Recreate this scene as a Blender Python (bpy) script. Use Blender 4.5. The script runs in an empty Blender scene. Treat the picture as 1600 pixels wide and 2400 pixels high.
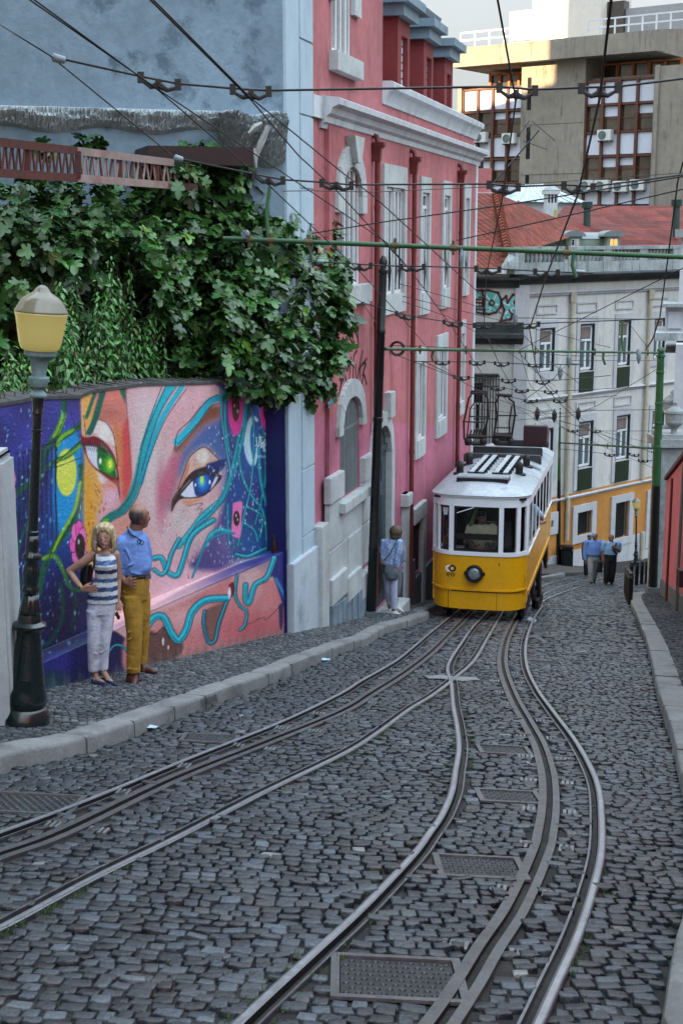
import bpy, bmesh, math, random
import numpy as np
from mathutils import Vector as V, Matrix
random.seed(7); RNG = np.random.default_rng(7)
SC = bpy.context.scene; COL = SC.collection
FL, CU, CV = 3200.0, 800.0, 1200.0
PITCH = math.atan(650 / FL); cp, sp = math.cos(PITCH), math.sin(PITCH)
TH = math.radians(15.2); sT, cT = math.sin(TH), math.cos(TH)
SLOPE = 0.212; ZR, ZS = -1.87, -1.75            # road / pavement level at the viewpoint
Z = V((0, 0, 1))
E = V((sT, cT, 0)); R = V((cT, -sT, 0))         # down the street / towards its right side

def ray(u, v):
    x = (u - CU) / FL; y = (CV - v) / FL
    return V((x, cp + y * sp, -sp + y * cp))
def PY(u, v, Y):
    d = ray(u, v); return d * (Y / d.y)
def PD(u, v, D): return ray(u, v) * D
def PL(u, v, o, n):
    d = ray(u, v); return d * (o.dot(n) / d.dot(n))
def G(u, v, c=ZR):
    d = ray(u, v); return d * (c / (d.z + SLOPE * (sT * d.x + cT * d.y)))
def gz(x, y, c=ZR): return c - SLOPE * (sT * x + cT * y)
def S(s, q, h=0.0, c=ZR): return V((s * sT + q * cT, s * cT - q * sT, c - SLOPE * s + h))
def sq(p): return (sT * p.x + cT * p.y, cT * p.x - sT * p.y)
def proj(p):
    f = p.y * cp - p.z * sp; up = p.y * sp + p.z * cp
    return CU + FL * p.x / f, CV - FL * up / f
def projn(a):
    f = a[:, 1] * cp - a[:, 2] * sp; up = a[:, 1] * sp + a[:, 2] * cp
    return CU + FL * a[:, 0] / f, CV - FL * up / f

class Fr:                                        # a wall's frame: a along, z up, n outwards
    def __init__(s, O, a):
        s.O = V(O); s.a = V(a).normalized(); s.n = s.a.cross(Z)
        if s.n.dot(-s.O) < 0: s.n = -s.n
    def __call__(s, x, z, o=0.0): return V((s.O.x, s.O.y, 0)) + s.a * x + Z * z + s.n * o
    def px(s, u, v, o=0.0):
        p = PL(u, v, s.O + s.n * o, s.n); return ((p - s.O).dot(s.a), p.z)

# ---------------------------------------------------------------- materials
MATS = {}
def lin(c):
    def f(x):
        x = x / 255.0
        return x / 12.92 if x <= 0.04045 else ((x + 0.055) / 1.055) ** 2.4
    return (f(c[0]), f(c[1]), f(c[2]), 1)
def mat(name, col, rough=0.75, var=0.18, scale=2.5, bump=0.15, bscale=30, metal=0.0, streak=0.0, dirt=None, dirtamt=0.0,
        attr=None, spec=0.5, emit=None, es=0.0, sss=0, coat=0, dl=(.52, .75)):
    """base colour broken up by two noises, optional vertical rain streaks and dirt, and a fine bump"""
    if name in MATS: return MATS[name]
    m = bpy.data.materials.new(name); m.use_nodes = True; N = m.node_tree.nodes; L = m.node_tree.links
    b = N['Principled BSDF']; b.inputs['Roughness'].default_value = rough; b.inputs['Metallic'].default_value = metal
    b.inputs['Specular IOR Level'].default_value = spec
    if coat: b.inputs['Coat Weight'].default_value = coat; b.inputs['Coat Roughness'].default_value = 0.15
    geo = N.new('ShaderNodeNewGeometry')
    pos = geo.outputs['Position']
    def noise(sc, det=5, vec=None, rg=0.6):
        n = N.new('ShaderNodeTexNoise'); n.inputs['Scale'].default_value = sc; n.inputs['Detail'].default_value = det
        n.inputs['Roughness'].default_value = rg; L.new(vec or pos, n.inputs['Vector']); return n.outputs['Fac']
    def ramp(f, a, b_, lo, hi):
        r = N.new('ShaderNodeMapRange'); r.inputs[1].default_value = a; r.inputs[2].default_value = b_
        r.inputs[3].default_value = lo; r.inputs[4].default_value = hi; L.new(f, r.inputs[0]); return r.outputs[0]
    def mixc(f, A, B, bt='MIX'):
        x = N.new('ShaderNodeMix'); x.data_type = 'RGBA'; x.blend_type = bt
        for k, val in ((0, f), (6, A), (7, B)):
            if hasattr(val, 'is_linked') or hasattr(val, 'node'): L.new(val, x.inputs[k])
            else: x.inputs[k].default_value = val
        return x.outputs[2]
    c = lin(col) if max(col) > 1 else (*col, 1)
    if attr:
        a = N.new('ShaderNodeAttribute'); a.attribute_name = attr; base = a.outputs['Color']
    else:
        r = N.new('ShaderNodeRGB'); r.outputs[0].default_value = c; base = r.outputs[0]
    f1 = ramp(noise(scale), 0.3, 0.7, 1 - var, 1 + var * 0.6)
    f2 = ramp(noise(scale * 9, 3), 0.3, 0.7, 1 - var * 0.5, 1 + var * 0.4)
    mu = N.new('ShaderNodeMath'); mu.operation = 'MULTIPLY'; L.new(f1, mu.inputs[0]); L.new(f2, mu.inputs[1])
    cur = mixc(1.0, base, mu.outputs[0], 'MULTIPLY')
    if dirt is not None:
        mp = N.new('ShaderNodeMapping'); mp.inputs['Scale'].default_value = (1, 1, 0.12 if streak else 1); L.new(pos, mp.inputs[0])
        sf = ramp(noise(3.5 if streak else 1.6, 6, mp.outputs[0], 0.68), dl[0], dl[1], 0, 1)
        bl = ramp(noise(0.8, 3), 0.35, 0.65, 0.25, 1)
        m2 = N.new('ShaderNodeMath'); m2.operation = 'MULTIPLY'; L.new(sf, m2.inputs[0]); L.new(bl, m2.inputs[1])
        m3 = N.new('ShaderNodeMath'); m3.operation = 'MULTIPLY'; m3.inputs[1].default_value = dirtamt; L.new(m2.outputs[0], m3.inputs[0])
        cur = mixc(m3.outputs[0], cur, lin(dirt))
    L.new(cur, b.inputs['Base Color'])
    rr = ramp(noise(scale * 3), 0.3, 0.7, max(0.03, rough - 0.1), min(1, rough + 0.1)); L.new(rr, b.inputs['Roughness'])
    if bump:
        bp = N.new('ShaderNodeBump'); bp.inputs['Strength'].default_value = bump; bp.inputs['Distance'].default_value = 0.02
        L.new(noise(bscale, 6), bp.inputs['Height']); L.new(bp.outputs[0], b.inputs['Normal'])
    if emit is not None:
        b.inputs['Emission Color'].default_value = lin(emit); b.inputs['Emission Strength'].default_value = es
    if sss: b.inputs['Subsurface Weight'].default_value = sss; b.inputs['Subsurface Radius'].default_value = (0.02, 0.008, 0.005)
    MATS[name] = m; return m

# ---------------------------------------------------------------- mesh collector
class MB:
    def __init__(s): s.v = []; s.f = []; s.mi = []; s.cur = 0
    def add(s, pts, faces):
        o = len(s.v); s.v += [tuple(p) for p in pts]
        for f in faces: s.f.append([i + o for i in f]); s.mi.append(s.cur)
        return s
    def poly(s, pts): return s.add(pts, [list(range(len(pts)))])
    def box(s, o, a, b, c):
        o, a, b, c = V(o), V(a), V(b), V(c)
        p = [o, o + a, o + a + b, o + b, o + c, o + a + c, o + a + b + c, o + b + c]
        fs = [[3, 2, 1, 0], [4, 5, 6, 7], [0, 1, 5, 4], [1, 2, 6, 5], [2, 3, 7, 6], [3, 0, 4, 7]]
        if a.cross(b).dot(c) < 0: fs = [f[::-1] for f in fs]
        return s.add(p, fs)
    def fbox(s, fr, x0, x1, z0, z1, o0, o1):
        return s.box(fr(x0, z0, o0), fr.a * (x1 - x0), Z * (z1 - z0), fr.n * (o1 - o0))
    def cbox(s, c, sx, sy, sz, fx=V((1, 0, 0)), fy=V((0, 1, 0)), fz=Z):
        return s.box(V(c) - fx * sx / 2 - fy * sy / 2 - fz * sz / 2, fx * sx, fy * sy, fz * sz)
    def prism(s, pts, ex):
        n = len(pts); ex = V(ex); pts = [V(p) for p in pts]
        return s.add(pts + [p + ex for p in pts], [list(range(n))[::-1], list(range(n, 2 * n))] +
                     [[i, (i + 1) % n, n + (i + 1) % n, n + i] for i in range(n)])
    def tube(s, pts, r, n=8, cap=True):
        pts = [V(p) for p in pts]; k = len(pts)
        rs = list(r) if hasattr(r, '__len__') else [r] * k
        o = len(s.v); ref = None
        for i, p in enumerate(pts):
            t = (pts[min(i + 1, k - 1)] - pts[max(i - 1, 0)]).normalized()
            if ref is None: ref = V((0, 0, 1)) if abs(t.z) < 0.9 else V((1, 0, 0))
            x = (ref - t * ref.dot(t)).normalized(); y = t.cross(x); ref = x
            for j in range(n):
                a = 2 * math.pi * j / n; s.v.append(tuple(p + (x * math.cos(a) + y * math.sin(a)) * rs[i]))
        for i in range(k - 1):
            for j in range(n):
                s.f.append([o + i * n + j, o + i * n + (j + 1) % n, o + (i + 1) * n + (j + 1) % n, o + (i + 1) * n + j]); s.mi.append(s.cur)
        if cap:
            s.f.append([o + j for j in range(n)][::-1]); s.f.append([o + (k - 1) * n + j for j in range(n)]); s.mi += [s.cur] * 2
        return s
    def lathe(s, o, prof, n=24, ax=Z, flute=0, nf=12):
        """prof: (radius, height along ax)"""
        o = V(o); ax = V(ax).normalized(); ref = V((1, 0, 0)) if abs(ax.x) < 0.9 else V((0, 1, 0))
        x = (ref - ax * ref.dot(ax)).normalized(); y = ax.cross(x); b = len(s.v)
        for r, h in prof:
            for j in range(n):
                a = 2 * math.pi * j / n; rr = r * (1 + flute * math.cos(nf * a)); s.v.append(tuple(o + ax * h + (x * math.cos(a) + y * math.sin(a)) * rr))
        for i in range(len(prof) - 1):
            for j in range(n):
                s.f.append([b + i * n + j, b + i * n + (j + 1) % n, b + (i + 1) * n + (j + 1) % n, b + (i + 1) * n + j]); s.mi.append(s.cur)
        s.f.append([b + j for j in range(n)][::-1]); s.f.append([b + (len(prof) - 1) * n + j for j in range(n)]); s.mi += [s.cur] * 2
        return s
    def ball(s, c, r, n=12, sc=(1, 1, 1)):
        prof = [(max(1e-4, math.sin(math.pi * i / n)) * r, -math.cos(math.pi * i / n) * r) for i in range(n + 1)]
        b = len(s.v); s.lathe(V((0, 0, 0)), prof, n * 2)
        c = V(c)
        for i in range(b, len(s.v)): p = s.v[i]; s.v[i] = (c.x + p[0] * sc[0], c.y + p[1] * sc[1], c.z + p[2] * sc[2])
        return s
    def build(s, name, m, parent=None, smooth=False, bevel=0, flip=True, auto=None):
        me = bpy.data.meshes.new(name); me.from_pydata(s.v, [], s.f); 
        for x in (m if isinstance(m, (list, tuple)) else [m]): me.materials.append(x)
        if any(s.mi): me.polygons.foreach_set('material_index', s.mi)
        if flip:
            bm = bmesh.new(); bm.from_mesh(me); bmesh.ops.recalc_face_normals(bm, faces=bm.faces)
            if bevel:
                es = [e for e in bm.edges if len(e.link_faces) == 2 and e.calc_face_angle(0) > 0.7]
                bmesh.ops.bevel(bm, geom=es, offset=bevel, segments=2, affect='EDGES', clamp_overlap=True)
            bm.to_mesh(me); bm.free()
        if smooth: me.shade_smooth()
        if smooth == 'auto':
            me.set_sharp_from_angle(angle=math.radians(38))
        return link(name, me, parent)
def link(name, me, parent=None):
    o = bpy.data.objects.new(name, me); COL.objects.link(o)
    if parent is not None:
        o.parent = parent
        root = parent.parent or parent
        o.matrix_parent_inverse = Matrix.Translation(-root.location)
        if parent.parent: o.matrix_parent_inverse = Matrix.Identity(4)
    return o
def thing(name, label, cat, loc, group=None):
    o = bpy.data.objects.new(name, None); COL.objects.link(o); o.location = loc; o.empty_display_size = 0.2
    return tag(o, label, cat, group)
def tag(o, label, cat, group=None):
    o['label'] = label; o['category'] = cat
    if group: o['group'] = group
    return o
def struct(o, kind='structure', label=None):
    o['kind'] = kind
    if label: o['label'] = label
    return o
def copy_tree(o, delta, label=None):
    """a copy of a thing with copies of its parts and sub-parts"""
    c = o.copy(); COL.objects.link(c); c.location = o.location + delta
    if label: c['label'] = label
    for ch in list(o.children):
        k = ch.copy(); COL.objects.link(k); k.parent = c; k.matrix_parent_inverse = ch.matrix_parent_inverse.copy()
        for g in list(ch.children):
            h = g.copy(); COL.objects.link(h); h.parent = k; h.matrix_parent_inverse = g.matrix_parent_inverse.copy()
    return c
def catmull(pts, per=8):
    pts = [V(p) for p in pts]; out = []
    for i in range(len(pts) - 1):
        a, b, c, d = pts[max(i - 1, 0)], pts[i], pts[i + 1], pts[min(i + 2, len(pts) - 1)]
        for k in range(per):
            t = k / per
            out.append(0.5 * ((2 * b) + (c - a) * t + (2 * a - 5 * b + 4 * c - d) * t * t + (3 * b - a - 3 * c + d) * t ** 3))
    return out + [pts[-1]]
def resample(pts, step):
    out = [pts[0]]; acc = 0
    for a, b in zip(pts, pts[1:]):
        L = (b - a).length
        if L < 1e-6: continue
        d = step - acc
        while d <= L: out.append(a.lerp(b, d / L)); d += step
        acc = L - (d - step)
    return out + [pts[-1]]
def fast_mesh(name, verts, faces4, m, parent=None, colors=None, smooth=False, tris=False):
    """verts (n,3), faces (k,4) or (k,3) numpy; colors (n,4) per vertex -> attribute 'Col'"""
    me = bpy.data.meshes.new(name); k = faces4.shape[1]
    me.vertices.add(len(verts)); me.vertices.foreach_set('co', verts.astype(np.float32).ravel())
    me.loops.add(faces4.size); me.loops.foreach_set('vertex_index', faces4.astype(np.int32).ravel())
    me.polygons.add(len(faces4)); me.polygons.foreach_set('loop_start', np.arange(0, faces4.size, k, dtype=np.int32))
    me.update(calc_edges=True); me.materials.append(m)
    if colors is not None:
        a = me.color_attributes.new('Col', 'FLOAT_COLOR', 'POINT'); a.data.foreach_set('color', colors.astype(np.float32).ravel())
    if smooth: me.shade_smooth()
    me.validate()
    return link(name, me, parent)
def linn(a):
    a = np.asarray(a, float) / 255.0
    return np.where(a <= 0.04045, a / 12.92, ((a + 0.055) / 1.055) ** 2.4)

# ---------------------------------------------------------------- camera, world, sun
cam = bpy.data.cameras.new('camera'); co = bpy.data.objects.new('camera', cam); COL.objects.link(co)
cam.sensor_fit = 'VERTICAL'; cam.sensor_height = 36; cam.lens = FL / 2400 * 36; cam.clip_end = 2000; cam.clip_start = 0.1
co.rotation_euler = (math.pi / 2 - PITCH, 0, 0); SC.camera = co
SUN_EL, SUN_AZ = math.radians(15), math.radians(-140)      # azimuth from +Y, clockwise
w = bpy.data.worlds.new('World'); SC.world = w; w.use_nodes = True
wn, wl = w.node_tree.nodes, w.node_tree.links
sky = wn.new('ShaderNodeTexSky'); sky.sky_type = 'NISHITA'; sky.sun_disc = False
sky.sun_elevation = SUN_EL; sky.sun_rotation = SUN_AZ; sky.dust_density = 0.6
bg = wn['Background']; bg.inputs[1].default_value = 0.15
hs = wn.new('ShaderNodeHueSaturation'); hs.inputs['Saturation'].default_value = 0.72; wl.new(sky.outputs[0], hs.inputs['Color'])
# a thin overcast over the clear sky: brightest overhead, a third of that at the horizon
tc_ = wn.new('ShaderNodeTexCoord'); sx_ = wn.new('ShaderNodeSeparateXYZ'); wl.new(tc_.outputs['Generated'], sx_.inputs[0])
zr = wn.new('ShaderNodeMapRange'); zr.interpolation_type = 'SMOOTHSTEP'; zr.inputs[1].default_value = 0; zr.inputs[2].default_value = 1; zr.inputs[3].default_value = .10; zr.inputs[4].default_value = 1.0; wl.new(sx_.outputs[2], zr.inputs[0])
nz_ = wn.new('ShaderNodeTexNoise'); nz_.inputs['Scale'].default_value = 2.2; nz_.inputs['Detail'].default_value = 5; mpn = wn.new('ShaderNodeMapping'); mpn.inputs['Scale'].default_value = (1, 1, 3.5); wl.new(tc_.outputs['Generated'], mpn.inputs[0]); wl.new(mpn.outputs[0], nz_.inputs['Vector'])
nr_ = wn.new('ShaderNodeMapRange'); nr_.inputs[1].default_value = .3; nr_.inputs[2].default_value = .7; nr_.inputs[3].default_value = .8; nr_.inputs[4].default_value = 1.15; wl.new(nz_.outputs[0], nr_.inputs[0])
mm_ = wn.new('ShaderNodeMath'); mm_.operation = 'MULTIPLY'; wl.new(zr.outputs[0], mm_.inputs[0]); wl.new(nr_.outputs[0], mm_.inputs[1])
cl_ = wn.new('ShaderNodeMix'); cl_.data_type = 'RGBA'; cl_.blend_type = 'MULTIPLY'; cl_.inputs[0].default_value = 1; hz_ = wn.new('ShaderNodeMix'); hz_.data_type = 'RGBA'; hz_.inputs[6].default_value = (5.6, 5.3, 5.0, 1); hz_.inputs[7].default_value = (4.3, 5.1, 5.9, 1); hr_ = wn.new('ShaderNodeMapRange'); hr_.inputs[2].default_value = .5; wl.new(sx_.outputs[2], hr_.inputs[0]); wl.new(hr_.outputs[0], hz_.inputs[0]); wl.new(hz_.outputs[2], cl_.inputs[6]); wl.new(mm_.outputs[0], cl_.inputs[7])
ov_ = wn.new('ShaderNodeMix'); ov_.data_type = 'RGBA'; ov_.inputs[0].default_value = .94; wl.new(hs.outputs[0], ov_.inputs[6]); wl.new(cl_.outputs[2], ov_.inputs[7]); wl.new(ov_.outputs[2], bg.inputs[0])
sl = bpy.data.lights.new('sun', 'SUN'); sl.energy = 3.6; sl.angle = math.radians(0.5); sl.color = (1, 0.72, 0.42)
so = bpy.data.objects.new('sun', sl); COL.objects.link(so)
sd = V((math.sin(SUN_AZ) * math.cos(SUN_EL), math.cos(SUN_AZ) * math.cos(SUN_EL), math.sin(SUN_EL)))
so.rotation_euler = sd.to_track_quat('Z', 'Y').to_euler()
SC.view_settings.view_transform = 'Standard'; SC.view_settings.look = 'None'; SC.view_settings.exposure = 2.3; SC.view_settings.gamma = 1
SC.cycles.max_bounces = 6; SC.cycles.diffuse_bounces = 1; SC.cycles.glossy_bounces = 3; SC.cycles.transmission_bounces = 4
SC.cycles.transparent_max_bounces = 8; SC.cycles.use_denoising = True
# ================================================================ ground, road, pavements, rails
QW = -5.62                                        # the house fronts on the left
M_earth = mat('joint_earth', (0.020, 0.019, 0.018), 0.95, 0.5, 3, 0.5, 60, dirt=(88, 82, 70), dirtamt=.6)
gv, gf = [], []
ss = [-30, -5, 5, 20, 40, 56, 64, 75, 300]
for s in ss:
    h = -0.018 if s < 60 else -0.018 + SLOPE * (s - 60) * (1 if s > 60 else 0)
    for q in (-150, 200): gv.append(S(s, q, h))
for i in range(len(ss) - 1): gf.append([2 * i, 2 * i + 1, 2 * i + 3, 2 * i + 2])
mb = MB(); mb.add(gv, gf); struct(mb.build('ground', M_earth, flip=False))

def gpath(px, c=ZR, per=10, step=0.08): return resample(catmull([G(u, v, c) for u, v in px], per), step)
KL = [(-90, 1806), (0, 1772), (158, 1739), (306, 1692), (408, 1657), (510, 1621), (638, 1575), (800, 1511), (861, 1492), (902, 1468), (943, 1457), (1004, 1437), (1030, 1428)]
kl = [G(u, v, ZS) for u, v in KL]; kl = [S(-1, -3.9, 0, ZS), S(2, -4.15, 0, ZS), S(5.0, -4.3, 0, ZS)] + kl[1:-1]
s_, q_ = sq(kl[-1]); kl += [S(s_ + 2, -5.05, 0, ZS), S(s_ + 14, -5.1, 0, ZS), S(55, -4.6, 0, ZS)]
KR = [(1478, 1393), (1490, 1440), (1499, 1462), (1519, 1520), (1535, 1594), (1550, 1645), (1570, 1706), (1591, 1783), (1612, 1890), (1612, 2000), (1600, 2120), (1577, 2202), (1545, 2395), (1500, 2560)]
kr = [G(u, v, ZS) for u, v in KR][::-1]
a_ = sq(kr[0]); kr = [S(-1.5, a_[1] - 1.1, 0, ZS)] + kr
s_, q_ = sq(kr[-1]); kr += [S(s_ + 3, q_ + .5, 0, ZS), S(s_ + 7, q_ + 2.0, 0, ZS), S(s_ + 12, q_ + 5, 0, ZS), S(s_ + 18, q_ + 10, 0, ZS)]
klp = resample(catmull(kl, 8), 0.1); krp = resample(catmull(kr, 8), 0.1)

RAILS = dict(
 L1=[(-140, 2010), (0, 1960), (219, 1878), (459, 1778), (663, 1696), (800, 1630), (851, 1598), (927, 1554), (968, 1522), (1014, 1482), (1065, 1441), (1090, 1420)],
 LS=[(-140, 2055), (0, 2005), (153, 1949), (408, 1827), (612, 1745), (800, 1668), (876, 1622), (953, 1573), (1014, 1525), (1055, 1484), (1096, 1443), (1118, 1420)],
 L2=[(-140, 2232), (0, 2170), (204, 2061), (408, 1962), (612, 1857), (800, 1766), (876, 1719), (953, 1663), (1004, 1632), (1045, 1602), (1060, 1589), (1106, 1548), (1137, 1497), (1167, 1446), (1182, 1420)],
 R1=[(520, 2462), (605, 2377), (746, 2244), (865, 2132), (977, 2012), (1014, 1961), (1045, 1915), (1068, 1859), (1076, 1808), (1083, 1757), (1078, 1706), (1068, 1655), (1063, 1604), (1055, 1560), (1086, 1507), (1111, 1471), (1137, 1443), (1158, 1420)],
 RS=[(985, 2462), (1040, 2391), (1096, 2307), (1146, 2223), (1202, 2139), (1244, 2054), (1272, 1984), (1277, 1961), (1285, 1910), (1287, 1859), (1282, 1808), (1264, 1747), (1234, 1691), (1203, 1635), (1180, 1573), (1178, 1533), (1188, 1492), (1211, 1446), (1228, 1420)],
 R2=[(1212, 2462), (1244, 2398), (1286, 2307), (1335, 2202), (1370, 2103), (1395, 2005), (1398, 1921), (1392, 1849), (1371, 1793), (1336, 1732), (1290, 1670), (1251, 1614), (1229, 1563), (1226, 1517), (1234, 1482), (1249, 1446), (1268, 1420)],
 F1=[(1255, 1424), (1285, 1404), (1330, 1386), (1390, 1368), (1460, 1356)],
 F2=[(1236, 1418), (1262, 1399), (1300, 1379), (1350, 1364), (1420, 1353)],
 F3=[(1240, 1388), (1290, 1368), (1345, 1355)],
)
RP = {k: gpath(v, step=0.06) for k, v in RAILS.items()}
SLOTS = ('LS', 'RS')

def near_poly(P, poly, wmax):
    """min distance of points (n,2) to a polyline"""
    a = np.array([(p.x, p.y) for p in poly]); a0, a1 = a[:-1], a[1:]; out = np.full(len(P), 1e9)
    for k in range(0, len(a0), 4):
        b0 = a0[k]; b1 = a1[min(k + 3, len(a1) - 1)]; d = b1 - b0; L = (d * d).sum() + 1e-9
        t = np.clip(((P - b0) @ d) / L, 0, 1); out = np.minimum(out, np.hypot(*(P - b0 - t[:, None] * d).T))
    return out
def side_fn(poly):
    """q of the kerb line as a function of s"""
    a = np.array([sq(p) for p in poly]); i = np.argsort(a[:, 0]); return lambda s: np.interp(s, a[i, 0], a[i, 1])
qL, qR = side_fn(klp), side_fn(krp)

COVERS = [(1180, 1757, 95, 20, 0.02), (1192, 1866, 118, 28, .02), (1124, 2031, 172, 52, -.04), (932, 2291, 268, 98, -.06), (75, 1882, 200, 42, -.3), (492, 1730, 110, 16, -.25), (1275, 1553, 60, 9, 0), (1272, 1478, 50, 6, 0)]
cov = []
for u, v, wpx, hpx, an in COVERS:
    c = G(u, v); wx = (G(u + wpx / 2, v) - G(u - wpx / 2, v)).length; wy = abs(G(u, v - hpx / 2).y - G(u, v + hpx / 2).y)
    cov.append((c, wx, min(wy, wx * 0.95), an))

def lowf(x, y, k=0.0):
    return (np.sin(x * 1.3 + 2.1 * np.sin(y * .7 + k)) + np.sin(y * 1.9 + x * .6 + 1.7 * k) + .7 * np.sin(2.7 * x - 1.1 * y + k * 3)) / 2.7
def stones(name, x0, x1, y0, y1, pitch, lmin, lmax, base, keep, c, h0, hvar, palette, pvar, m, gap=.005, rot=0.0):
    """setts in rows, each one a rounded block with its own tint"""
    cx, cy, lx, ly = [], [], [], []
    y = y0
    while y < y1:
        pr = pitch * RNG.uniform(.82, 1.2); n = int((x1 - x0) / lmin) + 2
        ls = RNG.uniform(lmin, lmax, n); xs = x0 + RNG.uniform(-.1, 0) + np.cumsum(ls) - ls / 2; k = xs < x1
        cx.append(xs[k]); cy.append(np.full(k.sum(), y + pr / 2)); lx.append(ls[k]); ly.append(np.full(k.sum(), pr)); y += pr
    cx, cy, lx, ly = map(np.concatenate, (cx, cy, lx, ly))
    cy = cy + .09 * lowf(cx, cy) + .05 * lowf(cx * 2.3, cy * 2.3, 1.0)
    if rot: cy = cy + rot * cx
    ok = keep(cx, cy); cx, cy, lx, ly = cx[ok], cy[ok], lx[ok], ly[ok]; n = len(cx)
    ang = RNG.normal(0, .07, n) + .12 * lowf(cx, cy, 2.0) + rot; ca, sa = np.cos(ang), np.sin(ang)
    sgn = np.array([(-1, -1), (1, -1), (1, 1), (-1, 1)], float)
    hx, hy = (lx - gap) / 2 * RNG.uniform(.95, 1.03, n), (ly - gap) / 2 * RNG.uniform(.92, 1.05, n)
    jit = RNG.uniform(.82, 1.07, (n, 4, 2))
    top = h0 + RNG.normal(0, hvar, n) + .012 * lowf(cx * .6, cy * .6, 4.0); tx, ty = RNG.normal(0, .06, n), RNG.normal(0, .06, n)
    rings = []
    for inset, dz in ((0, -.035), (0.015, -.007), (.07, -.0015), (.24, .0008)):
        ox = sgn[None, :, 0] * (hx[:, None] * (1 - inset)) * jit[:, :, 0]; oy = sgn[None, :, 1] * (hy[:, None] * (1 - inset)) * jit[:, :, 1]
        X = cx[:, None] + ox * ca[:, None] - oy * sa[:, None]; Y = cy[:, None] + ox * sa[:, None] + oy * ca[:, None]
        H = top[:, None] + dz + (ox * tx[:, None] + oy * ty[:, None] if dz > -.03 else 0)
        Zz = c - SLOPE * (sT * X + cT * Y) + H
        rings.append(np.stack([X, Y, Zz], -1))
    vv = np.concatenate(rings, 1).reshape(-1, 3)                     # n*16
    fb = [[a * 4 + i, a * 4 + (i + 1) % 4, a * 4 + 4 + (i + 1) % 4, a * 4 + 4 + i] for a in range(3) for i in range(4)] + [[12, 13, 14, 15]]
    ff = (np.arange(n)[:, None, None] * 16 + np.array(fb)[None]).reshape(-1, 4)
    pal = np.array(palette, float); ci = RNG.choice(len(pal), n, p=np.array(pvar) / sum(pvar)); colr = pal[ci] * RNG.uniform(.20, .66, n)[:, None] * np.array([[.88, 1.0, 1.14]])
    colr = colr * (1 + .25 * lowf(cx * .5, cy * .5, 6.0))[:, None]
    cc = np.repeat(np.concatenate([colr, np.ones((n, 1))], 1), 16, 0)
    return fast_mesh(name, vv, ff, m, colors=np.clip(cc, 0.004, 1), smooth=True)

M_sett = mat('basalt_sett', (0.1, 0.1, 0.1), 0.34, 0.45, 7, 0.5, 55, attr='Col', spec=0.75, dirt=(92, 88, 80), dirtamt=.45)
M_calc = mat('pavement_sett', (0.2, 0.2, 0.2), 0.62, 0.25, 9, 0.35, 90, attr='Col', spec=0.4)
def sqn(X, Y): return sT * X + cT * Y, cT * X - sT * Y
def keep_road(X, Y):
    s, q = sqn(X, Y); k = (q > qL(s) + .02) & (q < qR(s) - .02) & (s > -.5) & (s < 60)
    u, v = projn(np.stack([X, Y, gz(X, Y)], 1)); k &= (u > -130) & (u < 1730) & (v < 2560) & (v > 1000)
    P = np.stack([X, Y], 1)
    for n, pl in RP.items(): k &= near_poly(P, pl, .1) > (.09 if n in SLOTS else .066)
    for c, wx, wy, an in cov:
        dx, dy = X - c.x, Y - c.y; k &= ~((abs(dx) < wx / 2 + .06) & (abs(dy) < wy / 2 + .055))
    return k
PALR = [(.066, .080, .092), (.044, .054, .064), (.105, .122, .134), (.030, .038, .046), (.15, .165, .172), (.42, .39, .33), (.095, .092, .085)]
struct(stones('road_setts', -8, 22, .3, 19, .078, .058, .120, 0, keep_road, ZR, 0.002, .0045, PALR, [5, 4, 4, 3, 1.6, .05, .8], M_sett))
struct(stones('road_setts', -4, 32, 19, 58, .11, .11, .19, 0, keep_road, ZR, 0.002, .006, PALR, [5, 4, 4, 3, 1.6, .05, .8], M_sett))
def keep_l(X, Y):
    s, q = sqn(X, Y); return (q < qL(s) - .21) & (q > QW - .12) & (s > -.5) & (s < 36)
def keep_r(X, Y):
    s, q = sqn(X, Y); u, v = projn(np.stack([X, Y, gz(X, Y, ZS)], 1)); return (q > qR(s) + .26) & (u < 2500) & (v < 3200) & (s < 60) & (s > 0)
PALL = [(.22, .215, .205), (.16, .16, .158), (.28, .27, .25), (.12, .12, .12)]
struct(stones('pavement', -6, 6, -1, 30, .062, .05, .075, 0, keep_l, ZS, 0.0, .003, PALL, [4, 4, 3, 2], M_calc, .009))
PALD = [(.075, .077, .082), (.055, .058, .064), (.1, .1, .104)]
struct(stones('pavement', -3, 26, -1, 55, .085, .06, .11, 0, keep_r, ZS, 0.0, .003, PALD, [4, 4, 2], M_calc, .009))
M_bed = mat('pavement_bed', (0.07, 0.065, 0.058), 0.95, .3, 4, .4, 60)
mb = MB()
a = [(p, sq(p)[1]) for p in klp if sq(p)[0] < 40]
for (p, q), (p2, q2) in zip(a[::4], a[4::4]):
    s1, s2 = sq(p)[0], sq(p2)[0]; mb.poly([S(s1, QW - .6, -.012, ZS), S(s1, q - .1, -.012, ZS), S(s2, q2 - .1, -.012, ZS), S(s2, QW - .6, -.012, ZS)])
struct(mb.build('pavement', M_bed))
mb = MB(); a = [(sq(p)) for p in krp]
for (s1, q1), (s2, q2) in zip(a[::4], a[4::4]): mb.poly([S(s1, q1 + .1, -.012, ZS), S(s1, q1 + 9, -.012, ZS), S(s2, q2 + 9, -.012, ZS), S(s2, q2 + .1, -.012, ZS)])
struct(mb.build('pavement', M_bed))

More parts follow.
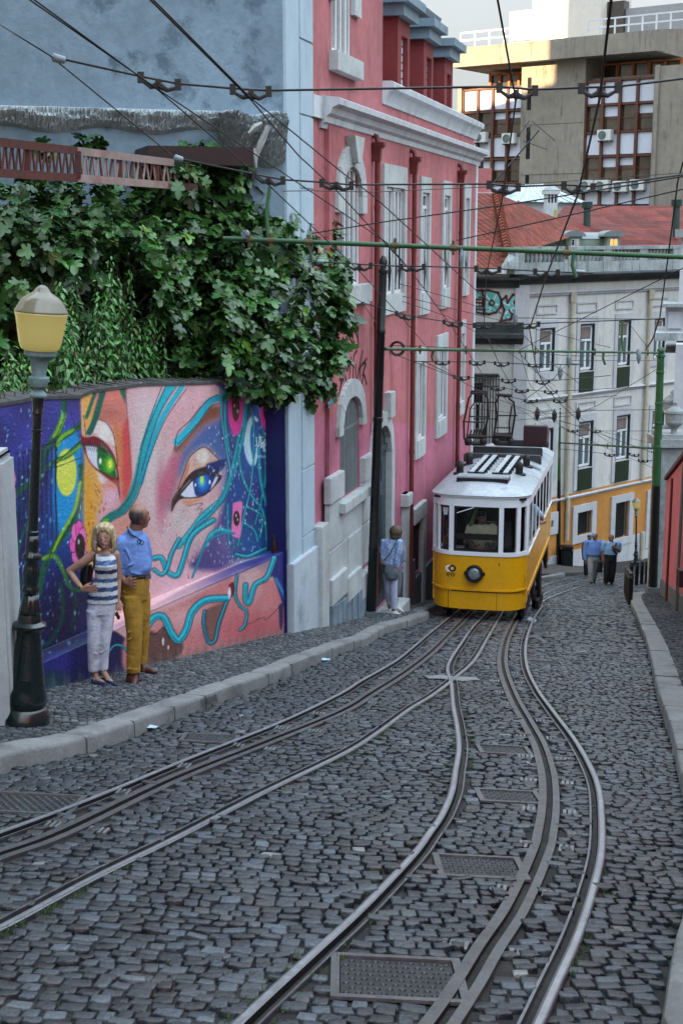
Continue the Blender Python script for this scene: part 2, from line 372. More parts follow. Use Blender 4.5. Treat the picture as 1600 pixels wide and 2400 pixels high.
# kerbs: stone after stone, each slightly out of line
M_kerb = mat('kerb_limestone', (0.19, 0.195, 0.195), 0.7, 0.28, 3, 0.35, 45, dirt=(44, 44, 44), dirtamt=0.95)
M_ink = mat('black_paint', (0.02, 0.02, 0.022), 0.6, .2)
def kerb(path, side, wid, name):
    mb = MB(); L = resample(path, .02); i = 0
    while i < len(L) - 30:
        n = random.randint(38, 62); j = min(i + n, len(L) - 1)
        up, dz = random.uniform(-.006, .01), random.uniform(-.008, .008)
        pts = [L[k] for k in range(i, j + 1, 6)]
        if L[j] is not pts[-1]: pts.append(L[j])
        o = len(mb.v); N = len(pts)
        for k, p in enumerate(pts):
            t = (pts[min(k + 1, N - 1)] - pts[max(k - 1, 0)]).normalized(); n_ = V((t.y, -t.x, 0)).normalized() * side
            e = .012 if k in (0, N - 1) else 0
            pp = p + (t * (.012 if k == 0 else -.012 if k == N - 1 else 0))
            for off, h in ((0.0, -.3), (dz, -.03), (dz + .01, up - .005), (dz + .03, up + .008 - e), (wid, up + .008 - e), (wid, -.1)):
                q = pp + n_ * off; mb.v.append((q.x, q.y, q.z + h))
        for k in range(N - 1):
            for m_ in range(5):
                b = o + k * 6 + m_; mb.f.append([b, b + 1, b + 7, b + 6]); mb.mi.append(0)
        mb.f.append([o + z for z in range(6)]); mb.f.append([o + (N - 1) * 6 + z for z in range(6)][::-1]); mb.mi += [0, 0]
        i = j
    return struct(mb.build(name, M_kerb, smooth='auto'))
kerb(klp, -1, .21, 'kerb'); kerb(krp, 1, .28, 'kerb')

mb = MB(); kp = resample(klp, .01); i0 = min(range(len(kp)), key=lambda i: abs(proj(kp[i])[0] - 467)); i1 = min(range(len(kp)), key=lambda i: abs(proj(kp[i])[0] - 506))
for k in range(9):
    p = kp[i0 + (i1 - i0) * k // 9]; t = (kp[i1] - kp[i0]).normalized(); n_ = V((t.y, -t.x, 0)).normalized(); h = random.uniform(.06, .09)
    a = p + n_ * .014 - Z * .012; b = a + t * random.uniform(.06, .11) - Z * h; mb.add([a, a + t * .022, b, b - t * .02 ], [[0, 1, 2, 3]])
tag(mb.build('kerb_graffiti', M_ink, flip=False), 'black painted scrawl on the face of the left kerb', 'graffiti')
# rails
M_steel = mat('rail_steel', (0.24, 0.25, 0.27), 0.40, 0.2, 5, 0.12, 60, metal=0.9, dirt=(70, 52, 40), dirtamt=.4)
M_worn = mat('worn_rail_head', (0.40, 0.42, 0.45), 0.38, 0.2, 6, 0.1, 60, metal=0.7)
M_groove = mat('rail_groove', (0.015, 0.017, 0.018), 0.5, .3, 6, .2, 60, metal=.5)
M_strip = mat('slot_steel', (0.15, 0.155, 0.16), 0.42, .25, 5, .15, 60, metal=.7, dirt=(95, 55, 25), dirtamt=.5)
M_void = mat('slot_dark', (0.004, 0.004, 0.004), .9, .1, bump=0)
def sweep(path, prof):
    """prof: (offset right, height, material) corner to corner"""
    mb = MB(); n = len(path); k = len(prof)
    for i, p in enumerate(path):
        t = path[min(i + 1, n - 1)] - path[max(i - 1, 0)]; t.z = 0; t.normalize(); r = V((t.y, -t.x, 0))
        for off, h, _ in prof:
            q = p + r * off; mb.v.append((q.x, q.y, gz(q.x, q.y) + h))
    for i in range(n - 1):
        for j in range(k - 1):
            b = i * k + j; mb.f.append([b, b + 1, b + k + 1, b + k]); mb.mi.append(prof[j][2])
    return mb
def rail_prof(flip, grow=1):
    P = [(-.054, -.04, 0), (-.053, .008, 0), (-.047, .013, 0), (-.040, .0135, 2), (-.016, .0135, 0), (-.006, .011, 1), (.0, -.022, 1), (.030, -.022, 0), (.034, .007, 0), (.046, .008, 0), (.049, -.04, 0)]
    return [(-o, h, m) for o, h, m in P] if flip else P
def flipm(P):    # material index of a segment belongs to its first corner
    Q = P[::-1]; return [(Q[i][0], Q[i][1], Q[i + 1][2] if i + 1 < len(Q) else 0) for i in range(len(Q))]
lab = dict(L1='grooved rail nearest the kerb below the painted wall', L2='grooved rail of the left track that runs into the steel crossing from the left edge',
           R1='grooved rail curving up from the bottom edge to the steel crossing', R2='rightmost grooved rail, bulging towards the right pavement',
           F1='nearest rail of the track bending right beyond the yellow tram', F2='middle rail of the track bending right beyond the yellow tram', F3='farthest rail bending right beyond the yellow tram')
for k, l in lab.items():
    fl = k in ('L2', 'R2', 'F2')
    P = rail_prof(False); P = flipm(rail_prof(True)) if fl else P
    tag(sweep(RP[k], P).build('tram_rail', [M_steel, M_groove, M_worn], flip=False), l, 'rail', 'grooved tram rails set in the street')
SP = [(-.076, -.04, 0), (-.074, .006, 0), (-.021, .008, 1), (-.020, -.2, 1), (.020, -.2, 1), (.021, .008, 0), (.066, .006, 0), (.068, -.04, 0)]
ygs = dict(LS='black cable slot between two steel strips in the left track', RS='black cable slot curving through the right track past the manhole covers')
for k, l in ygs.items():
    r = thing('cable_slot', l, 'cable slot', RP[k][len(RP[k]) // 2], 'cable slots of the funicular')
    sweep(RP[k], SP).build('steel_strip', [M_strip, M_void], r, flip=False)
    far = 0
    path = resample(RP[k], .02)
    for i in range(60, len(path) - 200, 50):
        p = path[i]; sc_ = random.uniform(.6, 1.05)

        if sq(p)[0] < 3.0 or sq(p)[0] > 21: continue
        t = (path[i + 3] - path[i - 3]); t.z = 0; t.normalize(); rr = V((t.y, -t.x, 0))
        for sd_ in (-1, 1):
            if random.random() < .15: continue
            mb = MB()
            for b in range(random.choice((3, 4, 4))):
                c = p + rr * sd_ * (.098 + b * .032); mb.cbox((c.x, c.y, gz(c.x, c.y) + .0), .019, .085 * sc_, .012, rr, t)
            mb.build('yoke_bar', mat('yoke_iron', (.17, .175, .18), .5, .3, metal=.4, bump=.1), r)
# the crossing casting
M_cast = mat('crossing_steel', (.38, .40, .43), .4, .2, 6, .15, metal=.8)
mb = MB(); c = G(1059, 1590)
for a, lx, ly in ((0.15, .62, .13), (-.75, .5, .12)):
    f = V((math.cos(a), math.sin(a), -SLOPE * (sT * math.cos(a) + cT * math.sin(a)))); g = V((-math.sin(a), math.cos(a), -SLOPE * (-sT * math.sin(a) + cT * math.cos(a))))
    mb.cbox(c + V((0, 0, .004 + .002 * a)), lx, ly * 2, .012, f, g)
tag(mb.build('rail_crossing', M_cast, bevel=.004), 'pale cast steel plate where two tram rails cross', 'rail crossing')

# manhole covers: frame and studded lid
M_iron = mat('cast_iron', (.05, .053, .057), .45, .3, 8, .25, 60, metal=.6)
M_iron2 = mat('worn_iron', (.15, .155, .16), .42, .3, 8, .2, 60, metal=.6)
cl = ['studded manhole cover in front of the tram, farthest of the row beside the slot', 'second studded manhole cover from the tram, beside the slot', 'studded manhole cover third from the tram, beside the slot',
      'largest studded manhole cover, near the bottom edge of the street', 'dark studded cover between the left track rails', 'small dark cover beside the rail nearest the painted wall', 'small grating right of the last rail curve, nearer one', 'small grating right of the rails beside the tram, farther one']
for (c, wx, wy, an), l in zip(cov, cl):
    fx = V((1, 0, -SLOPE * sT)); fy = V((0, 1, -SLOPE * cT)); N_ = fx.cross(fy).normalized()
    r = thing('manhole_cover', l, 'manhole cover', c)
    mb = MB(); t = .035
    for dx, dy, ax, ay in ((0, -wy / 2 - t / 2, wx + 2 * t, t), (0, wy / 2 + t / 2, wx + 2 * t, t), (-wx / 2 - t / 2, 0, t, wy), (wx / 2 + t / 2, 0, t, wy)):
        mb.cbox(c + fx * dx + fy * dy + N_ * -.001, ax, ay, .014, fx, fy, N_)
    mb.build('frame', M_iron2, r)
    mb = MB(); mb.cbox(c - N_ * .014, wx - .01, wy - .01, .016, fx, fy, N_)
    nx, ny = max(3, int(wx / .05)), max(2, int(wy / .05))
    for i in range(nx):
        for j in range(ny):
            o = c + fx * ((i + .5 + (.25 if j % 2 else -.25)) / nx - .5) * wx * .94 + fy * ((j + .5) / ny - .5) * wy * .94 - N_ * .007
            a, b = wx / nx * .36, wy / ny * .26
            mb.add([o - fx * a, o - fy * b, o + fx * a, o + fy * b, o + N_ * .009 - fx * a * .4, o + N_ * .009 + fx * a * .4], [[0, 1, 4], [1, 5, 4], [1, 2, 5], [2, 3, 5], [3, 4, 5], [3, 0, 4]])
    mb.build('lid', M_iron, r)

# grass in the joints along the rails
gv, gf, gc = [], [], []
def tuft(p, n, h):
    for _ in range(n):
        a = random.uniform(0, 6.28); d = V((math.cos(a), math.sin(a), 0)); b = p + d * random.uniform(0, .03); hh = h * random.uniform(.5, 1.2)
        o = len(gv); sd = V((-d.y, d.x, 0)) * .003
        gv.extend([b - sd, b + sd, b + d * hh * .7 + Z * hh]); gf.append([o, o + 1, o + 2])
        g = random.uniform(.6, 1.3); gc.extend([(.035 * g, .075 * g, .016 * g, 1)] * 3)
for k, lo, hi, n in (('L2', 4, 14, 420), ('R1', 3, 17, 360), ('R2', 5, 17, 380), ('L1', 5, 18, 120)):
    pl = [p for p in RP[k] if lo < sq(p)[0] < hi]
    for _ in range(n):
        i = random.randrange(2, len(pl) - 2); 
        if math.sin(i * .05 + len(k)) + random.uniform(-1, 1) < .1: continue
        t = (pl[i + 1] - pl[i - 1]); t.z = 0; t.normalize(); sdn = 1 if k != 'R1' or random.random() < .4 else -1
        q = pl[i] + V((t.y, -t.x, 0)) * sdn * random.uniform(.055, .09 + (.1 if random.random() < .2 else 0)); q.z = gz(q.x, q.y) - .006; tuft(q, 9, .02)
for _ in range(260):
    s, q = random.uniform(3, 16), random.uniform(-4, 3); p = S(s, q, -.006)
    if qL(s) < q < qR(s): tuft(p, 6, .014)
M_grass = mat('grass_blade', (.04, .08, .02), .8, .3, bump=0, attr='Col')
struct(fast_mesh('grass', np.array([tuple(p) for p in gv]), np.array(gf), M_grass, colors=np.array(gc)), 'stuff', 'short green grass growing in the joints along the tram rails')['category'] = 'grass'
# fallen paper and leaves by the kerb
for i, (u, v, c_, l) in enumerate([(345, 1709, (.45, .55, .62), 'flattened pale blue plastic wrapper in the gutter, nearest the lamp'), (757, 1550, (.3, .5, .65), 'small blue plastic wrapper in the gutter below the kerb graffiti'), (683, 1580, (.12, .05, .02), 'brown dead leaf lying in the gutter')]):
    p = G(u, v); mb = MB(); P = []
    for k in range(9):
        a = k * 6.28 / 9; rr = random.uniform(.04, .085) * (1 if i < 2 else .5); P.append(p + V((math.cos(a) * rr * 1.5, math.sin(a) * rr, 0)))
    P = [V((q.x, q.y, gz(q.x, q.y) + .014 + random.uniform(0, .02))) for q in P]; o = p + V((0, 0, .045)); mb.add([o] + P, [[0, k + 1, (k + 1) % 9 + 1] for k in range(9)])
    tag(mb.build('leaf' if i == 2 else 'wrapper', mat('litter%d' % i, c_, .5, .2)), l, 'leaf' if i == 2 else 'wrapper')
# ================================================================ pink house on the left
FRP = Fr(S(0, QW), E)
def fs(u, v, o=0.0): return FRP.px(u, v, o)
SG = {}
M_pink = mat('pink_render', (188, 111, 114), 0.85, 0.26, .7, 0.25, 26, dirt=(122, 64, 64), dirtamt=.85, streak=1, dl=(.53, .66))
# the lower walls were painted over in a brighter pink, up to a line that follows the street
N_, L_ = M_pink.node_tree.nodes, M_pink.node_tree.links; B_ = N_['Principled BSDF']; src = B_.inputs['Base Color'].links[0].from_socket
gp = N_.new('ShaderNodeNewGeometry'); dt = N_.new('ShaderNodeVectorMath'); dt.operation = 'DOT_PRODUCT'; dt.inputs[1].default_value = (sT * .15, cT * .15, 1)
L_.new(gp.outputs['Position'], dt.inputs[0])
def lvl(u, v): a = fs(u, v); return a[1] + .15 * a[0]
th = lvl(728, 973)
mr = N_.new('ShaderNodeMapRange'); mr.inputs[1].default_value = th + .015; mr.inputs[2].default_value = th - .015; L_.new(dt.outputs['Value'], mr.inputs[0])
mx = N_.new('ShaderNodeMix'); mx.data_type = 'RGBA'; mx.blend_type = 'MULTIPLY'; L_.new(mr.outputs[0], mx.inputs[0]); L_.new(src, mx.inputs[6]); mx.inputs[7].default_value = (1.10, 1.04, 1.45, 1)
L_.new(mx.outputs[2], B_.inputs['Base Color'])
M_trim = mat('white_trim', (205, 210, 214), 0.6, 0.12, 2, 0.12, 40, dirt=(112, 116, 118), dirtamt=.7, streak=1, dl=(.52, .66))
M_stone = mat('pale_marble', (188, 194, 194), 0.55, 0.2, 2.2, 0.15, 30, dirt=(150, 136, 112), dirtamt=.8, streak=1)
M_frame = mat('white_frame', (222, 224, 226), 0.4, 0.08, 3, 0.03)
M_glass = mat('window_glass', (20, 24, 27), 0.08, 0.3, 0.8, 0.02, 3, spec=0.8)
M_pipe = mat('red_downpipe', (112, 44, 42), 0.5, 0.2, 3, 0.08, dirt=(70, 40, 38), dirtamt=.5)
M_dark = mat('dark_interior', (0.01, 0.01, 0.011), .9, .1, bump=0)
M_ironw = mat('black_ironwork', (0.02, 0.022, 0.022), .5, .2, bump=.05)
M_bluetrim = mat('blue_grey_zinc', (120, 142, 156), .6, .18, 2, .1, dirt=(80, 90, 98), dirtamt=.5, streak=1)

def grid_wall(mb, fr, x0, x1, z0, z1, holes, o=0.0, depth=.2):
    """a wall front with openings and their reveals; holes: (x0, x1, z0, z1)"""
    xs = sorted({x0, x1, *[h[0] for h in holes], *[h[1] for h in holes]}); zs = sorted({z0, z1, *[h[2] for h in holes], *[h[3] for h in holes]})
    xs = [x for x in xs if x0 <= x <= x1]; zs = [z for z in zs if z0 <= z <= z1]
    for a, b in zip(xs, xs[1:]):
        run = None
        for c, d in zip(zs, zs[1:]):
            mx_, mz = (a + b) / 2, (c + d) / 2
            if any(h[0] < mx_ < h[1] and h[2] < mz < h[3] for h in holes): continue
            mb.poly([fr(a, c, o), fr(b, c, o), fr(b, d, o), fr(a, d, o)])
    for h in holes:
        a, b, c, d = h; P = [(a, c), (b, c), (b, d), (a, d)]
        for (xa, za), (xb, zb) in zip(P, P[1:] + P[:1]):
            mb.poly([fr(xa, za, o), fr(xb, zb, o), fr(xb, zb, o - depth), fr(xa, za, o - depth)])
def window(parent, fr, x0, x1, z0, z1, o, depth=.06, cols=2, transom=None, mf=None, mg=None, t=.055, lowrail=0, name='window'):
    mf = mf or M_frame; mg = mg or M_glass; zo = o - depth
    mb = MB(); fb = lambda a, b, c, d, p=0, q=.05: mb.fbox(fr, a, b, c, d, zo + p, zo + q)
    e = .002
    fb(x0 + e, x0 + t, z0 + e, z1 - e); fb(x1 - t, x1 - e, z0 + e, z1 - e); fb(x0 + t, x1 - t, z1 - t, z1 - e); fb(x0 + t, x1 - t, z0 + e, z0 + t)
    zt = z1
    if transom: zt = z0 + (z1 - z0) * transom; fb(x0 + t, x1 - t, zt - t * .5, zt + t * .5, .003, .053)
    for k in range(1, cols):
        xm = x0 + (x1 - x0) * k / cols; fb(xm - t * .6, xm + t * .6, z0 + t, (zt - t * .5) if transom else z1 - t, .005, .056)
    if lowrail: fb(x0 + t, x1 - t, z0 + lowrail, z0 + lowrail + t, .002, .052)
    w_ = mb.build(name, mf, parent)
    mb = MB(); mb.fbox(fr, x0 + e, x1 - e, z0 + e, z1 - e, zo - .03, zo + .012); mb.build('pane', mg, w_)
    return w_
def surround(mb, fr, x0, x1, z0, z1, w, o0, o1, sill=None, wt=None, wb=None):
    wt = w if wt is None else wt; wb = w if wb is None else wb
    mb.fbox(fr, x0 - w, x0, z0 - wb, z1 + wt, o0, o1); mb.fbox(fr, x1, x1 + w, z0 - wb, z1 + wt, o0, o1)
    mb.fbox(fr, x0, x1, z1, z1 + wt, o0, o1 - .002); mb.fbox(fr, x0, x1, z0 - wb, z0, o0, o1 + (.02 if sill else -.002))
def profile_run(mb, fr, x0, x1, z, prof, slope=0.0):
    """a moulding: prof is a closed outline (outwards, up)"""
    A = [fr(x0, z + h, o) for o, h in prof]; B = [fr(x1, z + h + slope * (x1 - x0), o) for o, h in prof]; n = len(prof)
    mb.add(A + B, [list(range(n)), list(range(n, 2 * n))[::-1]] + [[i, (i + 1) % n, n + (i + 1) % n, n + i] for i in range(n)])

s0 = fs(668, 700)[0]; s1 = fs(728, 700)[0]; s2 = fs(761, 700)[0]; s3 = fs(1108, 500)[0]; s4 = fs(896, 150)[0]
zc = sum(fs(u, v)[1] for u, v in ((757, 222), (1108, 357))) / 2           # cornice top
zp = sum(fs(u, v)[1] for u, v in ((900, 188), (1100, 296))) / 2           # parapet top
OM = .07
house = thing('pink_house', 'tall pink rendered house with white window surrounds and dormers along the left of the street', 'house', FRP(s2, -6))
def zl(u, v, o=OM): return fs(u, v, o)[1]
def xs_(u, o=OM, v=700): return fs(u, v, o)[0]
H = []
def hole(uL, uR, vt, vb, uref=None):
    a, b = xs_(uL), xs_(uR); uref = uref or uL; h = (a, b, zl(uref, vb), zl(uref, vt)); H.append(h); return h
hArch = hole(797, 841, 392, 668, 820); hA = hole(898, 941, 437, 693, 898); hB = hole(983, 999, 451, 687, 985); hC = hole(1034, 1047, 458, 676, 1035); hD = hole(1083, 1092, 464, 662, 1084)
hTop = hole(788, 830, -70, 128, 805)
hG = hole(796, 842, 930, 1156, 819); hE = hole(976, 993, 846, 1020, 993); hF = hole(1026, 1044, 812, 973, 1044); hG2 = hole(1075, 1086, 780, 935, 1086)
hDoor = hole(872, 911, 990, 1405, 905); hLow = hole(968, 989, 1215, 1335, 980)
mb = MB(); up = [h for h in H if h is hTop]; lo = [h for h in H if h is not hTop]
ZB = -12.5
grid_wall(mb, FRP, s2, s3, ZB, zc - .1, lo, OM, .09)
mb.poly([FRP(s2, ZB, 0), FRP(s2, zc - .1, 0), FRP(s2, zc - .1, OM), FRP(s2, ZB, OM)])
mb.poly([FRP(s1, ZB, 0), FRP(s2, ZB, 0), FRP(s2, zc - .1, 0), FRP(s1, zc - .1, 0)])
grid_wall(mb, FRP, s1, s4, zc - .1, 9.0, up, .0, .09)
mb.poly([FRP(s4, zc - .1, 0), FRP(s3, zc - .1, 0), FRP(s3, zp - .1, 0), FRP(s4, zp - .1, 0)])
mb.fbox(FRP, s4 - .3, s4, zc, 9, -5, -.001); mb.fbox(FRP, s3 - .25, s3 - .001, ZB, zp - .1, -9, -.001); mb.fbox(FRP, s4, s3 - .25, zp - .14, zp - .1, -6, -.01)
mb.fbox(FRP, s0 + .1, s3 - .3, -12, zc - .5, -8, -1.2)
mb.build('wall', M_pink, house)
# corner pilaster in pale blue-white blocks, and the quoin strip at the far corner
M_quoin = mat('blue_white_block', (176, 196, 208), .7, .1, 1.5, .1, dirt=(120, 140, 155), dirtamt=.5, streak=1)
mb = MB(); sm = s0 + (s1 - s0) * .5; z = -8.2; k = 0
while z < 9:
    hgt = .98; mb.fbox(FRP, sm, s1 - .001, z + .012, z + hgt - .012, -.2, .05); z += hgt
mb.fbox(FRP, s0, sm, -8.2, 9, -.35, .035); mb.fbox(FRP, sm, s1 - .03, -8.2, 9, -.25, .03)
mb.build('pilaster', M_quoin, house, bevel=.006)
mb = MB(); mb.fbox(FRP, s0 - .02, s2 + .15, -8.5, zl(700, 1310), -.1, .10); mb.build('plinth', mat('white_plinth', (188, 198, 206), .8, .15, 1.2, .2, dirt=(110, 125, 130), dirtamt=.7), house, bevel=.01)
mb = MB(); mb.fbox(FRP, s3 - .22, s3 + .002, ZB, zc - .3, OM + .001, OM + .03); mb.build('quoin_strip', M_trim, house)
# cornices
CP = [(-.02, -.42), (.04, -.42), (.06, -.36), (.10, -.34), (.11, -.26), (.17, -.22), (.20, -.14), (.30, -.10), (.31, -.02), (.27, 0.0), (-.02, .03)]
mb = MB(); profile_run(mb, FRP, s2 - .28, s3 + .25, zc, CP); mb.fbox(FRP, s1 - .01, s2 - .28, zc - .30, zc + .0, -.02, .06); mb.build('cornice', M_trim, house)
PP = [(-.3, -.32), (.03, -.32), (.05, -.26), (.12, -.12), (.20, -.08), (.21, .02), (.16, .05), (-.3, .05)]
mb = MB(); profile_run(mb, FRP, s4 - .02, s3 + .12, zp, PP); mb.build('parapet_cornice', M_trim, house)
# downpipes with hoppers
for uC, vt, vb, wpx, dpx in ((887, 316, 1395, 13, 22), (972, 352, 1385, 11, 18), (1080, 385, 1230, 9.5, 16)):
    sC = xs_(uC, OM + .12); D_ = FRP(sC, 0, OM + .1).y; r = .5 * wpx / FL * D_; z0_, z1_ = zl(uC, vb, OM + .1), zl(uC, vt, OM + .1)
    mb = MB(); pz = z1_ - .42
    mb.tube([FRP(sC, z0_, OM + .09), FRP(sC, pz + .05, OM + .09)], r, 12)
    for zz in np.arange(z0_ + .9, pz, 1.9): mb.tube([FRP(sC, zz, OM + .09), FRP(sC, zz + .07, OM + .09)], r * 1.16, 12)
    w2 = r * 1.6
    mb.add([FRP(sC + a * w2 * f, z_, OM + o) for z_, f in ((pz, .75), (pz + .2, .85), (pz + .24, 1.15), (pz + .3, 1.2)) for a, o in ((-1, .02), (1, .02), (1, .02 + .16 * f), (-1, .02 + .16 * f))],
           [[k * 4 + j, k * 4 + (j + 1) % 4, k * 4 + 4 + (j + 1) % 4, k * 4 + 4 + j] for k in range(3) for j in range(4)] + [[0, 1, 2, 3], [12, 13, 14, 15]])
    mb.tube([FRP(sC, z1_ - .14, OM + .10), FRP(sC, z1_ - .03, OM + .07), FRP(sC, z1_ + .02, OM - .05)], [r * 1.1, r * 1.0, r * .7], 10)
    mb.build('downpipe', M_pipe, house, smooth='auto')
# windows
def arched(fr, x0, x1, zs, rise, n=14): return [(x0 + (x1 - x0) * k / n, zs + rise * math.sqrt(max(0, 1 - (2 * k / n - 1) ** 2))) for k in range(n + 1)]
def arch_spandrel(mb, fr, h, rise, o, depth, mati=0):
    x0, x1, z0, z1 = h; A = arched(fr, x0, x1, z1 - rise, rise)
    for (xa, za), (xb, zb) in zip(A, A[1:]):
        mb.poly([fr(xa, za, o), fr(xb, zb, o), fr(xb, z1 + .01, o), fr(xa, z1 + .01, o)]); mb.poly([fr(xa, za, o), fr(xb, zb, o), fr(xb, zb, o - depth), fr(xa, za, o - depth)])
def arch_band(mb, fr, x0, x1, zs, rise, w, o0, o1, n=14, legs=0, zlegs=0):
    A = arched(fr, x0, x1, zs, rise, n); Bc = arched(fr, x0 - w, x1 + w, zs, rise + w * 1.1, n)
    pts = A + Bc[::-1]
    for k in range(n):
        q = [fr(*A[k], o0), fr(*A[k + 1], o0), fr(*Bc[k + 1], o0), fr(*Bc[k], o0)]; mb.prism(q, fr.n * (o1 - o0))
    for xa, xb in ((x0 - w, x0), (x1, x1 + w)): mb.fbox(fr, xa, xb, zlegs, zs, o0, o1)
for h, r_ in ((hArch, .42), (hG, .40), (hDoor, .55)): mb = MB(); arch_spandrel(mb, FRP, h, r_, OM, .09); mb.build('arch_infill', M_pink, house)
window(house, FRP, *hArch, OM, cols=4, t=.05); window(house, FRP, *hTop, 0, cols=4, t=.06)
mid = (hA[0] + hA[1]) / 2; window(house, FRP, hA[0], mid - .07, hA[2], hA[3], OM, cols=2, t=.06); window(house, FRP, mid + .07, hA[1], hA[2], hA[3], OM, cols=2, t=.06)
for h in (hB, hC, hD, hE, hF, hG2): window(house, FRP, *h, OM, cols=2, t=.06, transom=.86 if h in (hB, hC, hD) else None)
mb = MB()
mb.fbox(FRP, mid - .07, mid + .07, hA[2], hA[3], OM - .2, OM + .02)
surround(mb, FRP, *hA, .17, OM - .01, OM + .05, wt=.38, wb=.34); mb.build('stone_surround', M_stone, house, bevel=.006)
for h, wb in ((hB, .42), (hC, .42), (hD, .3), (hE, .36), (hF, .36), (hG2, .3)): mb = MB(); surround(mb, FRP, *h, .15, OM - .01, OM + .045, wt=.3, wb=wb, sill=1); mb.build('stone_surround', M_stone, house, bevel=.006)
# arched window dressing with keystone, sill ears
mb = MB(); x0, x1, z0, z1 = hArch; zsp = z1 - .42
arch_band(mb, FRP, x0, x1, zsp, .42, .30, OM - .01, OM + .06, zlegs=zl(820, 500))
kx = (x0 + x1) / 2; zk = zl(826, 322)
mb.add([FRP(kx + a, z_, o) for z_, w_ in ((z1 + .06, .10), (zk, .30)) for a, o in ((-w_, OM), (w_, OM), (w_, OM + .16), (-w_, OM + .16))], [[0, 1, 2, 3], [4, 5, 6, 7], [0, 1, 5, 4], [1, 2, 6, 5], [2, 3, 7, 6], [3, 0, 4, 7]])
mb.build('stone_surround', M_stone, house, bevel=.008); mb = MB(); mb.fbox(FRP, x0 - .3, x1 + .36, zl(820, 712), hArch[2], OM - .01, OM + .13)
mb.build('stone_surround', M_stone, house, bevel=.008); mb = MB()
x0, x1, z0, z1 = hTop; mb.fbox(FRP, x0 - .14, x1 + .3, z0 - .28, z0, -.01, .14); mb.build('window_sill', M_stone, house, bevel=.008); mb = MB(); mb.fbox(FRP, x1 + .02, x1 + .42, zl(840, 46, 0), 6, -.01, .07); mb.build('window_ear', M_stone, house); mb = MB(); mb.fbox(FRP, x0 - .16, x0 - .02, zl(785, 8, 0), 6, -.01, .07)
mb.build('stone_surround', M_stone, house, bevel=.008); mb = MB()
x0, x1, z0, z1 = hG; arch_band(mb, FRP, x0, x1, z1 - .4, .4, .26, OM - .01, OM + .07, zlegs=zl(819, 1008)); mb.build('stone_surround', M_stone, house, bevel=.008); mb = MB(); mb.fbox(FRP, x0 - .24, x1 + .26, z0 - .17, z0 - .01, OM - .02, OM + .16)
mb.build('stone_surround', M_stone, house, bevel=.008); mb = MB()
x0, x1, z0, z1 = hDoor; arch_band(mb, FRP, x0 + .004, x1 - .004, z1 - .55, .548, .24, OM - .10, OM + .08, zlegs=-7.6); mb.fbox(FRP, x1 - .34, x1 + .02, z1 + .1, z1 + .55, OM - .01, OM + .13)
mb.build('stone_surround', M_stone, house, bevel=.008)
# railings low in the upper windows, bars before the ground window
for h in (hA, hB, hC, hD):
    mb = MB(); x0, x1, z0, z1 = h; n = max(3, int((x1 - x0) / .11))
    for zz in (z0 + .06, z0 + .78): mb.fbox(FRP, x0, x1, zz, zz + .035, OM - .05, OM - .02)
    for k in range(n + 1):
        x = x0 + .02 + (x1 - x0 - .04) * k / n; mb.tube([FRP(x, z0 + .06, OM - .035), FRP(x, z0 + .4, OM - .005), FRP(x, z0 + .78, OM - .035)], .013, 5)
    mb.build('window_railing', M_ironw, house)
mb = MB(); x0, x1, z0, z1 = hG
for k in range(14):
    x = x0 + .05 + (x1 - x0 - .1) * k / 13; f = 2 * (x - x0) / (x1 - x0) - 1; mb.tube([FRP(x, z0, OM - .03), FRP(x, z1 - .4 + .4 * math.sqrt(max(0, 1 - f * f)), OM - .03)], .014, 6)
mb.fbox(FRP, x0, x1, z0 + 1.05, z0 + 1.09, OM - .04, OM - .02); mb.build('window_bars', mat('grey_bars', (120, 128, 130), .5, .2), house)
mb = MB(); mb.fbox(FRP, x0 + .003, x1 - .003, z0 + .003, z1, OM - .14, OM - .06); mb.build('dark_opening', M_dark, house); mb = MB(); mb.fbox(FRP, hLow[0] + .003, hLow[1] - .003, hLow[2] + .003, hLow[3] - .003, OM - .14, OM - .02); mb.build('dark_opening', M_dark, house)
# door behind the mast
M_door = mat('grey_green_door', (52, 70, 74), .5, .2, 3, .1)
mb = MB(); x0, x1, z0, z1 = hDoor; mb.fbox(FRP, x0 + .003, x1 - .003, z0, z1, OM - .15, OM - .035); xm = (x0 + x1) / 2
for xa, xb in ((x0, xm), (xm, x1)):
    for za, zb in ((.25, 1.0), (1.1, 2.1), (2.2, 2.7)): 
        mb.fbox(FRP, xa + .09, xb - .09, z0 + za, z0 + zb, OM - .04, OM - .015); mb.fbox(FRP, xa + .16, xb - .16, z0 + za + .07, z0 + zb - .07, OM - .02, OM - .002)
mb.fbox(FRP, x0 + .003, x1 - .003, z0 + 2.8, z0 + 2.9, OM - .04, OM + .0); mb.build('door', M_door, house)
mb = MB(); mb.fbox(FRP, x0 - .2, x1 + .25, z0 - .45, z0 - .02, OM - .2, OM + .38); mb.build('door_step', M_stone, house, bevel=.01)
